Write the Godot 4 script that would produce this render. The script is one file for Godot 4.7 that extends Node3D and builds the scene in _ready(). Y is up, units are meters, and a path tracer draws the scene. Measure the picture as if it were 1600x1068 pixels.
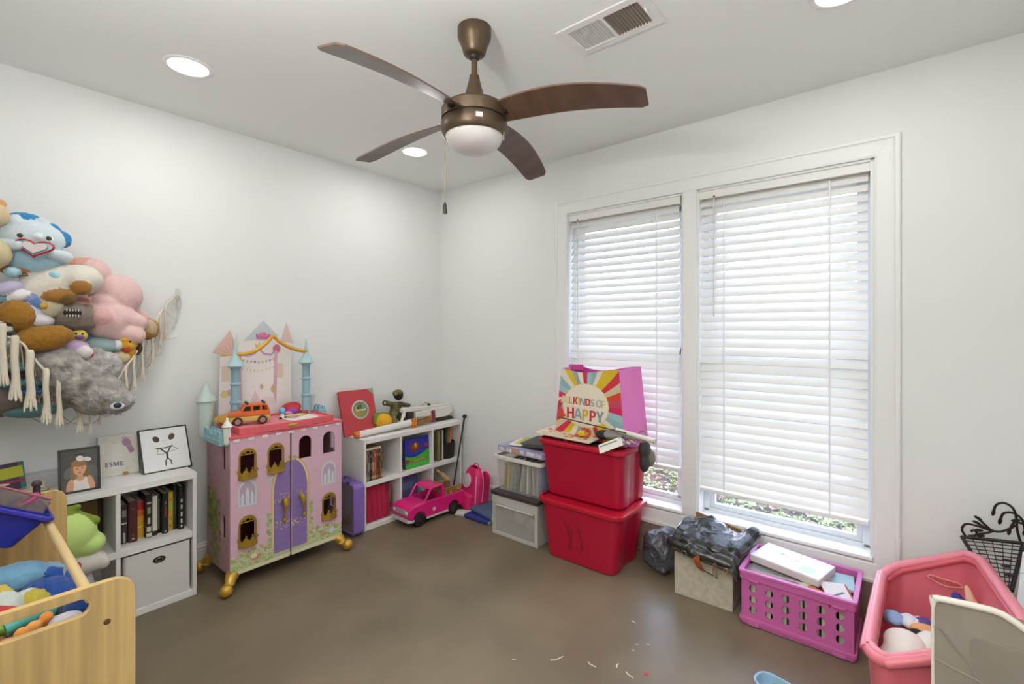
extends Node3D
# A corner playroom: x runs along the window wall, z along the wall with the shelves towards the door, y up; metres.

const W := 3.46
const D := 3.0
const H := 2.44

class B:   # collects triangles of one mesh
	var v := PackedVector3Array()
	var n := PackedVector3Array()
	var u := PackedVector2Array()
	var c := PackedColorArray()
	var x := Transform3D()
	var col := Color.WHITE
	func at(t: Transform3D) -> B:
		x = t
		return self
	func mv(px: float, py: float, pz: float, ry := 0.0, rx := 0.0, rz := 0.0) -> B:
		x = Transform3D(Basis.from_euler(Vector3(deg_to_rad(rx), deg_to_rad(ry), deg_to_rad(rz))), Vector3(px, py, pz))
		return self
	func paint(k: Color) -> B:
		col = k.srgb_to_linear()
		return self
	func tri(a: Vector3, b: Vector3, d: Vector3, na: Vector3, nb: Vector3, nd: Vector3, ua := Vector2.ZERO, ub := Vector2.ZERO, ud := Vector2.ZERO):
		var cr := (b - a).cross(d - a)
		if cr.length_squared() < 1e-18: return
		if cr.dot(na + nb + nd) > 0.0:
			var t := b; b = d; d = t
			t = nb; nb = nd; nd = t
			var s := ub; ub = ud; ud = s
		v.append(x * a); v.append(x * b); v.append(x * d)
		n.append((x.basis * na).normalized()); n.append((x.basis * nb).normalized()); n.append((x.basis * nd).normalized())
		u.append(ua); u.append(ub); u.append(ud)
		for i in 3: c.append(col)
	func quad(a: Vector3, b: Vector3, d: Vector3, e: Vector3, nn := Vector3.ZERO):   # a b d e around; uv: a(0,1) b(1,1) d(1,0) e(0,0)
		var f := (d - a).cross(e - b).normalized() if nn == Vector3.ZERO else nn
		tri(a, b, d, f, f, f, Vector2(0, 1), Vector2(1, 1), Vector2(1, 0))
		tri(a, d, e, f, f, f, Vector2(0, 1), Vector2(1, 0), Vector2(0, 0))
	func out_quad(a: Vector3, b: Vector3, d: Vector3, e: Vector3, from: Vector3):   # flat, facing away from a point
		var f := (d - a).cross(e - b).normalized()
		if f.dot((a + b + d + e) * 0.25 - from) < 0: f = -f
		quad(a, b, d, e, f)
	func hexa(p: Array):   # eight corners: bottom four around, top four around
		var m := Vector3.ZERO
		for q in p: m += q / 8.0
		out_quad(p[0], p[1], p[2], p[3], m); out_quad(p[4], p[5], p[6], p[7], m)
		for i in 4: out_quad(p[i], p[(i + 1) % 4], p[4 + (i + 1) % 4], p[4 + i], m)
	func box(cx: float, cy: float, cz: float, sx: float, sy: float, sz: float, bv := 0.003) -> B:   # chamfered
		var h := Vector3(sx, sy, sz) * 0.5
		var o := Vector3(cx, cy, cz)
		bv = minf(bv, minf(h.x, minf(h.y, h.z)) * 0.6)
		if bv <= 0.0002:
			for ax in 3:
				for s in [-1.0, 1.0]:
					var nn := Vector3.ZERO; nn[ax] = s
					var b1 := (ax + 1) % 3
					var b2 := (ax + 2) % 3
					var q := []
					for k in [[-1, -1], [1, -1], [1, 1], [-1, 1]]:
						var p := Vector3.ZERO
						p[ax] = s * h[ax]; p[b1] = k[0] * h[b1]; p[b2] = k[1] * h[b2]
						q.append(o + p)
					quad(q[0], q[1], q[2], q[3], nn)
			return self
		var i := h - Vector3.ONE * bv
		for ax in 3:
			var b1 := (ax + 1) % 3
			var b2 := (ax + 2) % 3
			for s in [-1.0, 1.0]:
				var nn := Vector3.ZERO; nn[ax] = s
				var q := []
				for k in [[-1, -1], [1, -1], [1, 1], [-1, 1]]:
					var p := Vector3.ZERO
					p[ax] = s * h[ax]; p[b1] = k[0] * i[b1]; p[b2] = k[1] * i[b2]
					q.append(o + p)
				quad(q[0], q[1], q[2], q[3], nn)
				for t in [-1.0, 1.0]:   # chamfer between faces ax=s and b1=t
					var p0 := Vector3.ZERO; p0[ax] = s * h[ax]; p0[b1] = t * i[b1]; p0[b2] = -i[b2]
					var p1 := p0; p1[b2] = i[b2]
					var p2 := Vector3.ZERO; p2[ax] = s * i[ax]; p2[b1] = t * h[b1]; p2[b2] = i[b2]
					var p3 := p2; p3[b2] = -i[b2]
					var na := Vector3.ZERO; na[ax] = s
					var nb := Vector3.ZERO; nb[b1] = t
					tri(o + p0, o + p1, o + p2, na, na, nb); tri(o + p0, o + p2, o + p3, na, nb, nb)
		for sx2 in [-1.0, 1.0]:
			for sy2 in [-1.0, 1.0]:
				for sz2 in [-1.0, 1.0]:
					var s := Vector3(sx2, sy2, sz2)
					var a := Vector3(h.x, i.y, i.z) * s
					var b := Vector3(i.x, h.y, i.z) * s
					var d := Vector3(i.x, i.y, h.z) * s
					tri(o + a, o + b, o + d, Vector3(s.x, 0, 0), Vector3(0, s.y, 0), Vector3(0, 0, s.z))
		return self
	func surf(nu: int, nv: int, f: Callable, flip := false):   # smooth parametric sheet, f(u, v) -> Vector3
		var p := []
		for i in nu + 1:
			var r := PackedVector3Array()
			for j in nv + 1: r.append(f.call(float(i) / nu, float(j) / nv))
			p.append(r)
		sheet(p, flip)
	func sheet(p: Array, flip := false):
		var nu := p.size() - 1
		var nv: int = p[0].size() - 1
		var cu: bool = p[0][0].distance_to(p[nu][0]) < 1e-6 and p[0][nv].distance_to(p[nu][nv]) < 1e-6 and p[0][nv / 2].distance_to(p[nu][nv / 2]) < 1e-6
		var cv: bool = p[0][0].distance_to(p[0][nv]) < 1e-6 and p[nu][0].distance_to(p[nu][nv]) < 1e-6 and p[nu / 2][0].distance_to(p[nu / 2][nv]) < 1e-6
		var ns := []
		for i in nu + 1:
			var r := PackedVector3Array()
			for j in nv + 1:
				var a: Vector3 = p[i + 1][j] if i < nu else (p[1][j] if cu else p[i][j])
				var b: Vector3 = p[i - 1][j] if i > 0 else (p[nu - 1][j] if cu else p[i][j])
				var d: Vector3 = p[i][j + 1] if j < nv else (p[i][1] if cv else p[i][j])
				var e: Vector3 = p[i][j - 1] if j > 0 else (p[i][nv - 1] if cv else p[i][j])
				var q := (a - b).cross(d - e)
				if q.length_squared() < 1e-16:   # a pole
					var jj := 1 if j == 0 else (nv - 1 if j == nv else j)
					var ii := 1 if i == 0 else (nu - 1 if i == nu else i)
					a = p[mini(ii + 1, nu)][jj]; b = p[maxi(ii - 1, 0)][jj]; d = p[ii][mini(jj + 1, nv)]; e = p[ii][maxi(jj - 1, 0)]
					q = (a - b).cross(d - e)
				r.append(-q.normalized() if flip else q.normalized())
			ns.append(r)
		for i in nu:
			for j in nv:
				var ua := Vector2(float(i) / nu, float(j) / nv)
				var ub := Vector2(float(i + 1) / nu, float(j) / nv)
				var uc := Vector2(float(i + 1) / nu, float(j + 1) / nv)
				var ud := Vector2(float(i) / nu, float(j + 1) / nv)
				tri(p[i][j], p[i + 1][j], p[i + 1][j + 1], ns[i][j], ns[i + 1][j], ns[i + 1][j + 1], ua, ub, uc)
				tri(p[i][j], p[i + 1][j + 1], p[i][j + 1], ns[i][j], ns[i + 1][j + 1], ns[i][j + 1], ua, uc, ud)
	func lathe(pr: Array, seg := 24, cr := 0.7) -> B:   # profile of [r, y] from bottom to top, round the y axis; corners sharper than cr stay crisp
		var m := pr.size()
		var sn := []
		for i in m - 1:
			var dr: float = pr[i + 1][0] - pr[i][0]
			var dy: float = pr[i + 1][1] - pr[i][1]
			sn.append(Vector2(dy, -dr).normalized())
		for i in m - 1:
			var n0: Vector2 = sn[i]
			var n1: Vector2 = sn[i]
			if i > 0 and sn[i - 1].dot(sn[i]) > cr: n0 = (sn[i - 1] + sn[i]).normalized()
			if i < m - 2 and sn[i + 1].dot(sn[i]) > cr: n1 = (sn[i + 1] + sn[i]).normalized()
			for k in seg:
				var a0 := TAU * k / seg
				var a1 := TAU * (k + 1) / seg
				var e0 := Vector3(cos(a0), 0, sin(a0))
				var e1 := Vector3(cos(a1), 0, sin(a1))
				var p0: Vector3 = e0 * pr[i][0] + Vector3.UP * pr[i][1]
				var p1: Vector3 = e1 * pr[i][0] + Vector3.UP * pr[i][1]
				var q0: Vector3 = e0 * pr[i + 1][0] + Vector3.UP * pr[i + 1][1]
				var q1: Vector3 = e1 * pr[i + 1][0] + Vector3.UP * pr[i + 1][1]
				var u0 := float(k) / seg
				var u1 := float(k + 1) / seg
				var v0 := 1.0 - float(i) / (m - 1)
				var v1 := 1.0 - float(i + 1) / (m - 1)
				tri(p0, p1, q1, e0 * n0.x + Vector3.UP * n0.y, e1 * n0.x + Vector3.UP * n0.y, e1 * n1.x + Vector3.UP * n1.y, Vector2(u0, v0), Vector2(u1, v0), Vector2(u1, v1))
				tri(p0, q1, q0, e0 * n0.x + Vector3.UP * n0.y, e1 * n1.x + Vector3.UP * n1.y, e0 * n1.x + Vector3.UP * n1.y, Vector2(u0, v0), Vector2(u1, v1), Vector2(u0, v1))
		return self
	func ell(o: Vector3, r: Vector3, seg := 16) -> B:
		var keep := x
		x = x * Transform3D(Basis.from_scale(r), o)
		var pr := []
		for i in seg / 2 + 1:
			var t := -PI / 2 + PI * i / (seg / 2)
			pr.append([cos(t), sin(t)])
		var a := v.size()
		lathe(pr, seg, -1.0)
		var ib := keep.basis.inverse()
		for i in range(a, v.size()):   # normals of a scaled ball
			var l := (x.affine_inverse() * v[i])
			n[i] = (keep.basis * Vector3(l.x / r.x, l.y / r.y, l.z / r.z)).normalized()
		x = keep
		return self
	func tube(pts: Array, rad, seg := 8, closed := false, flat := 1.0) -> B:   # rad: a number or one per point
		var m := pts.size()
		var up := Vector3.UP
		var rings := []
		var t0: Vector3 = (pts[1] - pts[0]).normalized()
		if absf(t0.dot(up)) > 0.9: up = Vector3.RIGHT
		var nrm := (up - t0 * up.dot(t0)).normalized()
		for i in m:
			var a: Vector3 = pts[i - 1] if i > 0 else (pts[m - 1] if closed else pts[i])
			var b: Vector3 = pts[i + 1] if i < m - 1 else (pts[0] if closed else pts[i])
			var t := (b - a).normalized()
			nrm = (nrm - t * nrm.dot(t)).normalized()
			var bi := t.cross(nrm)
			var r: float = rad[i] if rad is Array else rad
			var ring := []
			for k in seg + 1:
				var an := TAU * k / seg
				ring.append([pts[i] + (nrm * cos(an) * flat + bi * sin(an)) * r, (nrm * cos(an) + bi * sin(an) * flat).normalized()])
			rings.append(ring)
		var cnt := m if closed else m - 1
		for i in cnt:
			var A: Array = rings[i]
			var Z: Array = rings[(i + 1) % m]
			for k in seg:
				tri(A[k][0], A[k + 1][0], Z[k + 1][0], A[k][1], A[k + 1][1], Z[k + 1][1]); tri(A[k][0], Z[k + 1][0], Z[k][0], A[k][1], Z[k + 1][1], Z[k][1])
		if not closed:
			for e in [0, m - 1]:
				var tn: Vector3 = (pts[0] - pts[1]).normalized() if e == 0 else (pts[m - 1] - pts[m - 2]).normalized()
				for k in seg: tri(pts[e], rings[e][k][0], rings[e][k + 1][0], tn, tn, tn)
		return self
	static func area(p: PackedVector2Array) -> float:
		var s := 0.0
		for i in p.size(): s += p[i].cross(p[(i + 1) % p.size()])
		return s
	static func inset(p: PackedVector2Array, d: float) -> PackedVector2Array:
		var o := PackedVector2Array()
		var m := p.size()
		for i in m:
			var a := (p[i] - p[(i + m - 1) % m]).normalized()
			var b := (p[(i + 1) % m] - p[i]).normalized()
			var na := Vector2(-a.y, a.x)
			var nb := Vector2(-b.y, b.x)
			var k := (na + nb)
			k = k / maxf(0.4, 1.0 + na.dot(nb))
			o.append(p[i] + k * d)
		return o
	func prism(poly: PackedVector2Array, z0: float, z1: float, bv := 0.0, holes := [], smooth := 0.8) -> B:   # outline in x, y pushed from z0 to z1 (front at z1), with holes
		var P := poly.duplicate()
		if area(P) < 0: P.reverse()
		var rings := [P]
		for h in holes:
			var q: PackedVector2Array = h.duplicate()
			if area(q) > 0: q.reverse()
			rings.append(q)
		var face := []
		for r in rings: face.append(inset(r, bv) if bv > 0 else r)
		var cuts := [-1e3]
		for k in range(1, face.size()):
			var lo := 1e3
			var hi := -1e3
			for q in face[k]: lo = minf(lo, q.y); hi = maxf(hi, q.y)
			cuts.append((lo + hi) / 2.0)
		cuts.sort(); cuts.append(1e3)
		for i in cuts.size() - 1:
			if cuts[i + 1] - cuts[i] < 1e-6: continue
			var parts := [face[0]]
			if holes.size(): parts = Geometry2D.intersect_polygons(face[0], PackedVector2Array([Vector2(-1e3, cuts[i]), Vector2(1e3, cuts[i]), Vector2(1e3, cuts[i + 1]), Vector2(-1e3, cuts[i + 1])]))
			for k in range(1, face.size()):
				var nx := []
				for q in parts: nx.append_array(Geometry2D.clip_polygons(q, face[k]))
				parts = nx
			for q in parts:
				var ix := Geometry2D.triangulate_polygon(q)
				for t in range(0, ix.size(), 3):
					var a: Vector2 = q[ix[t]]; var b: Vector2 = q[ix[t + 1]]; var d: Vector2 = q[ix[t + 2]]
					tri(Vector3(a.x, a.y, z1), Vector3(b.x, b.y, z1), Vector3(d.x, d.y, z1), Vector3.BACK, Vector3.BACK, Vector3.BACK, a, b, d)
					tri(Vector3(a.x, a.y, z0), Vector3(b.x, b.y, z0), Vector3(d.x, d.y, z0), Vector3.FORWARD, Vector3.FORWARD, Vector3.FORWARD, a, b, d)
		for k in rings.size():
			var r: PackedVector2Array = rings[k]
			var f: PackedVector2Array = face[k]
			var m := r.size()
			for i in m:
				var j := (i + 1) % m
				var e := (r[j] - r[i]).normalized()
				var ep := (r[i] - r[(i + m - 1) % m]).normalized()
				var en := (r[(j + 1) % m] - r[j]).normalized()
				var nn := Vector3(e.y, -e.x, 0)
				var ni := (nn + Vector3(ep.y, -ep.x, 0)).normalized() if ep.dot(e) > smooth else nn
				var nj := (nn + Vector3(en.y, -en.x, 0)).normalized() if en.dot(e) > smooth else nn
				var za := z0 + bv
				var zb := z1 - bv
				var a := Vector3(r[i].x, r[i].y, za); var b := Vector3(r[j].x, r[j].y, za)
				var a2 := Vector3(r[i].x, r[i].y, zb); var b2 := Vector3(r[j].x, r[j].y, zb)
				tri(a, b, b2, ni, nj, nj); tri(a, b2, a2, ni, nj, ni)
				if bv > 0:
					var a3 := Vector3(f[i].x, f[i].y, z1); var b3 := Vector3(f[j].x, f[j].y, z1)
					var a0 := Vector3(f[i].x, f[i].y, z0); var b0 := Vector3(f[j].x, f[j].y, z0)
					tri(a2, b2, b3, ni, nj, Vector3.BACK); tri(a2, b3, a3, ni, Vector3.BACK, Vector3.BACK)
					tri(a, b, b0, ni, nj, Vector3.FORWARD); tri(a, b0, a0, ni, Vector3.FORWARD, Vector3.FORWARD)
		return self
	func shell(rings: Array, thick := 0.003):   # a thin-walled tub: closed rings of Vector3 from the bottom up; floor closed, rim rolled in
		var m: int = rings[0].size()
		var all := []
		for r in rings: all.append(r)
		var top: Array = rings[rings.size() - 1]
		var mid := Vector3.ZERO
		for q in top: mid += q / m
		for i in range(rings.size() - 1, -1, -1):
			var rr := []
			var cc := Vector3.ZERO
			for q in rings[i]: cc += q / m
			for q in rings[i]:
				var d: Vector3 = (cc - q); d.y = 0
				rr.append(q + d.normalized() * thick * 1.4 + (Vector3.UP * thick if i == 0 else Vector3.ZERO))
			all.append(rr)
		for i in all.size() - 1:
			var a: Array = all[i]
			var b: Array = all[i + 1]
			for k in m:
				var l := (k + 1) % m
				var inside := i >= rings.size()
				var fn := func(q: int) -> Vector3:
					var w := q % m
					var t: Vector3 = a[(w + 1) % m] - a[(w + m - 1) % m]
					var up: Vector3 = b[w] - a[w]
					var s := t.cross(up).normalized()
					if s.length() < 0.5: s = Vector3.UP
					var away: Vector3 = a[w] - mid; away.y = 0
					if i == rings.size() - 1: return s if s.y >= 0 else -s
					if (s.dot(away) < 0) != inside: s = -s
					return s
				var nk: Vector3 = fn.call(k)
				var nl: Vector3 = fn.call(l)
				var flatk: bool = a[k].distance_to(a[l]) > 0.06
				if flatk:
					var g := (nk + nl).normalized()
					var t2: Vector3 = (a[l] - a[k]).cross(b[k] - a[k]).normalized()
					if t2.dot(g) < 0: t2 = -t2
					nk = t2; nl = t2
				tri(a[k], a[l], b[l], nk, nl, nl, Vector2(float(k) / m, 0), Vector2(float(k + 1) / m, 0), Vector2(float(k + 1) / m, 1))
				tri(a[k], b[l], b[k], nk, nl, nk, Vector2(float(k) / m, 0), Vector2(float(k + 1) / m, 1), Vector2(float(k) / m, 1))
		for e in [0, all.size() - 1]:
			var cc := Vector3.ZERO
			for q in all[e]: cc += q / m
			var nn := Vector3.DOWN if e == 0 else Vector3.UP
			for k in m: tri(cc, all[e][k], all[e][(k + 1) % m], nn, nn, nn)
	func mesh() -> ArrayMesh:
		var a := []
		a.resize(Mesh.ARRAY_MAX)
		a[Mesh.ARRAY_VERTEX] = v; a[Mesh.ARRAY_NORMAL] = n; a[Mesh.ARRAY_TEX_UV] = u; a[Mesh.ARRAY_COLOR] = c
		var m := ArrayMesh.new()
		m.add_surface_from_arrays(Mesh.PRIMITIVE_TRIANGLES, a)
		return m

static func rrect(x0: float, y0: float, x1: float, y1: float, r: float, seg := 5) -> PackedVector2Array:
	var p := PackedVector2Array()
	for k in 4:
		var o := Vector2([x1 - r, x0 + r, x0 + r, x1 - r][k], [y1 - r, y1 - r, y0 + r, y0 + r][k])
		for i in seg + 1:
			var a := PI / 2 * (k + float(i) / seg)
			p.append(o + Vector2(cos(a), sin(a)) * r)
	return p

static func ring(cx: float, y: float, cz: float, sx: float, sz: float, r: float, seg := 4) -> Array:   # a rounded rectangle lying flat
	var o := []
	for q in rrect(cx - sx / 2, cz - sz / 2, cx + sx / 2, cz + sz / 2, r, seg): o.append(Vector3(q.x, y, q.y))
	return o

static func arch(cx: float, y0: float, w: float, h: float, seg := 12) -> PackedVector2Array:   # a round-headed opening
	var p := PackedVector2Array([Vector2(cx - w / 2, y0), Vector2(cx + w / 2, y0)])
	for i in seg + 1:
		var a := PI * i / seg
		p.append(Vector2(cx + cos(a) * w / 2, y0 + h - w / 2 + sin(a) * w / 2))
	return p

static func V(a: float, b: float, d: float) -> Vector3:
	return Vector3(a, b, d)

static func curve(pts: Array, per := 6, closed := false) -> Array:   # a smooth line through points
	var o := []
	var m := pts.size()
	for i in (m if closed else m - 1):
		var a: Vector3 = pts[(i + m - 1) % m] if closed else pts[maxi(i - 1, 0)]
		var b: Vector3 = pts[i]
		var c: Vector3 = pts[(i + 1) % m]
		var d: Vector3 = pts[(i + 2) % m] if closed else pts[mini(i + 2, m - 1)]
		for k in per: o.append(b.cubic_interpolate(c, a, d, float(k) / per))
	if not closed: o.append(pts[m - 1])
	return o

var mats := {}
var texs := {}
var used := {}
var box_meshes := {}

func noise_img(size: int, freq: float, oct: int, lo: float, hi: float, sd: int, ridged := false) -> Image:
	var f := FastNoiseLite.new()
	f.seed = sd; f.frequency = freq; f.fractal_octaves = oct
	if ridged: f.fractal_type = FastNoiseLite.FRACTAL_RIDGED
	var im := f.get_seamless_image(size, size)
	im.convert(Image.FORMAT_L8)
	var d := im.get_data()
	for i in d.size(): d[i] = int(clampf(lerpf(lo, hi, d[i] / 255.0), 0, 1) * 255)
	return Image.create_from_data(size, size, false, Image.FORMAT_L8, d)

func tex(kind: String) -> Texture2D:
	if texs.has(kind): return texs[kind]
	var im: Image
	match kind:
		"fur_n": im = noise_img(256, 0.09, 3, 0, 1, 3)
		"fur": im = noise_img(256, 0.05, 3, 0.72, 1.0, 4)
		"mottle": im = noise_img(256, 0.03, 4, 0.55, 1.1, 8)
		"crumple_n": im = noise_img(256, 0.012, 4, 0, 1, 5, true)
		"leather_n": im = noise_img(256, 0.06, 3, 0, 1, 6)
		"weave_n":
			im = Image.create(64, 64, false, Image.FORMAT_L8)
			for y in 64:
				for x in 64: im.set_pixel(x, y, Color.from_hsv(0, 0, 0.5 + 0.5 * sin(x * TAU / 8.0) * sin(y * TAU / 8.0)))
		"paint_n": im = noise_img(256, 0.05, 2, 0.3, 0.7, 7)
		"floor": im = noise_img(512, 0.006, 5, 0.82, 1.0, 9)
		"floor_r": im = noise_img(512, 0.012, 4, 0.75, 1.0, 10)
		"wood":
			im = Image.create(256, 256, false, Image.FORMAT_L8)
			var f := FastNoiseLite.new(); f.seed = 11; f.frequency = 0.02; f.fractal_octaves = 4
			for y in 256:
				for x in 256:
					var g := f.get_noise_2d(x * 2.4, y * 0.16)
					im.set_pixel(x, y, Color.from_hsv(0, 0, clampf(0.92 + g * 0.17, 0, 1)))
		"card": im = noise_img(256, 0.03, 4, 0.86, 1.0, 12)
		"scuff": im = noise_img(256, 0.015, 5, 0.62, 1.12, 13)
	if kind.ends_with("_n"):
		im.bump_map_to_normal_map({"crumple_n": 14.0, "fur_n": 5.0}.get(kind, 2.0))
	im.generate_mipmaps()
	texs[kind] = ImageTexture.create_from_image(im)
	return texs[kind]

func mat(hex: String, rough := 0.5, o := {}) -> StandardMaterial3D:   # o: tex, n, ns, s (repeats per metre), metal, back, alpha, vc, coat, rim, emit, spec
	var key := hex + str(rough) + str(o)
	if mats.has(key): return mats[key]
	var m := StandardMaterial3D.new()
	m.albedo_color = Color(hex); m.roughness = rough
	m.cull_mode = BaseMaterial3D.CULL_DISABLED
	var s: float = o.get("s", 6.0)
	if o.has("tex") or o.has("n") or o.has("rt"):
		m.uv1_triplanar = true
		m.uv1_scale = Vector3.ONE * s if not o.has("sv") else o.sv
	if o.has("tex"): m.albedo_texture = tex(o.tex)
	if o.has("rt"): m.roughness_texture = tex(o.rt)
	if o.has("n"):
		m.normal_enabled = true; m.normal_texture = tex(o.n); m.normal_scale = o.get("ns", 1.0)
	if o.has("metal"): m.metallic = o.metal
	if o.has("spec"): m.metallic_specular = o.spec
	if o.has("back"):
		m.backlight_enabled = true; m.backlight = Color(o.back)
	if o.has("alpha"):
		m.transparency = BaseMaterial3D.TRANSPARENCY_ALPHA; m.albedo_color.a = o.alpha
	if o.has("vc"): m.vertex_color_use_as_albedo = true
	if o.has("coat"):
		m.clearcoat_enabled = true; m.clearcoat = o.coat; m.clearcoat_roughness = 0.1
	if o.has("rim"):
		m.rim_enabled = true; m.rim = o.rim; m.rim_tint = 0.6
	if o.has("emit"):
		m.emission_enabled = true; m.emission = Color(hex); m.emission_energy_multiplier = o.emit
	mats[key] = m
	return m

func pic(im: Image, rough := 0.6) -> StandardMaterial3D:   # flat print
	var m := StandardMaterial3D.new()
	im.generate_mipmaps()
	m.albedo_texture = ImageTexture.create_from_image(im); m.roughness = rough
	m.cull_mode = BaseMaterial3D.CULL_DISABLED
	return m

func numbered(c: String) -> String:
	if not used.has(c):
		used[c] = 0
		return c
	used[c] += 1
	return "%s_%03d" % [c, used[c]]

func tag(o: Node3D, label: String, cat: String, group := "") -> Node3D:
	o.set_meta("label", label); o.set_meta("category", cat)
	if group: o.set_meta("group", group)
	return o

func thing(called: String, label: String, cat: String, p := Vector3.ZERO, turn := 0.0, group := "") -> Node3D:
	var o := Node3D.new()
	o.name = numbered(called)
	add_child(o)
	o.position = p; o.rotation_degrees.y = turn
	return tag(o, label, cat, group)

func obj(called: String, b: B, m: Material, parent: Node = self) -> MeshInstance3D:
	var o := MeshInstance3D.new()
	o.name = numbered(called) if parent == self else called
	o.mesh = b.mesh(); o.material_override = m
	parent.add_child(o, true)
	return o

func put(called: String, me: Mesh, m: Material, parent: Node, t := Transform3D()) -> MeshInstance3D:   # another copy of a shared mesh
	var o := MeshInstance3D.new()
	o.name = numbered(called) if parent == self else called
	o.mesh = me; o.material_override = m; o.transform = t
	parent.add_child(o, true)
	return o

func solo(called: String, b: B, m: Material, label: String, cat: String, group := "") -> MeshInstance3D:   # a thing that is one mesh, built in place, its origin moved to its base
	var lo := Vector3.ONE * 1e3
	var hi := -lo
	for q in b.v: lo = lo.min(q); hi = hi.max(q)
	var base := Vector3((lo.x + hi.x) / 2, lo.y, (lo.z + hi.z) / 2)
	for i in b.v.size(): b.v[i] -= base
	var o := obj(called, b, m)
	o.position = base
	tag(o, label, cat, group)
	return o

func struct(called: String, b: B, m: Material, label: String, parent: Node = self) -> MeshInstance3D:
	var o := obj(called, b, m, parent)
	if parent == self:
		o.set_meta("kind", "structure"); o.set_meta("label", label)
	return o

func letters(called: String, s: String, size: float, m: Material, parent: Node, t: Transform3D, depth := 0.0012) -> MeshInstance3D:
	var tm := TextMesh.new()
	var f := SystemFont.new(); f.font_names = PackedStringArray(["Droid Sans"]); f.font_weight = 700
	tm.font = f; tm.text = s; tm.font_size = 48; tm.pixel_size = size / 48.0; tm.depth = depth
	return put(called, tm, m, parent, t)

func tf(x: float, y: float, z: float, ry := 0.0, rx := 0.0, rz := 0.0) -> Transform3D:
	return Transform3D(Basis.from_euler(Vector3(deg_to_rad(rx), deg_to_rad(ry), deg_to_rad(rz))), Vector3(x, y, z))

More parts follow.
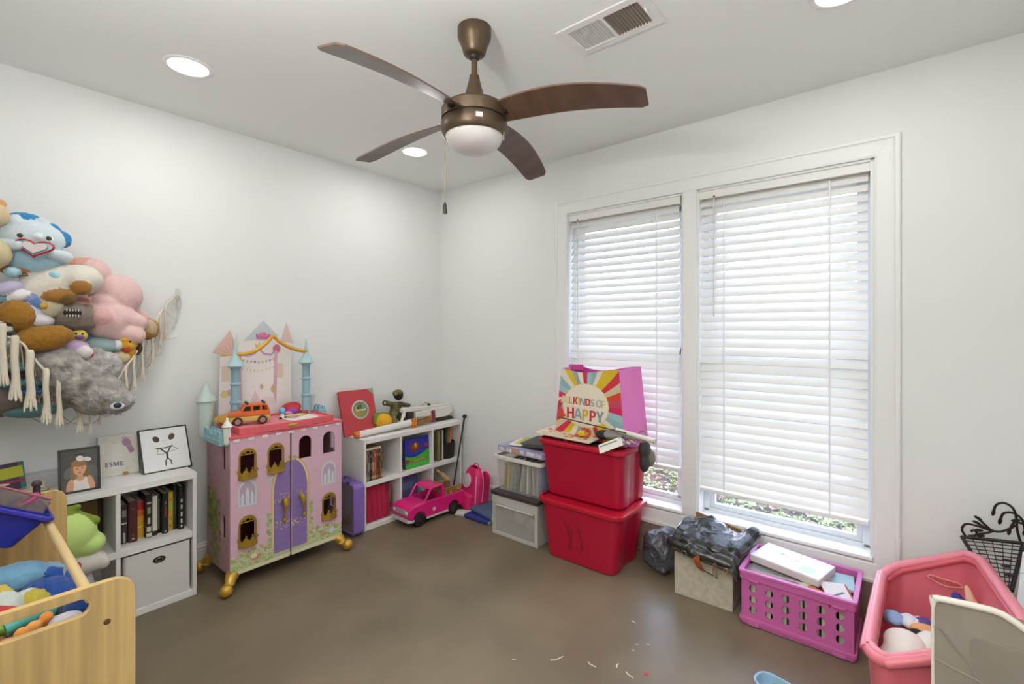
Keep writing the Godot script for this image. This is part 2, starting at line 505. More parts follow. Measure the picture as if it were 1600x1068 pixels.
# A soft body: prims are [a, b, ra, rb, colour] tapered limbs, or [centre, radii, basis, colour] egg shapes; one smooth surface with the cloth's own colours
func soft(prims: Array, cell := 0.006, k := 0.012, fuzz := 0.0) -> B:
	var lo := Vector3.ONE * 1e3
	var hi := -lo
	var bb := []
	for p in prims:
		var a: Vector3
		var b: Vector3
		if p.size() == 5:
			a = p[0].min(p[1]) - Vector3.ONE * maxf(p[2], p[3]); b = p[0].max(p[1]) + Vector3.ONE * maxf(p[2], p[3])
		else:
			var r: float = maxf(p[1].x, maxf(p[1].y, p[1].z))
			a = p[0] - Vector3.ONE * r; b = p[0] + Vector3.ONE * r
		bb.append([a, b]); lo = lo.min(a); hi = hi.max(b)
	var pad := cell * 2 + k * 0.5
	lo -= Vector3.ONE * pad; hi += Vector3.ONE * pad
	var nx := int((hi.x - lo.x) / cell) + 2
	var ny := int((hi.y - lo.y) / cell) + 2
	var nz := int((hi.z - lo.z) / cell) + 2
	var d := PackedFloat32Array(); d.resize(nx * ny * nz); d.fill(1.0)
	var raw := d.duplicate()
	var who := PackedByteArray(); who.resize(nx * ny * nz)
	for pi in prims.size():
		var p: Array = prims[pi]
		var i0 := Vector3i(((bb[pi][0] - lo) - Vector3.ONE * pad) / cell).clamp(Vector3i.ZERO, Vector3i(nx - 1, ny - 1, nz - 1))
		var i1 := Vector3i(((bb[pi][1] - lo) + Vector3.ONE * pad) / cell + Vector3.ONE).clamp(Vector3i.ZERO, Vector3i(nx - 1, ny - 1, nz - 1))
		var cap := p.size() == 5
		var A: Vector3 = p[0]
		var ab := Vector3.ZERO
		var l2 := 1.0
		var ra := 0.0
		var rb := 0.0
		var R := Vector3.ONE
		var ib := Basis()
		if cap:
			ab = p[1] - A; l2 = maxf(ab.length_squared(), 1e-9); ra = p[2]; rb = p[3]
		else:
			R = p[1]; ib = p[2].inverse()
		for z in range(i0.z, i1.z + 1):
			for y in range(i0.y, i1.y + 1):
				var row := (z * ny + y) * nx
				var q := lo + Vector3(i0.x, y, z) * cell - A
				for x in range(i0.x, i1.x + 1):
					var di: float
					if cap:
						var t := clampf(q.dot(ab) / l2, 0.0, 1.0)
						di = (q - ab * t).length() - (ra + (rb - ra) * t)
					else:
						var e := (ib * q) / R
						var k0 := e.length()
						var k1 := (e / R).length()
						di = k0 * (k0 - 1.0) / maxf(k1, 1e-6)
					var id := row + x
					if di < raw[id]:
						raw[id] = di; who[id] = pi
					var o := d[id]
					var hh := k - absf(o - di)
					d[id] = minf(o, di) - (hh * hh / (4.0 * k) if hh > 0.0 else 0.0)
					q.x += cell
	var cols := []
	for p in prims: cols.append((p[4] if p.size() == 5 else p[3]).srgb_to_linear())
	var ids := {}
	var vs := PackedVector3Array()
	var ns := PackedVector3Array()
	var cs := PackedColorArray()
	var off := [0, 1, nx, nx + 1, nx * ny, nx * ny + 1, nx * ny + nx, nx * ny + nx + 1]
	var m := B.new()
	for z in nz - 1:
		for y in ny - 1:
			for x in nx - 1:
				var id := (z * ny + y) * nx + x
				var s := 0
				for j in 8:
					if d[id + off[j]] < 0: s += 1
				if s == 0 or s == 8: continue
				var sum := Vector3.ZERO
				var cnt := 0
				for e in [[0, 1], [0, 2], [0, 4], [1, 3], [1, 5], [2, 3], [2, 6], [3, 7], [4, 5], [4, 6], [5, 7], [6, 7]]:
					var da := d[id + off[e[0]]]
					var db := d[id + off[e[1]]]
					if (da < 0) != (db < 0):
						var t := da / (da - db)
						var pa := Vector3(e[0] & 1, (e[0] >> 1) & 1, e[0] >> 2)
						var pb := Vector3(e[1] & 1, (e[1] >> 1) & 1, e[1] >> 2)
						sum += pa.lerp(pb, t); cnt += 1
				var g := Vector3(d[id + 1] - d[id] + d[id + nx + 1] - d[id + nx] + d[id + nx * ny + 1] - d[id + nx * ny] + d[id + off[7]] - d[id + off[6]], d[id + nx] - d[id] + d[id + nx + 1] - d[id + 1] + d[id + off[6]] - d[id + off[4]] + d[id + off[7]] - d[id + off[5]], d[id + off[4]] - d[id] + d[id + off[5]] - d[id + 1] + d[id + off[6]] - d[id + off[2]] + d[id + off[7]] - d[id + off[3]])
				ids[id] = vs.size()
				vs.append(lo + (Vector3(x, y, z) + sum / cnt) * cell); ns.append(g.normalized()); cs.append(cols[who[id + off[0]]] if cnt else Color.WHITE)
	if fuzz > 0.0:   # tufts of pile
		var fn := FastNoiseLite.new(); fn.seed = 77; fn.frequency = 55.0; fn.fractal_octaves = 2
		for i in vs.size():
			vs[i] += ns[i] * fn.get_noise_3dv(vs[i]) * fuzz
			ns[i] = (ns[i] + V(fn.get_noise_3dv(vs[i] + V(5, 0, 0)), fn.get_noise_3dv(vs[i] + V(0, 7, 0)), fn.get_noise_3dv(vs[i] + V(0, 0, 9))) * minf(fuzz * 90.0, 0.5)).normalized()
	var ax := [1, nx, nx * ny]
	for id in ids:
		for e in 3:
			var o1: int = ax[(e + 1) % 3]
			var o2: int = ax[(e + 2) % 3]
			if (d[id] < 0) == (d[id + ax[e]] < 0): continue
			if not (ids.has(id - o1) and ids.has(id - o2) and ids.has(id - o1 - o2)): continue
			var q := [ids[id], ids[id - o1], ids[id - o1 - o2], ids[id - o2]]
			for t in [[0, 1, 2], [0, 2, 3]]:
				var a: int = q[t[0]]; var b: int = q[t[1]]; var c: int = q[t[2]]
				var before := m.c.size()
				m.tri(vs[a], vs[b], vs[c], ns[a], ns[b], ns[c])
				if m.c.size() > before:
					var fl := m.v[before + 1] != vs[b]
					m.c[before] = cs[a]; m.c[before + 1] = cs[c] if fl else cs[b]; m.c[before + 2] = cs[b] if fl else cs[c]
	return m

func eg(x: float, y: float, z: float, rx: float, ry: float, rz: float, k: Color, ay := 0.0, ax := 0.0, az := 0.0) -> Array:
	return [Vector3(x, y, z), Vector3(rx, ry, rz), Basis.from_euler(Vector3(deg_to_rad(ax), deg_to_rad(ay), deg_to_rad(az))), k]

func lb(a: Vector3, b: Vector3, ra: float, rb: float, k: Color) -> Array:
	return [a, b, ra, rb, k]

func _ready():
	# camera: level, 1.3 m up in the doorway corner, the lens shifted a little down
	var cam := Camera3D.new()
	cam.name = "camera"
	add_child(cam)
	cam.position = Vector3(2.976, 1.30, 2.651)
	cam.rotation.y = atan2(0.6372, 0.7707)
	cam.projection = Camera3D.PROJECTION_FRUSTUM
	cam.near = 0.05; cam.far = 100.0
	cam.size = 2.0 * 0.05 * 534.0 / 740.0
	cam.frustum_offset = Vector2(0, -0.05 * 19.0 / 740.0)
	cam.current = true
	# overcast sky
	var sky := ProceduralSkyMaterial.new()
	sky.sky_top_color = Color(0.80, 0.87, 1.0); sky.sky_horizon_color = Color(0.95, 0.97, 1.0)
	sky.ground_horizon_color = Color(0.55, 0.55, 0.5); sky.ground_bottom_color = Color(0.3, 0.3, 0.26)
	sky.sky_energy_multiplier = 2.3; sky.ground_energy_multiplier = 0.6
	var env := Environment.new()
	env.background_mode = Environment.BG_SKY
	env.sky = Sky.new(); env.sky.sky_material = sky
	env.tonemap_mode = Environment.TONE_MAPPER_LINEAR
	env.tonemap_exposure = 1.21
	env.sdfgi_enabled = true; env.ssao_enabled = true; env.ssil_enabled = true
	var we := WorldEnvironment.new()
	we.name = "world_environment"; we.environment = env
	add_child(we)
	downlights()
	room()
	garden()
	windows()
	ceiling_things()
	left_side()
	castle()
	corner_shelf()
	stack_side()
	right_side()
	hammock()
	organizer()
	floor_bits()

const LAMP_W := 0.34
const HALL_FILL_W := 3.5
const TORCH_FILL_W := 3.0

func downlights():
	var where := ["between the fan and the shelf wall", "near the corner behind the fan blades", "nearest the window wall, top edge", "over the doorway side of the room"]
	var i := 0
	for p in [Vector2(0.585, 1.962), Vector2(0.562, 0.709), Vector2(2.815, 0.718), Vector2(2.815, 1.97)]:
		var t := thing("downlight", "round white recessed ceiling downlight, lit, " + where[i], "downlight", Vector3(p.x, H, p.y), 0, "recessed downlights")
		obj("trim_ring", B.new().lathe([[0.074, -0.0005], [0.076, -0.004], [0.084, -0.005], [0.092, -0.003], [0.094, 0.0]], 40), mat("f0efec", 0.4), t)
		var d := B.new().lathe([[0.0, -0.0025], [0.06, -0.0025], [0.0745, -0.0012]], 40)
		obj("lens", d, mat("fffaf0", 0.5, {"emit": 3.0}), t)
		var l := AreaLight3D.new()
		l.name = "downlight_glow"
		l.area_size = Vector2(0.13, 0.13)
		l.light_energy = LAMP_W; l.light_color = Color(0.985, 0.988, 0.982)
		l.area_range = 8.0; l.area_attenuation = 2.0
		l.shadow_enabled = true
		t.add_child(l)
		l.position = Vector3(0, -0.012, 0); l.rotation_degrees.x = -90
		i += 1

	# unseen hall ceiling panel, added to send soft fill through the open doorway
	var hp := thing("added_ceiling_panel", "added unseen lit ceiling panel in the hall, soft fill through the doorway", "added ceiling light", Vector3(2.9, 2.44, 4.0))
	obj("panel_frame", B.new().box(0, -0.008, 0, 0.94, 0.016, 0.94, 0.004), mat("f0efec", 0.4), hp)
	obj("diffuser", B.new().box(0, -0.017, 0, 0.88, 0.004, 0.88, 0), mat("fffdf8", 0.5, {"emit": 1.6}), hp)
	var hl := AreaLight3D.new()
	hl.name = "added_panel_glow"
	hl.area_size = Vector2(0.88, 0.88); hl.light_energy = HALL_FILL_W; hl.light_color = Color(0.985, 0.988, 0.982)
	hl.area_range = 12.0; hl.area_attenuation = 2.0; hl.shadow_enabled = true
	hp.add_child(hl)
	hl.position = Vector3(0, -0.03, 0); hl.rotation_degrees.x = -90

	# unseen torchiere added behind the camera to bounce fill off the ceiling
	var fl := thing("added_floor_lamp", "added brushed metal torchiere by the back wall, unseen, fill light thrown upward", "floor lamp", Vector3(2.3, 0, 2.78))
	var st := mat("8c8880", 0.35, {"metal": 0.7})
	obj("base", B.new().lathe([[0.0, 0.0], [0.13, 0.0], [0.13, 0.012], [0.11, 0.02], [0.02, 0.028], [0.0, 0.028]], 32), st, fl)
	obj("pole", B.new().lathe([[0.0, 0.02], [0.011, 0.02], [0.011, 1.72], [0.0, 1.72]], 16), st, fl)
	obj("bowl", B.new().lathe([[0.0, 1.70], [0.03, 1.70], [0.1, 1.735], [0.155, 1.80], [0.152, 1.80], [0.098, 1.74], [0.03, 1.71], [0.0, 1.71]], 32), st, fl)
	obj("diffuser", B.new().lathe([[0.0, 1.782], [0.13, 1.782], [0.13, 1.786], [0.0, 1.788]], 32), mat("fffaf2", 0.5, {"emit": 1.5}), fl)
	var tl := AreaLight3D.new()
	tl.name = "added_lamp_glow"
	tl.area_size = Vector2(0.2, 0.2); tl.light_energy = TORCH_FILL_W; tl.light_color = Color(0.985, 0.988, 0.982)
	tl.area_range = 10.0; tl.area_attenuation = 2.0; tl.shadow_enabled = true
	fl.add_child(tl)
	tl.position = Vector3(0, 1.80, 0); tl.rotation_degrees.x = 90

func room():
	var wm := mat("ebecea", 0.7, {"n": "paint_n", "ns": 0.06, "s": 8.0})
	struct("floor", B.new().box(W / 2, -0.05, D / 2, W + 0.3, 0.1, D + 0.3, 0), mat("85765f", 0.44, {"tex": "floor", "rt": "floor_r", "s": 0.5, "n": "paint_n", "ns": 0.05}), "dark brown painted floor with a soft sheen")
	struct("ceiling", B.new().box(W / 2, H + 0.06, D / 2, W + 0.3, 0.12, D + 0.3, 0), mat("f2f3f1", 0.8), "flat white ceiling")
	struct("wall_left", B.new().box(-0.07, H / 2, D / 2, 0.14, H, D + 0.28, 0), wm, "plain white wall behind the shelves and castle")
	struct("wall_right", B.new().box(W + 0.07, H / 2, D / 2, 0.14, H, D + 0.28, 0), wm, "plain white wall on the right of the window")
	var wb := B.new().box(1.1, H / 2, D + 0.07, 2.2, H, 0.14, 0)
	wb.box(3.4, H / 2, D + 0.07, 0.12, H, 0.14, 0); wb.box(2.77, (2.1 + H) / 2, D + 0.07, 1.14, H - 2.1, 0.14, 0)
	struct("wall_back", wb, wm, "white wall behind the camera with an open doorway")
	var hall := B.new().box(2.75, -0.05, 4.25, 2.2, 0.1, 2.24, 0)
	struct("floor", hall, mat("a98f70", 0.45), "light wooden hall floor beyond the doorway")
	hall = B.new().box(2.75, H + 0.06, 4.3, 2.2, 0.12, 2.3, 0)
	struct("ceiling", hall, mat("f0efeb", 0.8), "white hall ceiling beyond the doorway")
	hall = B.new().box(1.65, H / 2, 4.25, 0.1, H, 2.2, 0); hall.box(3.85, H / 2, 4.25, 0.1, H, 2.2, 0); hall.box(2.75, H / 2, 5.38, 2.3, H, 0.1, 0); hall.box(3.68, H / 2, D + 0.07, 0.44, H, 0.14, 0)
	struct("wall_hall", hall, wm, "white hall walls beyond the doorway")
	var b := B.new()
	var T := 0.16
	b.box(0.6285, H / 2, -T / 2, 1.257, H, T, 0)
	b.box((2.873 + W + 0.14) / 2, H / 2, -T / 2, W + 0.14 - 2.873, H, T, 0)
	b.box(2.065, (2.065 + H) / 2, -T / 2, 1.616, H - 2.065, T, 0)
	b.box(2.065, 0.1385, -T / 2, 1.616, 0.277, T, 0)
	b.box(2.065, 1.171, -T / 2, 0.074, 1.788, T, 0)
	struct("wall_window", b, wm, "white wall that holds the two blinds windows")
	# baseboards: a flat board under a stepped cap
	var pr := PackedVector2Array([V2(0, 0), V2(0.014, 0), V2(0.014, 0.096), V2(0.011, 0.1), V2(0.011, 0.104), V2(0.014, 0.108), V2(0.013, 0.116), V2(0.008, 0.12), V2(0.008, 0.126), V2(0.004, 0.131), V2(0, 0.132)])
	var wh := mat("eeece6", 0.45)
	struct("baseboard_left", B.new().mv(0, 0, D).at(Transform3D(Basis(V(1, 0, 0), V(0, 1, 0), V(0, 0, 1)), V(0, 0, 0))).prism(pr, 0, D, 0, [], 0.9), wh, "white stepped baseboard along the shelf wall")
	struct("baseboard_right", B.new().at(Transform3D(Basis(V(-1, 0, 0), V(0, 1, 0), V(0, 0, -1)), V(W, 0, D))).prism(pr, 0, D, 0, [], 0.9), wh, "white stepped baseboard along the right wall")
	for s in [[0.0, 1.176, "left of"], [2.972, W, "right of"]]:
		struct("baseboard_window", B.new().at(Transform3D(Basis(V(0, 0, 1), V(0, 1, 0), V(-1, 0, 0)), V(s[1], 0, 0))).prism(pr, 0, s[1] - s[0], 0, [], 0.9), wh, "white stepped baseboard %s the window" % s[2])
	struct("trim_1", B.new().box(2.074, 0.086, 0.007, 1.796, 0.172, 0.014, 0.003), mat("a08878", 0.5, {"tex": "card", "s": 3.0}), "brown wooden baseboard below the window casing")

func V2(a: float, b: float) -> Vector2:
	return Vector2(a, b)

func garden():
	var rng := RandomNumberGenerator.new(); rng.seed = 5
	struct("ground", B.new().box(2, -0.32, -9, 40, 0.1, 17.6, 0), mat("50422f", 0.95, {"tex": "mottle", "s": 1.3}), "bare brown earth outside the window")
	# fallen leaves and low green plants
	for kind in 2:
		var leaf := B.new()
		if kind == 0:
			leaf.tri(V(-0.03, 0, 0), V(0, 0.006, 0.016), V(0.035, 0, 0), V(0, 1, 0), V(0, 1, 0.2), V(0, 1, 0)); leaf.tri(V(-0.03, 0, 0), V(0.035, 0, 0), V(0, 0.006, -0.016), V(0, 1, 0), V(0, 1, 0), V(0, 1, -0.2))
		else:
			for k in 5:
				var a := TAU * k / 5 + 0.3
				var d := V(cos(a), 0.55, sin(a))
				var s := V(-sin(a), 0, cos(a)) * 0.02
				leaf.tri(V(0, 0, 0), d * 0.05 + s, d * 0.09 + V(0, -0.02, 0), V(0, 1, 0), V(0, 1, 0), V(0, 1, 0)); leaf.tri(V(0, 0, 0), d * 0.09 + V(0, -0.02, 0), d * 0.05 - s, V(0, 1, 0), V(0, 1, 0), V(0, 1, 0))
		var mm := MultiMesh.new()
		mm.transform_format = MultiMesh.TRANSFORM_3D; mm.use_colors = true
		mm.mesh = leaf.mesh()
		mm.instance_count = 9000 if kind == 0 else 5200
		for i in mm.instance_count:
			var z := -0.25 - pow(rng.randf(), 1.6) * 4.5
			var x := rng.randf_range(-1.0, 4.2)
			if kind == 1 and x > 1.0 and x < 2.05 and rng.randf() < 0.35: x += 1.2
			var s := rng.randf_range(0.7, 1.5) * (0.45 if kind == 1 else 0.8)
			mm.set_instance_transform(i, Transform3D(Basis.from_euler(Vector3(rng.randf_range(-0.5, 0.5), rng.randf() * TAU, rng.randf_range(-0.5, 0.5))).scaled(Vector3.ONE * s), Vector3(x, -0.265 + rng.randf() * 0.02, z)))
			var c: Color
			if kind == 0: c = Color("7c5539").lerp(Color("a8927a"), rng.randf())
			else: c = Color("5f6a36").lerp(Color("98a76e"), rng.randf())
			mm.set_instance_color(i, c.srgb_to_linear())
		var o := MultiMeshInstance3D.new()
		o.name = ["fallen_leaves", "ground_plants"][kind]; o.multimesh = mm
		o.material_override = mat("ffffff", 0.8, {"vc": 1, "back": "404040"})
		add_child(o)
		o.set_meta("kind", "stuff")
		tag(o, ["brown fallen leaves lying on the earth outside the window", "low green leafy plants growing outside under the blinds"][kind], ["leaves", "plants"][kind])

func windows():
	var wh := mat("edeeec", 0.42)
	var fr := mat("dfe3e8", 0.4)
	# casing: one picture-frame moulding round both openings, with a raised outer bead, and a flat board over the post between
	var pr := PackedVector2Array([V2(0, 0), V2(0.088, 0), V2(0.088, 0.02), V2(0.082, 0.023), V2(0.071, 0.023), V2(0.067, 0.019), V2(0.06, 0.017), V2(0.05, 0.0155), V2(0.008, 0.0135), V2(0.0, 0.011)])
	var win := [[1.257, 2.028], [2.102, 2.873]]
	var x0 := 1.262
	var x1 := 2.878
	var y0 := 0.266
	var y1 := 2.065
	var b := B.new()
	var cs := [V(x0, y0, 0), V(x1, y0, 0), V(x1, y1, 0), V(x0, y1, 0)]
	var og := [V(-1, -1, 0), V(1, -1, 0), V(1, 1, 0), V(-1, 1, 0)]
	for k in 4:
		var l := (k + 1) % 4
		for i in pr.size():
			var j := (i + 1) % pr.size()
			var f := func(c: int, q: Vector2) -> Vector3: return cs[c] + og[c] * q.x + V(0, 0, q.y)
			var mid: Vector3 = (cs[k] + cs[l]) / 2 + (og[k] + og[l]) / 2 * 0.045 + V(0, 0, 0.008)
			b.out_quad(f.call(k, pr[i]), f.call(l, pr[i]), f.call(l, pr[j]), f.call(k, pr[j]), mid)
	struct("trim_2", b, wh, "white picture-frame casing round the pair of windows")
	struct("trim_3", B.new().box(2.065, 1.17, 0.006, 0.078, 1.79, 0.014, 0.003), wh, "white flat post casing between the two windows")
	var glass := mat("f4fbff", 0.02, {"alpha": 0.06})
	for i in 2:
		var a: float = win[i][0]
		var c: float = win[i][1]
		var w := c - a
		var m := (a + c) / 2
		var t := Node3D.new()
		t.name = "window_%d" % (i + 1)
		add_child(t)
		t.position = V(m, 0.277, -0.11)
		t.set_meta("kind", "structure"); t.set_meta("label", ["left sash window, narrower in view, behind the gift bag", "right sash window over the purple crate"][i])
		var h := 2.065 - 0.277
		var s := B.new()
		for k in [-1, 1]: s.box(k * (w / 2 - 0.006), h / 2, 0.055, 0.012, h, 0.11, 0.001)
		s.box(0, h - 0.006, 0.055, w, 0.012, 0.11, 0.001)
		obj("jamb", s, wh, t)
		obj("stool", B.new().box(0, 0.004, 0.062, w - 0.002, 0.018, 0.128, 0.004), mat("f6f5f2", 0.35), t)
		s = B.new()
		for k in [-1, 1]: s.box(k * (w / 2 - 0.026), h / 2 + 0.006, -0.005, 0.03, h - 0.02, 0.07, 0.002)
		s.box(0, 0.022, -0.005, w - 0.024, 0.022, 0.07, 0.002); s.box(0, h - 0.026, -0.005, w - 0.024, 0.028, 0.07, 0.002)
		obj("frame", s, fr, t)
		for k in 2:   # lower sash in front, upper sash behind
			var z: float = [0.006, -0.022][k]
			var ya: float = [0.033, h / 2 - 0.02][k]
			var yb: float = [h / 2 + 0.02, h - 0.04][k]
			s = B.new()
			for q in [-1, 1]: s.box(q * (w / 2 - 0.053), (ya + yb) / 2, z, 0.03, yb - ya, 0.026, 0.002)
			s.box(0, ya + 0.014, z, w - 0.09, 0.028, 0.026, 0.002); s.box(0, yb - 0.016, z, w - 0.09, 0.032, 0.026, 0.002)
			var o := obj("sash", s, fr, t)
			obj("pane", B.new().box(0, (ya + yb) / 2, z, w - 0.13, yb - ya - 0.05, 0.004, 0), glass, o)
		# blind: headrail with valance, slats closed but for a crack, bottom rail, ladder tapes, tilt wand
		var lo: float = [0.495, 0.415][i]
		var bw: float = [0.726, 0.750][i]
		var bx: float = [1.635, 2.481][i]
		var d := thing("window_blind", ["white slatted blind in the left window, ending higher above the sill", "white slatted blind in the right window, longest, lowered nearly to the sill"][i], "blind", V(bx, lo, -0.035), 0, "window blinds")
		var sl := mat("f3f2ef", 0.38, {"back": "787878"})
		var hr := B.new()
		hr.box(0, 2.037 - lo, 0.024, bw + 0.016, 0.05, 0.006, 0.002); hr.box(0, 2.038 - lo, -0.005, bw, 0.045, 0.05, 0.002)
		obj("headrail", hr, mat("ecebe6", 0.45), d)
		for k in [-1, 1]: obj("bracket", B.new().box(k * (bw / 2 + 0.008), 2.036 - lo, 0.0, 0.006, 0.056, 0.056, 0.001), mat("dedcd2", 0.5), d)
		obj("bottom_rail", B.new().box(0, 0.012, 0.0, bw, 0.022, 0.05, 0.005), mat("f3f2ef", 0.4), d)
		var me := B.new()
		var pts := PackedVector2Array()
		for k in 7: pts.append(V2((k - 3) * 0.0085, 0.0026 * cos((k - 3) * 0.45)))
		for k in range(6, -1, -1): pts.append(V2((k - 3) * 0.0085, 0.0026 * cos((k - 3) * 0.45) - 0.0028))
		me.at(Transform3D(Basis(V(0, 0, 1), V(0, 1, 0), V(-1, 0, 0)), V(bw / 2 - 0.004, 0, 0))).prism(pts, 0, bw - 0.008, 0, [], 0.8)
		var mesh := me.mesh()
		var rng := RandomNumberGenerator.new(); rng.seed = 20 + i
		var cnt := int((2.0 - lo - 0.05) / 0.0435)
		var step := (1.994 - lo - 0.052) / (cnt - 1)
		for k in cnt:
			var y := 0.052 + k * step
			var tilt := 59.0 + rng.randf_range(-2.0, 2.0)
			if y + lo > 0.52 and y + lo < 0.88: tilt += [3.0, -7.0, 4.0, -6.0, 6.0, 3.0, -5.0, 4.0][k % 8]
			put("slat", mesh, sl, d, tf(0, y, 0, 0, tilt, rng.randf_range(-0.12, 0.12)))
		for k in [[-0.305, -0.145][i] + [0.0, -0.097][i], [0.232, 0.227][i]]:
			hr = B.new()
			for q in [-1, 1]: hr.box(k, (2.0 - lo) / 2, q * 0.0235, 0.007, 2.0 - lo, 0.0012, 0)
			obj("ladder_tape", hr, mat("fbfbfb", 0.7, {"back": "909090"}), d)
		var wx := [-0.298, -0.290][i] as float
		hr = B.new().tube([V(wx, 2.015 - lo, 0.034), V(wx, 1.372 - lo, 0.036)], 0.0032, 8)
		obj("wand", hr, mat("d6d6d2", 0.25), d)
		obj("hook", B.new().ell(V(wx, 2.016 - lo, 0.033), V(0.006, 0.006, 0.006), 8), mat("4a4a46", 0.4, {"metal": 0.8}), d)

func ceiling_things():
	# supply register: frame, two banks of louvres (right bank open and dark), lever
	var t := thing("ceiling_vent", "white metal ceiling air register, half its louvers open and dark", "vent", V(2.125, H, 1.046), 0)
	var f := B.new()
	f.prism(PackedVector2Array([V2(-0.18, -0.1), V2(0.18, -0.1), V2(0.18, 0.1), V2(-0.18, 0.1)]), -0.0005, 0.008, 0.004, [rrect(-0.14, -0.066, -0.008, 0.066, 0.003, 1), rrect(0.008, -0.066, 0.14, 0.066, 0.003, 1)])
	var down := Transform3D(Basis(V(1, 0, 0), V(0, 0, 1), V(0, -1, 0)), V(0, 0, 0))
	var fm := obj("frame", f, mat("eceae6", 0.4), t)
	fm.transform = down
	put("duct", B.new().box(0.074, 0.0, -0.012, 0.132, 0.132, 0.02, 0).mesh(), mat("4c4038", 0.9), t, tf(0, 0.0, 0) * down)
	put("duct", B.new().box(-0.074, 0.0, -0.012, 0.132, 0.132, 0.02, 0).mesh(), mat("dedcd8", 0.9), t, tf(0, 0.0, 0) * down)
	var lv := B.new().box(0, 0, 0, 0.0125, 0.132, 0.0012, 0).mesh()
	for s in [-1, 1]:
		for k in 11:
			var o := put("louver", lv, mat("e9e7e3", 0.4) if s < 0 else mat("8d7f73", 0.5), t, down * tf(s * 0.074 + (k - 5) * 0.012, 0, 0.003, -24 if s < 0 else 62))
	obj("lever", B.new().mv(0.151, -0.013, 0.01, 0, 0, 20).box(0, 0, 0, 0.006, 0.02, 0.03, 0.002), mat("f2f0ec", 0.4), t)
	# ceiling fan
	var fan := thing("ceiling_fan", "bronze ceiling fan with four curved brown blades and a frosted bowl light", "fan", V(1.722, 0, 1.358), 0)
	var br := mat("5d4c3a", 0.36, {"metal": 0.55})
	obj("canopy", B.new().lathe([[0.016, 2.335], [0.034, 2.337], [0.042, 2.345], [0.048, 2.37], [0.06, 2.395], [0.0635, 2.41], [0.0635, 2.439], [0.0, 2.44]], 40), br, fan)
	obj("ball_joint", B.new().ell(V(0, 2.338, 0), V(0.022, 0.022, 0.022), 16), mat("241d17", 0.5), fan)
	obj("downrod", B.new().lathe([[0.0, 2.2], [0.0115, 2.2], [0.0115, 2.35], [0, 2.35]], 20), br, fan)
	obj("yoke_cover", B.new().lathe([[0.07, 2.146], [0.06, 2.152], [0.044, 2.166], [0.037, 2.185], [0.03, 2.21], [0.022, 2.24], [0.018, 2.262], [0.0, 2.266]], 32), br, fan)
	obj("motor_housing", B.new().lathe([[0.0, 2.09], [0.124, 2.09], [0.1245, 2.094], [0.1245, 2.128], [0.117, 2.132], [0.117, 2.136], [0.112, 2.142], [0.06, 2.152], [0.0, 2.152]], 56), br, fan)
	var sw := obj("light_kit", B.new().lathe([[0.0, 2.03], [0.111, 2.03], [0.113, 2.028], [0.119, 2.034], [0.124, 2.048], [0.125, 2.06], [0.125, 2.078], [0.122, 2.083], [0.0, 2.083]], 56), br, fan)
	obj("groove", B.new().lathe([[0.119, 2.082], [0.119, 2.092]], 56), mat("1d1712", 0.6), sw)
	obj("sticker", B.new().mv(0, 0, 0, 52).box(0, 2.062, 0.1255, 0.024, 0.017, 0.0012, 0), mat("e8e6e2", 0.6), sw)
	obj("globe", B.new().lathe([[0.0, 1.965], [0.03, 1.967], [0.06, 1.975], [0.085, 1.99], [0.102, 2.01], [0.11, 2.03], [0.11, 2.034]], 48), mat("e3dedb", 0.28, {"back": "555555"}), fan)
	var bm := mat("6b5040", 0.36, {"coat": 0.1})
	bm.albedo_texture = tex("wood"); bm.uv1_scale = V(0.5, 0.6, 1)
	for k in 4:
		var a: float = deg_to_rad([-17.0, -104.5, 173.5, 84.5][k])
		var d := V(cos(a), 0, sin(a))
		var s := V(-sin(a), 0, cos(a))
		var blade := func(th: float) -> Callable:
			return func(u: float, v: float) -> Vector3:
				var r := 0.1 + 0.535 * u
				var bow := -0.012 * sin(PI * u)
				var wd := (0.082 + 0.036 * sin(PI * pow(u, 0.85) * 0.8)) * (1.0 if u < 0.95 else sqrt(maxf(0.03, 1.0 - pow((u - 0.95) / 0.06, 2) * 0.6)))
				var off := (v - 0.5) * wd - bow
				var pitch := tan(deg_to_rad(lerpf(24.0, 11.0, u)))
				return d * r + s * off + V(0, 2.108 + 0.02 * sin(PI * u) - 0.045 * u + (v - 0.5) * wd * pitch + th, 0)
		var b := B.new()
		var top: Callable = blade.call(0.003)
		var bot: Callable = blade.call(-0.003)
		b.surf(24, 6, top); b.surf(24, 6, bot, true)
		for e in 24:
			for q in [0.0, 1.0]:
				var u0 := e / 24.0
				var u1 := (e + 1) / 24.0
				b.out_quad(top.call(u0, q), top.call(u1, q), bot.call(u1, q), bot.call(u0, q), top.call(u0, 0.5))
		for e in 6: b.out_quad(top.call(1.0, e / 6.0), top.call(1.0, (e + 1) / 6.0), bot.call(1.0, (e + 1) / 6.0), bot.call(1.0, e / 6.0), top.call(0.9, 0.5))
		var o := obj("blade", b, bm, fan)
		obj("blade_arm", B.new().tube([d * 0.1 + V(0, 2.1, 0), d * 0.135 + V(0, 2.103, 0)], [0.022, 0.016], 10, false, 0.5), mat("2c231c", 0.5, {"metal": 0.5}), o)
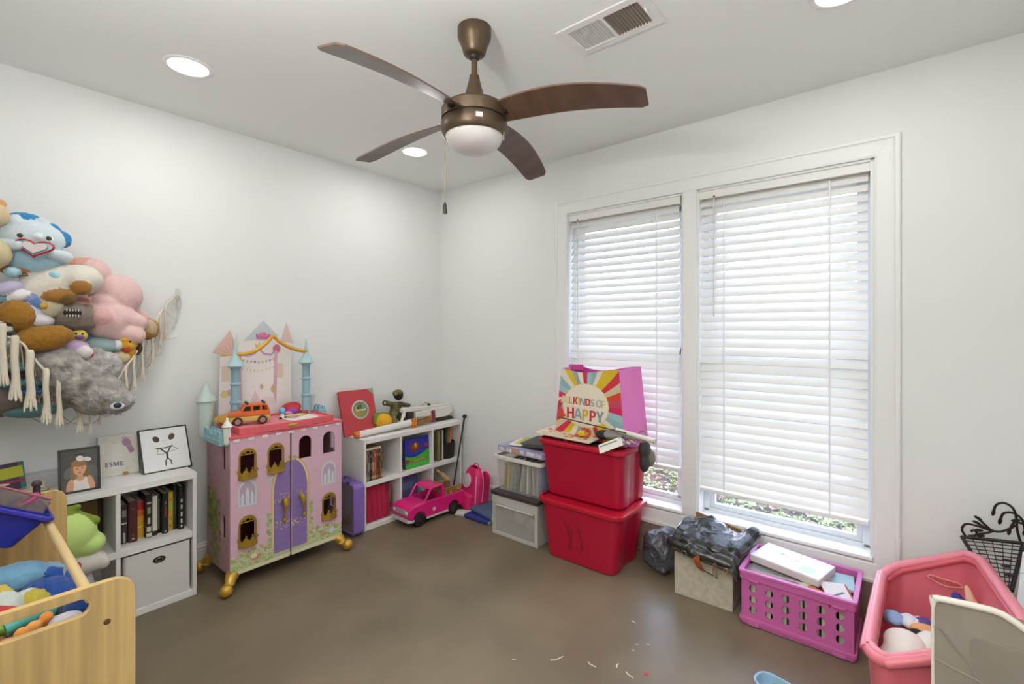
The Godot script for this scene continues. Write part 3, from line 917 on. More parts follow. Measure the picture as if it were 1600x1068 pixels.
	for k in 2:
		var a: float = [2.66, -0.36][k]
		var cx := cos(a) * 0.118
		var cz := sin(a) * 0.118
		var ln: float = [1.79, 2.0][k]
		var b := B.new().tube([V(cx, 2.045, cz), V(cx, ln, cz)], 0.0018, 6)
		var n := 0
		while 2.04 - n * 0.006 > ln:
			b.ell(V(cx, 2.04 - n * 0.006, cz), V(0.0026, 0.0026, 0.0026), 6); n += 1
		var o := obj("pull_chain", b, mat("b9ab93", 0.35, {"metal": 0.7}), fan)
		if k == 0: obj("pull_fob", B.new().mv(cx, 0, cz).lathe([[0.0, 1.745], [0.008, 1.746], [0.0085, 1.755], [0.007, 1.78], [0.003, 1.79], [0, 1.79]], 16), mat("3c2d20", 0.4), o)

# --- flat prints ---
func canvas(w: int, h: int, bg: String) -> Image:
	var im := Image.create(w, h, false, Image.FORMAT_RGB8)
	im.fill(Color(bg))
	return im

func el(im: Image, cx: float, cy: float, rx: float, ry: float, hex: String, deg := 0.0, a := 1.0):
	var k := Color(hex)
	var r := maxf(rx, ry)
	var cs := cos(deg_to_rad(deg))
	var sn := sin(deg_to_rad(deg))
	for y in range(maxi(0, int(cy - r)), mini(im.get_height(), int(cy + r) + 2)):
		for x in range(maxi(0, int(cx - r)), mini(im.get_width(), int(cx + r) + 2)):
			var dx := x + 0.5 - cx
			var dy := y + 0.5 - cy
			var p := (dx * cs + dy * sn) / rx
			var q := (dy * cs - dx * sn) / ry
			if p * p + q * q < 1.0: im.set_pixel(x, y, im.get_pixel(x, y).lerp(k, a) if a < 1.0 else k)

func poly(im: Image, pts: Array, hex: String):
	var k := Color(hex)
	var p := PackedVector2Array()
	var lo := Vector2(1e5, 1e5)
	var hi := -lo
	for i in range(0, pts.size(), 2):
		var q := Vector2(pts[i], pts[i + 1])
		p.append(q); lo = lo.min(q); hi = hi.max(q)
	for y in range(maxi(0, int(lo.y)), mini(im.get_height(), int(hi.y) + 2)):
		for x in range(maxi(0, int(lo.x)), mini(im.get_width(), int(hi.x) + 2)):
			if Geometry2D.is_point_in_polygon(Vector2(x + 0.5, y + 0.5), p): im.set_pixel(x, y, k)

func line(im: Image, pts: Array, w: float, hex: String):
	for i in range(0, pts.size() - 2, 2):
		var a := Vector2(pts[i], pts[i + 1])
		var b := Vector2(pts[i + 2], pts[i + 3])
		var n := maxi(1, int(a.distance_to(b) / maxf(0.6, w * 0.35)))
		for k in n + 1:
			var q := a.lerp(b, float(k) / n)
			el(im, q.x, q.y, w / 2, w / 2, hex)

func face(w: float, h: float) -> B:   # a print's own sheet, standing on its base, facing +z
	var b := B.new()
	b.quad(V(-w / 2, 0, 0), V(w / 2, 0, 0), V(w / 2, h, 0), V(-w / 2, h, 0), Vector3.BACK)
	return b

# --- builders used more than once ---
func cube_shelf(label: String, p: Vector3, turn: float, cols: int, w: float, h: float, dp: float) -> Node3D:   # open two-row cube shelf; origin at the middle of its floor, front +z
	var t := thing("cube_shelf", label, "shelf", p, turn, "white cube shelves")
	var m := mat("eae8e4", 0.5, {"n": "paint_n", "ns": 0.05})
	var v := 0.018
	var k := 0.03
	obj("top_panel", B.new().box(0, h - k / 2, 0, w, k, dp, 0.002), m, t)
	obj("bottom_panel", B.new().box(0, k / 2, 0, w - 0.002, k, dp, 0.002), m, t)
	obj("shelf_board", B.new().box(0, h / 2, -0.001, w - 2 * v, k, dp - 0.004, 0.002), m, t)
	for s in [-1, 1]: obj("side_panel", B.new().box(s * (w / 2 - v / 2), h / 2, -0.0005, v, h - 2 * k, dp - 0.002, 0.002), m, t)
	for i in range(1, cols):
		for r in 2: obj("divider", B.new().box(-w / 2 + v / 2 + (w - v) * i / cols, k + (h / 2 - 1.5 * k) / 2 + r * (h / 2 - k / 2), -0.0015, v, h / 2 - 1.5 * k, dp - 0.005, 0.002), m, t)
	obj("back_panel", B.new().box(0, h / 2, -dp / 2 + 0.004, w - 0.01, h - 0.01, 0.004, 0), m, t)
	return t

func book(label: String, p: Vector3, turn: float, th: float, h: float, dp: float, hex: String, bands := [], group := "", lean := 0.0, flat := false) -> Node3D:   # origin at the foot of the spine, spine to +z, pages behind it
	var t := thing("book", label, "book", p, turn, group)
	if flat: t.rotation_degrees.z = 90
	elif lean != 0: t.rotation_degrees.z = lean
	var m := mat(hex, 0.5)
	var b := B.new()
	for s in [-1, 1]: b.box(s * (th / 2 - 0.0011), h / 2, -dp / 2 - 0.003, 0.0022, h, dp - 0.005, 0.0006)
	var pr := PackedVector2Array()
	for i in 7:
		var a := PI * i / 6
		pr.append(V2(cos(a) * th / 2, -0.005 + sin(a) * minf(0.005, th * 0.22)))
	b.x = Transform3D(Basis(V(1, 0, 0), V(0, 0, 1), V(0, -1, 0)), V(0, h, 0))
	b.prism(pr, 0, h, 0.0, [], 0.6)
	obj("cover", b, m, t)
	obj("pages", B.new().box(0, h / 2, -dp / 2 - 0.002, th - 0.0045, h - 0.006, dp - 0.008, 0.0004), mat("e6dfcd", 0.85), t)
	for q in bands:
		b = B.new()
		var pq := PackedVector2Array()
		for i in 7:
			var a := PI * (0.08 + 0.84 * i / 6)
			pq.append(V2(cos(a) * th / 2 * float(q[3] if q.size() > 3 else 1.0), -0.0043 + sin(a) * minf(0.005, th * 0.22)))
		b.x = Transform3D(Basis(V(1, 0, 0), V(0, 0, 1), V(0, -1, 0)), V(0, q[1] * h, 0))
		b.prism(pq, 0, (q[1] - q[0]) * h, 0.0, [], 0.6)
		obj("spine_print", b, mat(q[2], 0.5), t)
	return t

func frame(t: Node3D, w: float, h: float, rim: float, dp: float, hex: String):   # picture frame, foot at the origin, facing +z
	obj("frame_moulding", B.new().prism(PackedVector2Array([V2(-w / 2, 0), V2(w / 2, 0), V2(w / 2, h), V2(-w / 2, h)]), -dp, 0, 0.0015, [PackedVector2Array([V2(-w / 2 + rim, rim), V2(w / 2 - rim, rim), V2(w / 2 - rim, h - rim), V2(-w / 2 + rim, h - rim)])]), mat(hex, 0.35), t)
	obj("backing_board", B.new().box(0, h / 2, -dp + 0.001, w - 0.006, h - 0.006, 0.003, 0), mat("6b5f52", 0.8), t)

func left_side():
	cube_shelf("white cube shelf under the toy hammock, books and a fabric drawer inside", V(0.148, 0, 2.292), 90, 3, 0.9, 0.601, 0.296)
	# fabric drawer
	var t := thing("fabric_bin", "off-white fabric drawer with an oval black grommet in the lower shelf cell", "storage bin", V(0.16, 0.03, 1.996), 90)
	var b := B.new()
	b.shell([ring(0, 0.0, 0, 0.25, 0.25, 0.012), ring(0, 0.003, 0, 0.256, 0.256, 0.012), ring(0, 0.247, 0, 0.256, 0.256, 0.012)], 0.004)
	obj("box", b, mat("dcd9d2", 0.9, {"n": "weave_n", "ns": 0.3, "s": 18.0}), t)
	b = B.new().at(Transform3D(Basis(V(1, 0, 0), V(0, 0, 1), V(0, -0.62, 0)), V(0.002, 0.195, 0.128)))
	b.lathe([[0.013, 0.0], [0.019, 0.0035], [0.024, 0.002], [0.0255, 0.0], [0.013, 0.0]], 24)
	obj("grommet", b, mat("3c3226", 0.35, {"metal": 0.6}), t)
	obj("grommet_hole", B.new().mv(0.002, 0.195, 0.1285).box(0, 0, 0, 0.022, 0.012, 0.001, 0), mat("1c1814", 0.9), t)
	# ten books with their spines to the room, on the shelf board
	var bk := [
		["dark grey paperback novel with pale title bands, leftmost of the shelved books", 0.026, 0.178, "3a3634", [[0.02, 0.28, "a9a3a8", 0.6], [0.5, 0.54, "c9c3bb", 0.9], [0.68, 0.86, "8d8278", 0.8]]],
		["thick maroon hardback with plain spine among the shelved books", 0.034, 0.19, "4a1d1c", [[0.06, 0.1, "b09a8a", 0.5], [0.17, 0.18, "8a6a60", 0.5], [0.8, 0.82, "7a4a44", 0.7]]],
		["novel with a red to golden yellow spine on the shelf", 0.029, 0.172, "d6a338", [[0.78, 1.0, "b3232b", 1.02], [0.6, 0.78, "cf6a34", 1.02], [0.3, 0.33, "f0cf6a", 0.9]]],
		["black paperback with cream mottled spine beside the yellow novel", 0.027, 0.204, "2b2620", [[0.02, 0.1, "cfc6a8", 0.9], [0.14, 0.25, "c9bfa6", 0.8], [0.32, 0.46, "b9b09a", 0.6], [0.55, 0.7, "a39a78", 0.7], [0.78, 0.82, "c9bfa6", 0.8]]],
		["slim paperback with a white spine and black foot", 0.021, 0.19, "26221e", [[0.12, 1.0, "d5d2c6", 1.0]]],
		["thin dark green paperback with a grey title strip", 0.016, 0.186, "25281f", [[0.1, 0.9, "6f6f5c", 0.6]]],
		["black paperback with a small red emblem on its spine", 0.024, 0.194, "1f1b1c", [[0.4, 0.68, "8d2c2c", 0.5], [0.03, 0.08, "a49c94", 0.6], [0.72, 0.8, "6a6466", 0.6]]],
		["yellow and lime green novel with orange spots on its spine", 0.024, 0.19, "c9a93a", [[0.5, 0.75, "a9b43a", 1.0], [0.1, 0.16, "c85a2c", 0.5], [0.28, 0.36, "d0702c", 0.5], [0.76, 0.84, "d2703a", 0.6], [0.48, 0.5, "d86a2a", 0.9]]],
		["dark green hardback, tall, second from the shelf's right side", 0.016, 0.222, "27301f", [[0.3, 0.7, "4a5238", 0.4]]],
		["black novel with white letters down its spine, rightmost shelved book", 0.024, 0.212, "1c1a1a", [[0.05, 0.1, "d8d4cc", 0.5], [0.14, 0.24, "c6d0c4", 0.5], [0.3, 0.4, "d8d4cc", 0.5], [0.47, 0.57, "b8c4b8", 0.5], [0.63, 0.7, "d8d4cc", 0.5]]]]
	var z := 2.121
	for i in bk.size():
		var q: Array = bk[i]
		z -= q[1] / 2
		book(q[0], V(0.19 + 0.06 * sin(i * 2.3) * 0.25 + 0.02, 0.3156, z), 90, q[1], q[2], 0.135, q[3], q[4], "novels in the shelf under the hammock")
		z -= q[1] / 2 + 0.0006
	# brown framed board in the middle cell
	t = thing("framed_board", "tan board in a dark rounded frame inside the shelf behind the green plush", "picture frame", V(0.06, 0.3156, 2.27), 90)
	b = B.new().prism(rrect(-0.11, 0, 0.11, 0.2, 0.02), -0.012, 0.0, 0.003, [rrect(-0.095, 0.014, 0.095, 0.186, 0.012)])
	obj("frame_moulding", b, mat("4a3a2c", 0.5), t)
	obj("board", B.new().box(0, 0.1, -0.008, 0.2, 0.18, 0.004, 0), mat("a5854c", 0.6, {"tex": "card"}), t)
	# things on top
	var top := 0.6015
	var im := canvas(128, 176, "4d4a45")
	el(im, 20, 60, 60, 70, "3a3733", 0, 0.6); el(im, 26, 96, 16, 26, "7f8480", 20, 0.5); el(im, 106, 120, 26, 50, "7c7c76", 0, 0.4)
	el(im, 62, 84, 31, 46, "8a6238"); el(im, 46, 108, 13, 26, "8a6a40", 18); el(im, 86, 104, 14, 26, "7c5c34", -14)
	el(im, 66, 128, 13, 22, "d39a72"); el(im, 64, 82, 22, 30, "dba57c"); el(im, 60, 60, 26, 14, "9a6a38", 10)
	poly(im, [36, 132, 60, 124, 70, 134, 84, 120, 100, 132, 100, 176, 40, 176], "ded5cf")
	el(im, 30, 158, 13, 34, "d09a72", 8); el(im, 104, 150, 11, 34, "d09a72", -14); el(im, 66, 126, 12, 10, "d39a72")
	el(im, 55, 82, 4, 2, "6a4a38"); el(im, 74, 81, 4, 2, "6a4a38"); el(im, 65, 91, 3, 4, "c98f68"); el(im, 65, 101, 7, 2.2, "b5645a")
	el(im, 66, 38, 14, 12, "e8e0dc", 30); el(im, 92, 44, 15, 9, "e4dad8", 20); el(im, 78, 44, 6, 6, "d8cac8")
	t = thing("photo_frame", "dark narrow frame with a portrait of a fair-haired child in white", "photo frame", V(0.243, top, 2.264), 86)
	t.rotation_degrees.x = -13
	frame(t, 0.136, 0.188, 0.009, 0.014, "2b211d")
	var pf := obj("portrait_print", face(0.118, 0.17).mv(0, 0, 0), pic(im, 0.3), t)
	pf.position = V(0, 0.009, -0.004)
	obj("easel_leg", B.new().mv(0, 0.085, -0.04, 0, 25).box(0, 0, 0, 0.04, 0.17, 0.003, 0.001), mat("2b211d", 0.6), t)
	im = canvas(150, 190, "e5e0d6")
	el(im, 106, 38, 16, 21, "b88fa6", -20); el(im, 118, 66, 11, 24, "bd95ab", -24); el(im, 124, 80, 11, 12, "b88fa6")
	for k in 5: el(im, 90 + k * 7, 12 + absf(k - 1.5) * 2.4, 3.4 - k * 0.3, 4 - k * 0.35, "c4a2b2")
	for q in [[22, 12], [60, 34], [132, 128], [140, 140], [104, 164], [16, 168]]: el(im, q[0], q[1], 5, 2.4, "c9cf9a", 40); el(im, q[0] + 4, q[1] - 3, 3, 2, "d8dca8", -30)
	line(im, [10, 182, 50, 176, 96, 170, 138, 146], 1.6, "d0d49a")
	t = thing("footprint_canvas", "white canvas with a lilac baby footprint and painted name, leaning on the wall", "canvas", V(0.068, top, 2.098), 90)
	t.rotation_degrees.x = -9
	obj("stretched_canvas", B.new().box(0, 0.095, -0.008, 0.152, 0.19, 0.015, 0.002), mat("ddd8cd", 0.85), t)
	obj("painted_front", face(0.15, 0.188), pic(im, 0.8), t).position = V(0, 0.001, 0.0002)
	letters("painted_name", "ESME", 0.028, mat("6f6a86", 0.8), t, tf(-0.018, 0.055, 0.0006, 0, 0, -3), 0.0006)
	t = thing("drawing_frame", "thick dark-framed white ink drawing of leaves on a forked stem, leaning on the wall", "picture frame", V(0.158, top, 1.923), 90)
	t.rotation_degrees.x = -27
	frame(t, 0.205, 0.225, 0.0065, 0.026, "2c1d16")
	im = canvas(240, 264, "e6e5e6")
	el(im, 78, 64, 16, 21, "4a2f24", -30); el(im, 160, 58, 16, 22, "4a2f24", 30)
	line(im, [100, 76, 118, 84, 144, 74], 2, "b9b9b4")
	line(im, [72, 122, 118, 126, 158, 118], 6, "3a2a1f"); line(im, [92, 126, 122, 160, 124, 196], 8, "3a2a1f"); line(im, [150, 120, 128, 158, 124, 190], 8, "3a2a1f")
	line(im, [124, 190, 112, 214, 112, 238], 6, "3a2a1f"); line(im, [124, 190, 140, 212, 142, 236], 6, "3a2a1f"); line(im, [84, 126, 72, 158, 108, 164], 2.4, "3a2a1f"); line(im, [156, 122, 184, 142, 140, 156], 2.4, "3a2a1f")
	obj("drawing_print", face(0.192, 0.212), pic(im, 0.5), t).position = V(0, 0.0065, -0.003)
	# pile at the shelf's left end
	book("brick red hardback lying flat at the bottom of the pile left of the photo frame", V(0.14, top + 0.018, 2.53), 84, 0.036, 0.19, 0.15, "9a3a2c", [], "", 0, true).position = V(0.15, top + 0.018, 2.545)
	t = thing("picture_book", "colourful green, yellow and pink picture book tilted on the red hardback", "book", V(0.12, top + 0.086, 2.51), 88)
	t.rotation_degrees.z = 6; t.rotation_degrees.x = 14
	obj("cover", B.new().box(0, 0, 0, 0.18, 0.05, 0.15, 0.002), mat("3f7a78", 0.45), t)
	obj("yellow_corner", B.new().box(0.02, 0.0, 0.0, 0.11, 0.0515, 0.152, 0.002), mat("4a3b52", 0.45), t)
	obj("cover_print", B.new().box(0.03, 0.012, 0.0, 0.12, 0.012, 0.154, 0.002), mat("a83c55", 0.45), t)
	obj("cover_print", B.new().box(0.01, 0.026, 0.02, 0.15, 0.003, 0.1, 0.001), mat("bdbb2e", 0.45), t)
	obj("cover_print", B.new().ell(V(0.0, 0.006, 0.0765), V(0.045, 0.008, 0.002), 12), mat("d8d4d0", 0.45), t)
	t = thing("paper_stack", "loose stack of cream papers between the red hardback and the photo frame", "papers", V(0.1, top, 2.405), 90)
	for k in 9: obj("sheet", B.new().mv(0, 0.003 + k * 0.0042, 0, 7.0 * sin(k * 2.1), 0, 0).box(0.004 * sin(k * 3.0), 0, 0, 0.1, 0.0034, 0.15, 0.0004), mat(["d9d2c0", "c9b999", "e2dccd"][k % 3], 0.85), t)
	t = thing("shallow_box", "low pale lavender box behind the photo frame on the shelf top", "box", V(0.04, top, 2.375), 90)
	obj("box", B.new().box(0, 0.035, 0, 0.14, 0.07, 0.05, 0.003), mat("c9c6ca", 0.7), t)
	obj("lid", B.new().box(0, 0.064, 0, 0.144, 0.014, 0.054, 0.003), mat("cfcdd0", 0.7), t)
	solo("bead", B.new().mv(0.075, top, 2.075).lathe([[0.0, 0], [0.009, 0.001], [0.012, 0.006], [0.008, 0.012], [0.0, 0.013]], 12), mat("b8803a", 0.4), "small amber bead lying in front of the footprint canvas", "bead")
	# lime plush with an olive cap, leaning out of the middle cell, its pale body below
	var lime := Color("bfda7e")
	var pale := Color("d2cbc2")
	var olive := Color("7c8f2e")
	var o := soft([eg(0.36, 0.46, 2.318, 0.075, 0.095, 0.092, lime, 0, 14, 8), eg(0.36, 0.412, 2.265, 0.065, 0.05, 0.066, lime), eg(0.345, 0.552, 2.33, 0.04, 0.022, 0.05, olive), lb(V(0.35, 0.552, 2.31), V(0.375, 0.505, 2.236), 0.016, 0.017, olive), lb(V(0.352, 0.56, 2.32), V(0.37, 0.575, 2.29), 0.02, 0.012, olive),
		eg(0.36, 0.34, 2.285, 0.07, 0.05, 0.088, pale), lb(V(0.37, 0.35, 2.25), V(0.385, 0.325, 2.215), 0.034, 0.026, pale), lb(V(0.37, 0.29, 2.31), V(0.4, 0.12, 2.32), 0.045, 0.05, Color("c3b6aa")), lb(V(0.36, 0.27, 2.28), V(0.38, 0.14, 2.255), 0.04, 0.035, Color("b5b2b4"))], 0.006, 0.01)
	var pl := solo("plush_toy", o, mat("ffffff", 0.9, {"vc": 1, "n": "fur_n", "ns": 0.18, "s": 9.0, "rim": 0.4}), "lime green plush with an olive leafy cap leaning out of the shelf", "plush toy")
	obj("red_button", B.new().ell(V(0.428, 0.355, 2.3) - pl.position, V(0.012, 0.016, 0.014), 12), mat("c4343a", 0.6), pl)

func castle():
	var t := thing("toy_castle", "pink toy castle play cabinet with purple arched doors and gold scroll feet", "toy castle", V(0.255, 0, 1.4375), 90)
	var fz := 0.165
	# print of the front, 0.6 m wide and 0.68 m tall
	var im := canvas(600, 680, "d7b0bf")
	var rng := RandomNumberGenerator.new(); rng.seed = 31
	for i in 150: el(im, rng.randf() * 600, rng.randf() * 600, rng.randf_range(8, 26), rng.randf_range(5, 12), ["dbb9c8", "d3a8bd", "d9b6ba", "cfa6c2"][i % 4], 0, 0.5)
	for k in 2:
		var cx: float = [80, 520][k]
		# printed leaded window with plain towers
		poly(im, [cx - 44, 348, cx + 44, 348, cx + 44, 262, cx + 36, 238, cx + 20, 222, cx, 216, cx - 20, 222, cx - 36, 238, cx - 44, 262], "c9d2cf")
		poly(im, [cx - 36, 340, cx + 36, 340, cx + 36, 264, cx + 28, 244, cx + 14, 232, cx, 228, cx - 14, 232, cx - 28, 244, cx - 36, 264], "bba3b8")
		for q in [[-24, 300, 14], [0, 276, 16], [22, 296, 14]]:
			poly(im, [cx + q[0] - q[2] / 2, 340, cx + q[0] + q[2] / 2, 340, cx + q[0] + q[2] / 2, q[1], cx + q[0], q[1] - 22, cx + q[0] - q[2] / 2, q[1]], "d3dadb")
		for x in [-18, 0, 18]: line(im, [cx + x, 290, cx + x, 340], 2, "b9c6c4")
		line(im, [cx - 36, 312, cx + 36, 312], 2, "b9c6c4")
	el(im, 186, 248, 18, 8, "bcc2c8", 30); el(im, 200, 236, 14, 7, "c6ccd0", -40)
	# arch and double door
	for w in [[104, 147, "c9a96a"], [97, 153, "e0cf9c"], [91, 160, "8a70a8"]]:
		var pts := [300.0 - w[0], 680.0, 300.0 + w[0], 680.0]
		for i in 25:
			var a := PI * i / 24
			pts.append(300.0 + cos(a) * w[0]); pts.append(w[1] + 100.0 + 60.0 - sin(a) * 160.0)
		poly(im, pts, w[2])
	for i in 26: line(im, [212, 300 + i * 15, 388, 300 + i * 15 - 2], 1.6, ["7d639c", "9a82b6", "84699f"][i % 3])
	for i in 60:
		var sx := rng.randf_range(214, 386)
		el(im, sx, [352, 500, 506][i % 3] + rng.randf_range(-22, 22), rng.randf_range(3, 9), 3, ["c2a066", "d8bf86", "b58a8a"][i % 3], rng.randf_range(-40, 40))
	for s in [-1, 1]:
		for i in 40: el(im, 300 + s * (112 + rng.randf_range(-6, 10)), rng.randf_range(420, 600), rng.randf_range(5, 11), rng.randf_range(4, 7), ["9fb07a", "b3c08c", "8ca06a"][i % 3], rng.randf_range(0, 90))
	for i in 26: el(im, 300 + rng.randf_range(-52, 52), 150 + rng.randf_range(-6, 14), 7, 5, ["c9b06a", "d8c48c", "bfa25a"][i % 3])
	# lawn, bushes and flowers along the foot
	poly(im, [0, 680, 0, 604, 70, 590, 130, 604, 190, 610, 205, 640, 395, 640, 410, 606, 470, 600, 540, 592, 600, 604, 600, 680], "b9bf93")
	for i in 240:
		var x := rng.randf() * 600
		if x > 205 and x < 395: continue
		el(im, x, rng.randf_range(575, 650) + (20 if absf(x - 110) > 60 and absf(x - 500) > 60 else 0), rng.randf_range(6, 15), rng.randf_range(4, 9), ["a9b85e", "97aa58", "c3cb9a", "b4bd7c"][i % 4], rng.randf_range(0, 60))
	for i in 120:
		var x := rng.randf() * 600
		if x > 205 and x < 395: continue
		el(im, x, rng.randf_range(572, 640), 3.6, 3.6, ["e6d8d6", "c98f92", "d8d2b4", "e2c4ca", "a9bccb"][i % 5])
	poly(im, [0, 680, 0, 662, 600, 655, 600, 680], "d6d2ae")
	el(im, 540, 618, 15, 18, "c5ccd2"); el(im, 488, 626, 20, 12, "c69a78"); el(im, 120, 622, 26, 16, "c98a7c"); el(im, 110, 612, 16, 12, "ddd5b8")
	var pm := pic(im, 0.55)
	pm.uv1_scale = V(1 / 0.6, -1 / 0.68, 1); pm.uv1_offset = V(0.5, 1.0 + 0.08 / 0.68, 0)
	var gold := mat("b08d35", 0.38, {"metal": 0.5})
	var maroon := mat("8a434a", 0.7)
	var wins := [[-0.22, 0.572], [-0.08, 0.572], [0.08, 0.592], [0.22, 0.592], [-0.22, 0.232], [0.22, 0.232]]
	for s in [-1, 1]:
		var holes := []
		for q in wins:
			if q[0] * s > 0: holes.append(arch(q[0], q[1], 0.07, 0.122))
		var xa: float = minf(s * 0.3, s * 0.004)
		var d := obj("door", B.new().prism(PackedVector2Array([V2(xa, 0.08), V2(xa + 0.296, 0.08), V2(xa + 0.296, 0.757), V2(xa, 0.757)]), fz - 0.01, fz, 0.0012, holes), pm, t)
		var h := B.new()
		h.tube(curve([V(-0.038 if s < 0 else 0.052, 0.39, fz), V(-0.036 if s < 0 else 0.055, 0.39, fz + 0.016), V(-0.036 if s < 0 else 0.06, 0.365, fz + 0.022), V(-0.037 if s < 0 else 0.066, 0.33, fz + 0.014), V(-0.038 if s < 0 else 0.068, 0.295, fz + 0.01)], 5), [0.008, 0.011, 0.012, 0.0125, 0.013, 0.014, 0.0145, 0.0145, 0.014, 0.013, 0.012, 0.0105, 0.009, 0.0075, 0.0065, 0.0055, 0.005, 0.0045, 0.004, 0.0035, 0.003], 10)
		h.ell(V(-0.038 if s < 0 else 0.068, 0.284, fz + 0.01), V(0.009, 0.012, 0.009), 12)
		obj("handle", h, gold, d)
	for i in [0, 1, 4, 5]:
		var q: Array = wins[i]
		var g := B.new()
		g.prism(arch(q[0], q[1] - 0.01, 0.086, 0.142), fz, fz + 0.005, 0.0015, [arch(q[0], q[1] + 0.0, 0.07, 0.122)])
		g.prism(PackedVector2Array([V2(q[0] - 0.0345, q[1] + 0.097), V2(q[0] + 0.0345, q[1] + 0.097), V2(q[0] + 0.026, q[1] + 0.115), V2(q[0], q[1] + 0.124), V2(q[0] - 0.026, q[1] + 0.115)]), fz + 0.0005, fz + 0.004, 0.001, [arch(q[0], q[1] + 0.103, 0.02, 0.013, 8), arch(q[0] - 0.019, q[1] + 0.101, 0.01, 0.009, 6), arch(q[0] + 0.019, q[1] + 0.101, 0.01, 0.009, 6)])
		var f := obj("window_frame", g, gold, t)
		g = B.new()
		for k in 12:   # bowed balcony with a crown edge
			var a0 := -0.5 + k / 12.0
			var a1 := -0.5 + (k + 1) / 12.0
			var pa := V(q[0] + a0 * 0.092, 0, fz + 0.004 + 0.022 * cos(a0 * PI))
			var pb := V(q[0] + a1 * 0.092, 0, fz + 0.004 + 0.022 * cos(a1 * PI))
			var ya: float = q[1] + 0.006 + 0.022 * absf(sin(a0 * PI * 3.0))
			var yb: float = q[1] + 0.006 + 0.022 * absf(sin(a1 * PI * 3.0))
			var lo: float = q[1] - 0.018
			g.hexa([V(pa.x, lo, pa.z - 0.003), V(pb.x, lo, pb.z - 0.003), V(pb.x, lo, pb.z), V(pa.x, lo, pa.z), V(pa.x, ya, pa.z - 0.003), V(pb.x, yb, pb.z - 0.003), V(pb.x, yb, pb.z), V(pa.x, ya, pa.z)])
			g.hexa([V(pa.x, lo - 0.004, fz), V(pb.x, lo - 0.004, fz), V(pb.x, lo - 0.004, pb.z + 0.003), V(pa.x, lo - 0.004, pa.z + 0.003), V(pa.x, lo + 0.003, fz), V(pb.x, lo + 0.003, fz), V(pb.x, lo + 0.003, pb.z + 0.003), V(pa.x, lo + 0.003, pa.z + 0.003)])
		for k in [-1, 1]:
			g.ell(V(q[0] + k * 0.0155, q[1] + 0.033, fz + 0.024), V(0.0045, 0.005, 0.0045), 8); g.ell(V(q[0] + k * 0.048, q[1] + 0.016, fz + 0.005), V(0.004, 0.005, 0.004), 8)
		obj("balcony", g, gold, f)
	# body: sides with slit windows, back, floor, dark inside
	var sim := canvas(160, 340, "b78f96")
	for i in 90: el(sim, rng.randf() * 160, rng.randf() * 340, rng.randf_range(8, 18), rng.randf_range(4, 8), ["bd959b", "ae878e", "b39190"][i % 3], 0, 0.6)
	for i in 150:
		var x := rng.randf_range(70, 120)
		el(sim, 160 - x + rng.randf_range(-16, 10), 170 + rng.randf() * 170, rng.randf_range(4, 11), rng.randf_range(3, 7), ["8a8a4e", "7c8046", "9aa058", "90846a"][i % 4], rng.randf_range(0, 90))
	for i in 60: el(sim, rng.randf_range(4, 60), 150 + rng.randf() * 100, rng.randf_range(5, 12), rng.randf_range(3, 7), ["7f8a3e", "8f9a4c", "6f7a3a"][i % 3], rng.randf_range(0, 90))
	var sm := pic(sim, 0.6)
	sm.uv1_scale = V(1 / 0.31, -1 / 0.68, 1); sm.uv1_offset = V(0.5, 1.0 + 0.08 / 0.68, 0)
	for s in [-1, 1]:
		var hs := []
		for y in [0.592, 0.245]: hs.append(arch(0.075, y, 0.042, 0.12, 6))
		var sp := obj("side_panel", B.new().prism(PackedVector2Array([V2(-0.155, 0.08), V2(0.155, 0.08), V2(0.155, 0.757), V2(-0.155, 0.757)]), -0.005, 0.005, 0.001, hs), sm, t)
		sp.transform = Transform3D(Basis(V(0, 0, 1), V(0, 1, 0), V(-1, 0, 0)), V(s * 0.294, 0, 0))
	obj("back_panel", B.new().box(0, 0.42, -0.152, 0.58, 0.67, 0.008, 0.001), maroon, t)
	obj("floor_board", B.new().box(0, 0.087, 0, 0.578, 0.014, 0.3, 0.001), mat("c8a98f", 0.6), t)
	obj("inner_shelf", B.new().box(0, 0.42, 0, 0.576, 0.012, 0.28, 0.001), maroon, t)
	obj("centre_post", B.new().box(0, 0.42, 0.13, 0.03, 0.66, 0.03, 0.001), mat("5a2c22", 0.6), t)
	# scroll feet
	for s in [-1, 1]:
		for k in [-1, 1]:
			var f := B.new()
			var c := V(s * 0.29, 0.078, k * 0.15)
			var o := V(s * 0.72, 0, k * 0.7).normalized()
			var pth := curve([c + V(0, 0.006, 0) - o * 0.02, c + o * 0.002 + V(0, -0.008, 0), c + o * 0.018 + V(0, -0.028, 0), c + o * 0.036 + V(0, -0.043, 0)], 4)
			f.tube(pth, [0.03, 0.031, 0.031, 0.03, 0.029, 0.027, 0.025, 0.023, 0.021, 0.019, 0.018, 0.018, 0.018], 14)
			f.ell(c + o * 0.05 + V(0, -0.046, 0), V(0.031, 0.031, 0.031), 18)
			f.ell(c + o * 0.012 + V(0, -0.03, 0), V(0.026, 0.014, 0.026), 14)
			obj("scroll_foot", f, mat("c39a3c", 0.34, {"metal": 0.45}), t)
	# coral worktop: flange, bulging apron, recessed top
	var coral := mat("e0646c", 0.42)
	var bulge := PackedVector2Array()
	for i in 17:
		var x := -0.255 + 0.51 * i / 16
		bulge.append(V2(x, -(fz - 0.01 + 0.028 * cos(x / 0.255 * PI / 2))))
	bulge.append(V2(0.255, 0.15)); bulge.append(V2(-0.255, 0.15))
	var lay := Basis(V(1, 0, 0), V(0, 0, -1), V(0, 1, 0))
	obj("worktop", B.new().at(Transform3D(lay, V(0, 0, 0))).prism(rrect(-0.305, -(fz + 0.006), 0.305, 0.155, 0.01), 0.757, 0.77, 0.002), coral, t)
	var inner := PackedVector2Array()
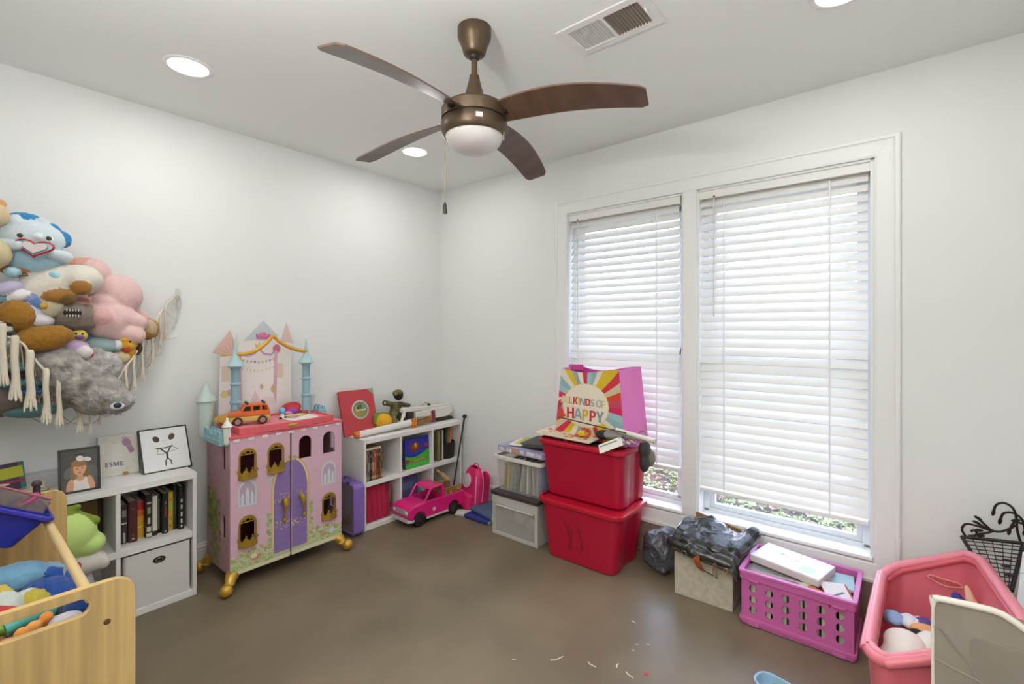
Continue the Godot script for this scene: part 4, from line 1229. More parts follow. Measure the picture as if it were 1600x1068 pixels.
	for q in B.inset(bulge, 0.016): inner.append(q)
	obj("worktop_rim", B.new().at(Transform3D(lay, V(0, 0, 0))).prism(bulge, 0.77, 0.806, 0.003, [inner]), coral, t)
	obj("worktop_tray", B.new().at(Transform3D(lay, V(0, 0, 0))).prism(inner, 0.77, 0.796, 0.001), mat("e8838a", 0.45), t)
	obj("medallion", B.new().ell(V(0.0, 0.788, fz + 0.018), V(0.028, 0.009, 0.004), 16), mat("c9a93f", 0.4, {"metal": 0.3}), t)
	var cr := B.new().box(0, 0, 0, 0.03, 0.014, 0.004, 0.0015).mesh()
	for i in 9: put("crenel", cr, mat("ece6e0", 0.5), t, tf(-0.272 + i * 0.068, 0.749, fz + 0.002))
	obj("cooking_plate", B.new().at(Transform3D(lay, V(0, 0, 0))).prism(rrect(0.02, -0.13, 0.19, 0.06, 0.04), 0.796, 0.802, 0.002), mat("efe9df", 0.4), t)
	# teal parapets at both ends, turrets
	var teal := mat("8fbac4", 0.45)
	var mint := mat("c6d6cf", 0.5)
	for s in [-1, 1]:
		var p := B.new()
		var py := 0.752 if s < 0 else 0.797
		var ln := 0.21 if s < 0 else 0.12
		var pz := 0.03 if s < 0 else -0.07
		var px0 := 0.315 if s < 0 else 0.276
		p.box(s * px0, py, pz, 0.05, 0.05 if s < 0 else 0.04, ln, 0.003); p.box(s * (px0 + 0.02), py, pz, 0.018, 0.008, ln + 0.005, 0.002)
		for i in (4 if s < 0 else 3):
			var cz := pz - ln / 2 + 0.02 + i * (0.056 if s < 0 else 0.04)
			p.box(s * (px0 + 0.017), py + 0.034 - (0.005 if s > 0 else 0.0), cz, 0.014, 0.02, 0.034 if s < 0 else 0.022, 0.002)
			p.box(s * (px0 - 0.013), py + 0.034 - (0.005 if s > 0 else 0.0), cz, 0.01, 0.02, 0.034 if s < 0 else 0.022, 0.002)
		obj("parapet", p, teal, t)
	obj("corner_turret", B.new().mv(-0.306, 0, 0.142).lathe([[0.0, 0.725], [0.012, 0.735], [0.017, 0.745], [0.017, 0.815], [0.023, 0.818], [0.025, 0.822], [0.012, 0.842], [0.005, 0.852], [0.006, 0.858], [0.004, 0.864], [0.0, 0.866]], 20), mat("e8e6df", 0.45), t)
	var tw := obj("tall_turret", B.new().mv(-0.313, 0, -0.13).lathe([[0.0, 0.715], [0.02, 0.725], [0.034, 0.745], [0.034, 0.86], [0.037, 0.9], [0.04, 0.915], [0.05, 0.921], [0.052, 0.925], [0.034, 0.955], [0.018, 0.99], [0.009, 1.015], [0.007, 1.024], [0.009, 1.03], [0.0, 1.032]], 28), mint, t)
	obj("turret_window", B.new().mv(-0.313, 0, -0.13, 40).prism(arch(0, 0.85, 0.012, 0.026, 6), 0.034, 0.0385, 0.0), mat("d8c6a4", 0.5), tw)
	obj("tall_turret", B.new().mv(0.245, 0, -0.1).lathe([[0.0, 0.77], [0.022, 0.77], [0.02, 0.84], [0.028, 0.888], [0.031, 0.892], [0.031, 0.9], [0.0, 0.9]], 24), mint, t)
	# printed backdrop
	var bd := canvas(260, 330, "ebe5e1")
	poly(bd, [0, 330, 0, 120, 70, 120, 70, 330], "e9dcdc"); line(bd, [0, 118, 68, 114], 7, "d4b45a")
	for k in 2: poly(bd, [[20, 200][k], 200, [50, 226][k], 200, [50, 226][k], 150, [20, 200][k], 150], "dcc5b0")
	el(bd, 30, 240, 14, 12, "cfc27c"); el(bd, 46, 236, 10, 10, "c9a0b4")
	line(bd, [78, 110, 100, 122, 124, 116, 140, 98, 158, 116, 182, 120, 200, 104], 7, "c7a2bd"); el(bd, 203, 100, 14, 15, "d0798f"); line(bd, [200, 112, 198, 200, 196, 280], 12, "d7adbb"); line(bd, [80, 112, 80, 280], 6, "d7adbb")
	poly(bd, [130, 96, 126, 78, 136, 88, 140, 74, 146, 88, 156, 78, 152, 96], "d6c06a")
	for k in 9:
		var x := 84 + k * 13
		poly(bd, [x, 132 + 8 * sin(k * PI / 8), x + 8, 132 + 8 * sin(k * PI / 8), x + 4, 142 + 8 * sin(k * PI / 8)], ["c9b35a", "a3b48a", "c98aa0", "7d7f96"][k % 4]); poly(bd, [x, 160 + 9 * sin(k * PI / 8), x + 6, 160 + 9 * sin(k * PI / 8), x + 3, 168 + 9 * sin(k * PI / 8)], "cfc08c")
	poly(bd, [108, 280, 128, 236, 150, 280], "e0c8ca"); el(bd, 190, 236, 8, 14, "d0b088"); el(bd, 150, 226, 6, 9, "c9b088"); poly(bd, [150, 290, 200, 290, 194, 262, 156, 262], "e2d8d4")
	var bm := pic(bd, 0.6)
	bm.uv1_scale = V(1 / 0.42, -1 / 0.57, 1); bm.uv1_offset = V(0.26 / 0.42, 1.36 / 0.57, 0)
	var bp := obj("backdrop", B.new().prism(PackedVector2Array([V2(-0.245, 0.79), V2(0.155, 0.79), V2(0.15, 1.2), V2(0.172, 1.215), V2(0.127, 1.345), V2(0.09, 1.24), V2(0.085, 1.27), V2(-0.008, 1.36), V2(-0.13, 1.235), V2(-0.15, 1.2), V2(-0.185, 1.3), V2(-0.275, 1.175), V2(-0.235, 1.16)]), -0.162, -0.157, 0.001), bm, t)
	obj("roof_print", B.new().prism(PackedVector2Array([V2(-0.274, 1.176), V2(-0.185, 1.299), V2(-0.152, 1.2), V2(-0.16, 1.165), V2(-0.2, 1.16)]), -0.157, -0.1555), mat("d9b3a8", 0.6), bp)
	for k in 6: obj("roof_lattice", B.new().tube([V(-0.262 + k * 0.022, 1.178 + k * 0.019, -0.155), V(-0.215 + k * 0.011, 1.162 + k * 0.008, -0.155)], 0.0014, 5), mat("cf9f78", 0.6), bp)
	obj("roof_print", B.new().prism(PackedVector2Array([V2(-0.118, 1.24), V2(-0.008, 1.355), V2(0.075, 1.262), V2(-0.02, 1.25)]), -0.157, -0.1555), mat("c3c8d0", 0.6), bp)
	obj("roof_print", B.new().prism(PackedVector2Array([V2(0.088, 1.23), V2(0.127, 1.34), V2(0.168, 1.216), V2(0.13, 1.225)]), -0.157, -0.1555), mat("d8bcb6", 0.6), bp)
	obj("crown_plaque", B.new().prism(PackedVector2Array([V2(-0.046, 1.247), V2(0.024, 1.247), V2(0.03, 1.278), V2(0.012, 1.27), V2(0.006, 1.284), V2(-0.011, 1.288), V2(-0.028, 1.284), V2(-0.034, 1.27), V2(-0.052, 1.278)]), -0.156, -0.152, 0.001), mat("cf6f9d", 0.5), bp)
	for k in 2: obj("crown_stroke", B.new().tube(curve([V(-0.034, 1.262 + k * 0.012, -0.152), V(-0.02, 1.266 + k * 0.012, -0.152), V(-0.004, 1.262 + k * 0.012, -0.152), V(0.012, 1.266 + k * 0.012, -0.152)], 3), 0.002, 5), mat("e6b6cc", 0.5), bp)
	# blue posts and the gold roof rail
	for s in [-1, 1]:
		var px: float = s * 0.196
		obj("tower_post", B.new().mv(px, 0, -0.055).lathe([[0.0, 0.79], [0.023, 0.79], [0.0225, 0.9], [0.028, 0.905], [0.028, 0.912], [0.0225, 0.917], [0.0215, 1.0], [0.027, 1.004], [0.027, 1.011], [0.0215, 1.016], [0.0215, 1.085], [0.03, 1.1], [0.0, 1.1]], 24), mat("8fb3c0", 0.42), t)
		var lf := [0.0, 1.1]
		obj("tower_roof", B.new().mv(px, 0, -0.055).lathe([[0.0, 1.1], [0.041, 1.1], [0.043, 1.106], [0.03, 1.13], [0.018, 1.15], [0.013, 1.175], [0.0075, 1.205], [0.004, 1.235], [0.0, 1.25]], 16), mat("aecbd0", 0.45), t)
	var rail := curve([V(-0.196, 1.168, -0.05), V(-0.15, 1.168, -0.05), V(-0.09, 1.186, -0.05), V(-0.035, 1.228, -0.05), V(0.0, 1.262, -0.05), V(0.035, 1.232, -0.05), V(0.09, 1.2, -0.05), V(0.15, 1.178, -0.05), V(0.196, 1.172, -0.05)], 5)
	obj("roof_rail", B.new().tube(rail, 0.0105, 10), mat("d6a23c", 0.4, {"metal": 0.15}), t)
	castle_top()

func wheel(t: Node3D, p: Vector3, r: float, w: float, tyre: String, hub: String, turn := 0.0):   # axle along x of the thing (turned)
	var ax := Transform3D(Basis.from_euler(V(0, deg_to_rad(turn), 0)) * Basis(V(0, 1, 0), V(-1, 0, 0), V(0, 0, 1)), p)
	var o := obj("wheel", B.new().at(ax).lathe([[0.0, -w / 2], [r * 0.62, -w / 2], [r * 0.9, -w / 2], [r, -w / 2 * 0.7], [r, w / 2 * 0.7], [r * 0.9, w / 2], [r * 0.64, w / 2], [r * 0.6, w / 2 * 0.75], [0, w / 2 * 0.75]], 24), mat(tyre, 0.7), t)
	obj("hub", B.new().at(ax).lathe([[0.0, -w / 2 - 0.001], [r * 0.55, -w / 2 - 0.001], [r * 0.58, -w / 2], [r * 0.58, w / 2 * 0.8], [r * 0.5, w / 2 * 0.9], [r * 0.2, w / 2 * 0.86], [r * 0.15, w / 2 * 1.02], [0, w / 2 * 1.02]], 20), mat(hub, 0.4, {"metal": 0.3}), o)

func castle_top():   # toys standing on the worktop
	var y := 0.8
	# orange and yellow toy jeep, nose to -x of its own frame
	var t := thing("toy_jeep", "orange and yellow toy safari jeep parked on the castle's coral worktop", "toy car", V(0.275, y - 0.003, 1.585), 76)
	var org := mat("dd6a2c", 0.4)
	var b := B.new()
	b.prism(PackedVector2Array([V2(-0.1, 0.02), V2(0.085, 0.02), V2(0.09, 0.03), V2(0.09, 0.046), V2(-0.105, 0.046), V2(-0.106, 0.03)]), -0.04, 0.04, 0.004)
	obj("lower_body", b, mat("d0b35c", 0.45), t)
	b = B.new().prism(PackedVector2Array([V2(-0.103, 0.046), V2(0.089, 0.046), V2(0.085, 0.075), V2(0.076, 0.102), V2(0.066, 0.108), V2(-0.028, 0.108), V2(-0.036, 0.102), V2(-0.05, 0.074), V2(-0.096, 0.066), V2(-0.104, 0.056)]), -0.039, 0.039, 0.004, [PackedVector2Array([V2(-0.04, 0.073), V2(-0.006, 0.073), V2(-0.006, 0.096), V2(-0.03, 0.096)]), PackedVector2Array([V2(0.008, 0.073), V2(0.038, 0.073), V2(0.038, 0.096), V2(0.008, 0.096)]), PackedVector2Array([V2(0.05, 0.073), V2(0.074, 0.073), V2(0.068, 0.096), V2(0.05, 0.096)])])
	obj("body", b, org, t)
	obj("cabin_interior", B.new().box(0.015, 0.082, 0, 0.1, 0.03, 0.03, 0.004), mat("3d2f2c", 0.7), t)
	for q in [[-0.02, 0.03], [0.06, 0.03], [-0.02, -0.03], [0.06, -0.03]]: obj("roof_stud", B.new().mv(q[0], 0.107, q[1]).lathe([[0.007, 0], [0.006, 0.006], [0.0035, 0.012], [0.0, 0.013]], 10), mat("2c2620", 0.6), t)
	for q in [[-0.066, 0.042], [0.05, 0.042], [-0.066, -0.042], [0.05, -0.042]]: wheel(t, V(q[0], 0.023, q[1]), 0.023, 0.018, "4a2420", "a8868a", -90 if q[1] > 0 else 90)
	obj("bumper", B.new().box(-0.108, 0.03, 0, 0.008, 0.016, 0.08, 0.003), mat("b9963f", 0.5), t)
	# red shell boat with purple inside
	t = thing("toy_boat", "red toy shell with purple inside lying behind the orange jeep", "toy", V(0.16, y, 1.315), 60)
	obj("shell", B.new().at(tf(0, 0.034, 0, 0, 24, 8)).ell(V(0, 0, 0), V(0.058, 0.03, 0.05), 18), mat("c01f34", 0.35), t)
	obj("lining", B.new().at(tf(0.012, 0.022, 0.032, 0, 40, 0)).ell(V(0, 0, 0), V(0.032, 0.02, 0.026), 16), mat("8a3f9a", 0.5), t)
	obj("cushion", B.new().ell(V(-0.01, 0.012, 0.048), V(0.026, 0.012, 0.018), 14), mat("c58bd0", 0.6), t)
	# small doll figure with a blue head
	t = thing("toy_figure", "tiny toy figure with a round blue head beside the jeep", "toy figure", V(0.262, y - 0.001, 1.412), 80)
	obj("head", B.new().ell(V(0, 0.042, 0), V(0.018, 0.02, 0.017), 14), mat("6fb0cf", 0.4), t)
	obj("body", B.new().lathe([[0.0, 0.0], [0.014, 0.0], [0.013, 0.012], [0.008, 0.026], [0.0, 0.028]], 14), mat("e6e2da", 0.5), t)
	obj("shoe", B.new().ell(V(-0.012, 0.005, 0.012), V(0.008, 0.005, 0.012), 8), mat("2c2c34", 0.6), t)
	obj("shoe", B.new().ell(V(0.014, 0.005, 0.012), V(0.008, 0.005, 0.012), 8), mat("2c2c34", 0.6), t)
	t = thing("toy_platter", "flat yellow toy platter left of the tower post on the castle", "toy", V(0.17, y - 0.002, 1.66), 80)
	obj("platter", B.new().at(tf(0, 0.012, 0, 0, 12, 0)).lathe([[0.0, 0.0], [0.05, 0.001], [0.066, 0.012], [0.064, 0.014], [0.048, 0.005], [0.0, 0.004]], 24), mat("c79a3e", 0.5), t)
	obj("cushion", B.new().at(tf(0, 0.016, 0, 0, 12, 0)).ell(V(0, 0.004, 0), V(0.05, 0.012, 0.05), 16), mat("bf8f38", 0.6), t)
	t = thing("toy_pan", "flat yellow toy pan beside the white cooking plate", "toy", V(0.27, y + 0.002, 1.36), 70)
	obj("pan", B.new().lathe([[0.0, 0.0], [0.03, 0.0], [0.038, 0.008], [0.036, 0.009], [0.028, 0.003], [0.0, 0.003]], 20), mat("d8bd62", 0.5), t)
	obj("pan_handle", B.new().tube([V(0.034, 0.006, 0), V(0.075, 0.01, 0.01)], 0.005, 8), mat("d8bd62", 0.5), t)
	t = thing("toy_cup", "tiny red toy cup on the white cooking plate", "toy cup", V(0.235, y + 0.002, 1.262), 0)
	obj("cup", B.new().lathe([[0.0, 0.0], [0.012, 0.0], [0.017, 0.018], [0.0155, 0.018], [0.011, 0.003], [0.0, 0.003]], 16), mat("bf3a32", 0.4), t)
	obj("cup_handle", B.new().tube(curve([V(0.014, 0.005, 0), V(0.024, 0.008, 0), V(0.022, 0.015, 0), V(0.015, 0.015, 0)], 4), 0.002, 6), mat("bf3a32", 0.4), t)
	t = thing("toy_plate", "small pink flower-shaped toy dish in front of the cooking plate", "toy", V(0.3, y + 0.002, 1.37), 0)
	var pb := B.new()
	for k in 6: pb.ell(V(cos(k * TAU / 6) * 0.013, 0.003, sin(k * TAU / 6) * 0.013), V(0.011, 0.003, 0.011), 10)
	obj("petal_dish", pb, mat("dd9fb8", 0.45), t)

func corner_shelf():
	cube_shelf("white cube shelf in the room's corner, toy blaster on top, pink truck before it", V(0.152, 0, 0.472), 90, 3, 0.876, 0.59, 0.3)
	var top := 0.5905
	var mid := 0.3105   # floor of the upper cells
	# red album leaning on the wall
	var t := thing("red_album", "large red album with a round picture on its cover leaning on the wall", "album", V(0.135, top, 0.812), 90)
	t.rotation_degrees.x = -16
	obj("cover", B.new().prism(rrect(-0.132, 0, 0.132, 0.305, 0.008), -0.022, -0.003, 0.003), mat("b8393d", 0.5, {"n": "leather_n", "ns": 0.15, "s": 12.0}), t)
	obj("pages", B.new().box(0.003, 0.152, -0.0125, 0.262, 0.298, 0.012, 0.001), mat("e2d9c8", 0.8), t)
	obj("front_board", B.new().prism(rrect(-0.132, 0, 0.132, 0.305, 0.008), -0.004, 0.0, 0.0015), mat("bd3b40", 0.5, {"n": "leather_n", "ns": 0.15, "s": 12.0}), t)
	var im := canvas(120, 120, "6f7a5a")
	el(im, 60, 84, 60, 42, "8f8c3f"); el(im, 62, 46, 44, 24, "a89a4c"); el(im, 64, 40, 30, 16, "5a5632"); el(im, 92, 40, 20, 20, "76906f"); el(im, 34, 76, 22, 14, "a08a3a"); el(im, 88, 88, 18, 12, "7f8a4a")
	line(im, [26, 58, 46, 62, 60, 58, 80, 64, 98, 60], 7, "e6e0d6"); line(im, [34, 52, 52, 54, 74, 50], 5, "3a3226")
	var cp := pic(im, 0.5)
	cp.uv1_scale = V(1 / 0.12, -1 / 0.12, 1); cp.uv1_offset = V(0.5 - 0.012 / 0.12, 0.5 + 0.165 / 0.12, 0)
	var disc := PackedVector2Array()
	for i in 40: disc.append(V2(0.012 + cos(TAU * i / 40) * 0.058, 0.165 + sin(TAU * i / 40) * 0.058))
	obj("round_picture", B.new().prism(disc, 0.0, 0.0012), cp, t)
	obj("picture_rim", B.new().at(Transform3D(Basis(V(1, 0, 0), V(0, 0, 1), V(0, -1, 0)), V(0.012, 0.165, 0.0005))).lathe([[0.055, 0.0], [0.056, 0.003], [0.061, 0.004], [0.065, 0.002], [0.066, 0.0]], 40), mat("b9bcb8", 0.4, {"metal": 0.4}), t)
	obj("corner_guard", B.new().prism(PackedVector2Array([V2(0.085, 0.305), V2(0.1, 0.29), V2(0.125, 0.27), V2(0.1325, 0.25), V2(0.1325, 0.3055), V2(0.085, 0.3055)]), -0.004, 0.001), mat("8f9a86", 0.4, {"metal": 0.3}), t)
	# yellow plush gourd with green top
	var yel := Color("dca326")
	var grn := Color("6f8a2e")
	var p := soft([eg(0.14, top + 0.058, 0.645, 0.055, 0.058, 0.062, yel), lb(V(0.1, top + 0.1, 0.69), V(0.12, top + 0.1, 0.6), 0.022, 0.018, grn), lb(V(0.12, top + 0.1, 0.69), V(0.13, top + 0.06, 0.71), 0.02, 0.014, grn)], 0.005, 0.008)
	solo("plush_gourd", p, mat("ffffff", 0.85, {"vc": 1, "n": "fur_n", "ns": 0.25, "s": 10.0}), "round yellow plush with green leaves between the red album and the soldier", "plush toy")
	# camouflage soldier doll
	var k1 := Color("7c7446")
	var k2 := Color("5c5634")
	var k3 := Color("968b5c")
	p = soft([eg(0.1, top + 0.13, 0.515, 0.035, 0.052, 0.042, k1), eg(0.1, top + 0.1, 0.53, 0.036, 0.03, 0.034, k3), eg(0.108, top + 0.15, 0.5, 0.03, 0.02, 0.028, k2),
		lb(V(0.1, top + 0.165, 0.545), V(0.12, top + 0.185, 0.61), 0.02, 0.018, k1), eg(0.125, top + 0.188, 0.625, 0.02, 0.02, 0.02, Color("6a5f40")), lb(V(0.1, top + 0.16, 0.48), V(0.12, top + 0.145, 0.41), 0.019, 0.014, k2),
		lb(V(0.1, top + 0.08, 0.54), V(0.15, top + 0.025, 0.56), 0.026, 0.022, k3), lb(V(0.1, top + 0.08, 0.49), V(0.14, top + 0.026, 0.46), 0.026, 0.022, k2), eg(0.16, top + 0.022, 0.565, 0.024, 0.02, 0.018, Color("8a8058")),
		eg(0.1, top + 0.225, 0.488, 0.034, 0.036, 0.034, Color("2b211c")), eg(0.096, top + 0.243, 0.492, 0.038, 0.026, 0.038, Color("857a4e"), 0, 0, 12), lb(V(0.11, top + 0.245, 0.52), V(0.12, top + 0.235, 0.53), 0.01, 0.008, k3)], 0.005, 0.008)
	t = solo("soldier_doll", p, mat("ffffff", 0.9, {"vc": 1, "tex": "mottle", "n": "weave_n", "ns": 0.2, "s": 11.0}), "camouflage cloth soldier doll with dark face sitting on the corner shelf", "doll")
	obj("badge", B.new().ell(V(0.126 + 0.012, top + 0.19, 0.632) - t.position, V(0.006, 0.01, 0.01), 10), mat("cfc8a0", 0.6), t)
	# long white toy blaster with orange muzzle
	t = thing("toy_blaster", "long white toy dart blaster with orange muzzle lying along the shelf front", "toy blaster", V(0.225, top, 0.5), 90)
	var wt := mat("e4e0d8", 0.42)
	var org := mat("d97a26", 0.45)
	obj("barrel", B.new().tube([V(-0.405, 0.024, 0.0), V(0.0, 0.036, -0.004), V(0.06, 0.04, -0.006)], [0.02, 0.024, 0.024], 20), wt, t)
	obj("muzzle", B.new().tube([V(-0.432, 0.0235, 0.0), V(-0.428, 0.0235, 0.0), V(-0.404, 0.024, 0.0), V(-0.4, 0.024, 0)], [0.017, 0.021, 0.0225, 0.021], 20), org, t)
	obj("bipod_leg", B.new().tube([V(-0.075, 0.02, -0.02), V(-0.03, 0.06, -0.03), V(0.0, 0.118, -0.04)], [0.01, 0.012, 0.014], 10, false, 0.6), wt, t)
	var b := B.new().prism(PackedVector2Array([V2(-0.03, 0.14), V2(-0.03, 0.118), V2(0.06, 0.108), V2(0.42, 0.096), V2(0.44, 0.108), V2(0.44, 0.124), V2(0.2, 0.132)]), -0.06, -0.03, 0.004)
	obj("rail", b, wt, t)
	obj("rail_slot", B.new().box(0.3, 0.104, -0.029, 0.24, 0.003, 0.004, 0), mat("5a4a3e", 0.6), t)
	b = B.new().prism(PackedVector2Array([V2(0.09, 0.1), V2(0.09, 0.06), V2(0.2, 0.055), V2(0.25, 0.03), V2(0.4, 0.03), V2(0.46, 0.06), V2(0.46, 0.108), V2(0.3, 0.108)]), -0.058, -0.02, 0.006)
	obj("stock", b, wt, t)
	obj("grip", B.new().prism(PackedVector2Array([V2(0.235, 0.095), V2(0.27, 0.095), V2(0.278, 0.012), V2(0.238, 0.008)]), -0.05, -0.012, 0.004), mat("7a3550", 0.5), t)
	obj("trigger_guard", B.new().prism(PackedVector2Array([V2(0.2, 0.055), V2(0.238, 0.065), V2(0.238, 0.02), V2(0.205, 0.02)]), -0.042, -0.012, 0.004), org, t)
	b = B.new()
	b.box(0.028, 0.034, 0.016, 0.014, 0.066, 0.026, 0.003); b.box(0.056, 0.03, 0.014, 0.014, 0.07, 0.026, 0.003); b.box(0.042, 0.034, 0.014, 0.016, 0.03, 0.022, 0.002)
	obj("magazine_clip", b, org, t)
	var mg := obj("dart_magazine", B.new().mv(0, 0, 0, 0, 0, 4).box(0.14, 0.022, 0.0, 0.15, 0.034, 0.03, 0.004), mat("4a3524", 0.6), t)
	for i in 12: obj("rib", B.new().mv(0, 0, 0, 0, 0, 4).box(0.082 + i * 0.0115, 0.024, 0.001, 0.005, 0.03, 0.033, 0.0015), mat("c98f3a", 0.5), mg)
	obj("under_rail_shade", B.new().prism(PackedVector2Array([V2(0.02, 0.108), V2(0.02, 0.05), V2(0.06, 0.04), V2(0.08, 0.06), V2(0.08, 0.105)]), -0.056, -0.03, 0.003), mat("2f2723", 0.6), t)  # dark block: the shadow under the rail put into its colour
	obj("sight", B.new().prism(PackedVector2Array([V2(0.222, 0.132), V2(0.25, 0.131), V2(0.242, 0.146), V2(0.23, 0.15)]), -0.05, -0.04, 0.001), mat("2a2420", 0.5), t)
	obj("butt_plate", B.new().prism(rrect(0.3, 0.004, 0.46, 0.024, 0.008), -0.07, -0.02, 0.002), mat("3a322c", 0.6), t)
	# white folded case behind it, pink wire bow on the wall side
	b = soft([eg(0.08, top + 0.035, 0.13, 0.06, 0.034, 0.09, Color("d8d2c8")), eg(0.09, top + 0.072, 0.12, 0.055, 0.022, 0.085, Color("ddd8d0")), eg(0.07, top + 0.028, 0.26, 0.05, 0.026, 0.06, Color("d2cbc0"))], 0.006, 0.014)
	solo("white_pouch", b, mat("ffffff", 0.8, {"vc": 1, "n": "crumple_n", "ns": 0.12, "s": 5.0}), "crumpled white cloth pouch behind the toy blaster in the corner", "pouch")
	var loop := []
	for i in 48:
		var a := TAU * i / 48
		loop.append(V(0.11 + 0.01 * sin(2 * a), top + 0.118 + 0.018 * sin(2 * a) * 1.1 + 0.012 * sin(a), 0.262 - 0.04 * cos(a)))
	solo("wire_bow", B.new().tube(loop, 0.0022, 6, true), mat("cf6a66", 0.45), "thin pink wire bow standing above the white pouch", "wire bow")
	# upper left cell: a row of film cases, two more laid on top
	var hx := ["b07a38", "5a6468", "1f1a18", "7a5648", "b0552e", "6a4a34", "3a2f28", "8a6c3a"]
	var z := 0.89
	for i in 8:
		var th := 0.0165
		z -= th
		book(["tan film case, leftmost in the corner shelf", "slate blue film case beside the tan one", "black film case between slate and brown ones", "dusty brown film case mid-row", "rust orange film case in the row", "dark tan film case right of the rust one", "nearly black film case near the row's right", "ochre film case, rightmost of the row"][i], V(0.29, mid, z + th / 2), 90, 0.0158, 0.192 + 0.003 * (i % 2), 0.132, hx[i], [[0.06, 0.16, ["d8b070", "8a9aa0", "5a5048", "c0a090", "d89a60", "a88a5a", "7a6a5c", "c8a860"][i], 0.8], [0.3 + 0.04 * (i % 3), 0.62, ["7a4a20", "9aa4a4", "8a5a3a", "b89a90", "d0703a", "2f241c", "6a3a2c", "3a2a1c"][i], 0.7], [0.8, 0.9, ["d0a058", "39424a", "a08a70", "4a342c", "e0b080", "c0a070", "a09080", "5a4020"][i], 0.6]], "film cases in the corner shelf")
	t = thing("book", "grey-brown paperback laid flat on top of the film cases", "book", V(0.27, mid + 0.196, 0.822), 90)
	obj("cover", B.new().box(0, 0.008, -0.06, 0.13, 0.016, 0.12, 0.001), mat("9a8468", 0.6), t)
	obj("pages", B.new().box(0, 0.008, -0.0595, 0.126, 0.012, 0.1215, 0), mat("d8ccb4", 0.8), t)
	# upper middle cell: painted canvas
	im = canvas(160, 150, "2b2c9a")
	for i in 26: line(im, [0, 4 + i * 3, 60 + (i * 37) % 80, 6 + i * 3], 2, ["2a3cae", "252484", "3a46b4"][i % 3])
	poly(im, [0, 150, 0, 82, 24, 92, 60, 96, 90, 84, 110, 78, 130, 66, 160, 70, 160, 150], "3fae3a")
	for i in 30: line(im, [(i * 29) % 150, 96 + (i * 17) % 50, 10 + (i * 29) % 150, 94 + (i * 17) % 50], 3, ["56c24a", "2f9a34", "6ac850"][i % 3])
	el(im, 54, 44, 30, 24, "7a3020"); el(im, 58, 40, 20, 17, "8f4426"); el(im, 60, 36, 8, 13, "c98a34"); el(im, 60, 34, 3.6, 8, "e0b850"); el(im, 122, 44, 10, 11, "b03060"); el(im, 128, 50, 8, 7, "a02a58"); line(im, [62, 70, 58, 84], 3, "3a7a3a")
	line(im, [18, 118, 60, 116, 120, 112], 10, "b0682a"); line(im, [50, 115, 110, 111], 5, "d8923a"); el(im, 8, 112, 14, 12, "8a3a3a")
	t = thing("child_painting", "bright blue and green child's painting on canvas in the shelf's middle cell", "painting", V(0.272, mid, 0.43), 90)
	t.rotation_degrees.x = -3
	obj("canvas", B.new().box(0, 0.105, -0.009, 0.255, 0.21, 0.016, 0.002), mat("2a2a80", 0.7), t)
	obj("painted_front", face(0.253, 0.208), pic(im, 0.5), t).position = V(0, 0.001, 0.0002)
	# upper right cell: two upright books, black pail of books
	book("tall olive green book standing in the corner shelf's right cell", V(0.28, mid, 0.25), 90, 0.026, 0.228, 0.16, "79734a", [[0.1, 0.9, "8a8456", 0.5]], "")
	book("dark plum book between the olive and the white books", V(0.27, mid, 0.223), 90, 0.022, 0.222, 0.16, "4c3534", [[0.1, 0.3, "7a4a4a", 0.5]], "")
	book("thin white book beside the black pail", V(0.275, mid, 0.205), 90, 0.01, 0.226, 0.16, "d8d2c4", [], "")
	t = thing("black_pail", "black fabric pail holding books in the shelf's right cell", "basket", V(0.215, mid, 0.137), 90)
	var rg := []
	for q in [[0.0, 0.068], [0.004, 0.071], [0.12, 0.077], [0.124, 0.0765]]:
		var r := []
		for i in 24: r.append(V(cos(TAU * i / 24) * q[1], q[0], sin(TAU * i / 24) * q[1]))
		rg.append(r)
	b = B.new(); b.shell(rg, 0.003)
	obj("pail", b, mat("211c1a", 0.8, {"n": "weave_n", "ns": 0.3, "s": 16.0}), t)
	for i in 4: book(["dark brown book in the black pail, its left side", "black booklet in the pail", "thin grey-spined book in the pail", "orange book standing in the black pail"][i], V(0.235 + 0.0 * i, mid + 0.006, 0.176 - i * 0.025), 90, [0.02, 0.012, 0.012, 0.021][i], 0.21 + 0.006 * (i % 2), 0.1, ["3c2f28", "262220", "77706a", "d0792e"][i], [[0.2, 0.9, ["5a4a40", "3a3633", "938c84", "d8a04a"][i], 0.6]], "books in the black pail", [-1.5, -3, -4, -5][i])
	# lower cells
	t = thing("tote_bag", "folded crimson checked tote bag in the shelf's lower left cell", "bag", V(0.205, 0.0305, 0.785), 90)
	b = B.new(); b.shell([ring(0, 0, 0, 0.19, 0.12, 0.02), ring(0, 0.01, 0, 0.205, 0.135, 0.03), ring(0, 0.13, 0, 0.2, 0.12, 0.03), ring(-0.004, 0.225, 0, 0.19, 0.07, 0.02)], 0.003)
	obj("bag_body", b, mat("bb2048", 0.85, {"n": "crumple_n", "ns": 0.12, "s": 4.0}), t)
	for i in 5: obj("check_stripe", B.new().mv(0, 0.115, 0.0655 - 0.001, 0, -8).box(-0.08 + i * 0.04, 0, 0, 0.012, 0.2, 0.0012, 0), mat("ac1a40", 0.85), t)
	obj("strap", B.new().tube(curve([V(0.085, 0.2, 0.03), V(0.115, 0.21, 0.035), V(0.132, 0.18, 0.04), V(0.128, 0.12, 0.045), V(0.122, 0.05, 0.05)], 5), 0.013, 8, false, 0.35), mat("b04040", 0.8), t)
	t = thing("blue_binder", "slate blue binder standing in the shelf's lower middle cell", "binder", V(0.21, 0.0305, 0.49), 90)
	obj("cover", B.new().box(-0.02, 0.118, 0, 0.2, 0.236, 0.03, 0.003), mat("565a86", 0.55), t)
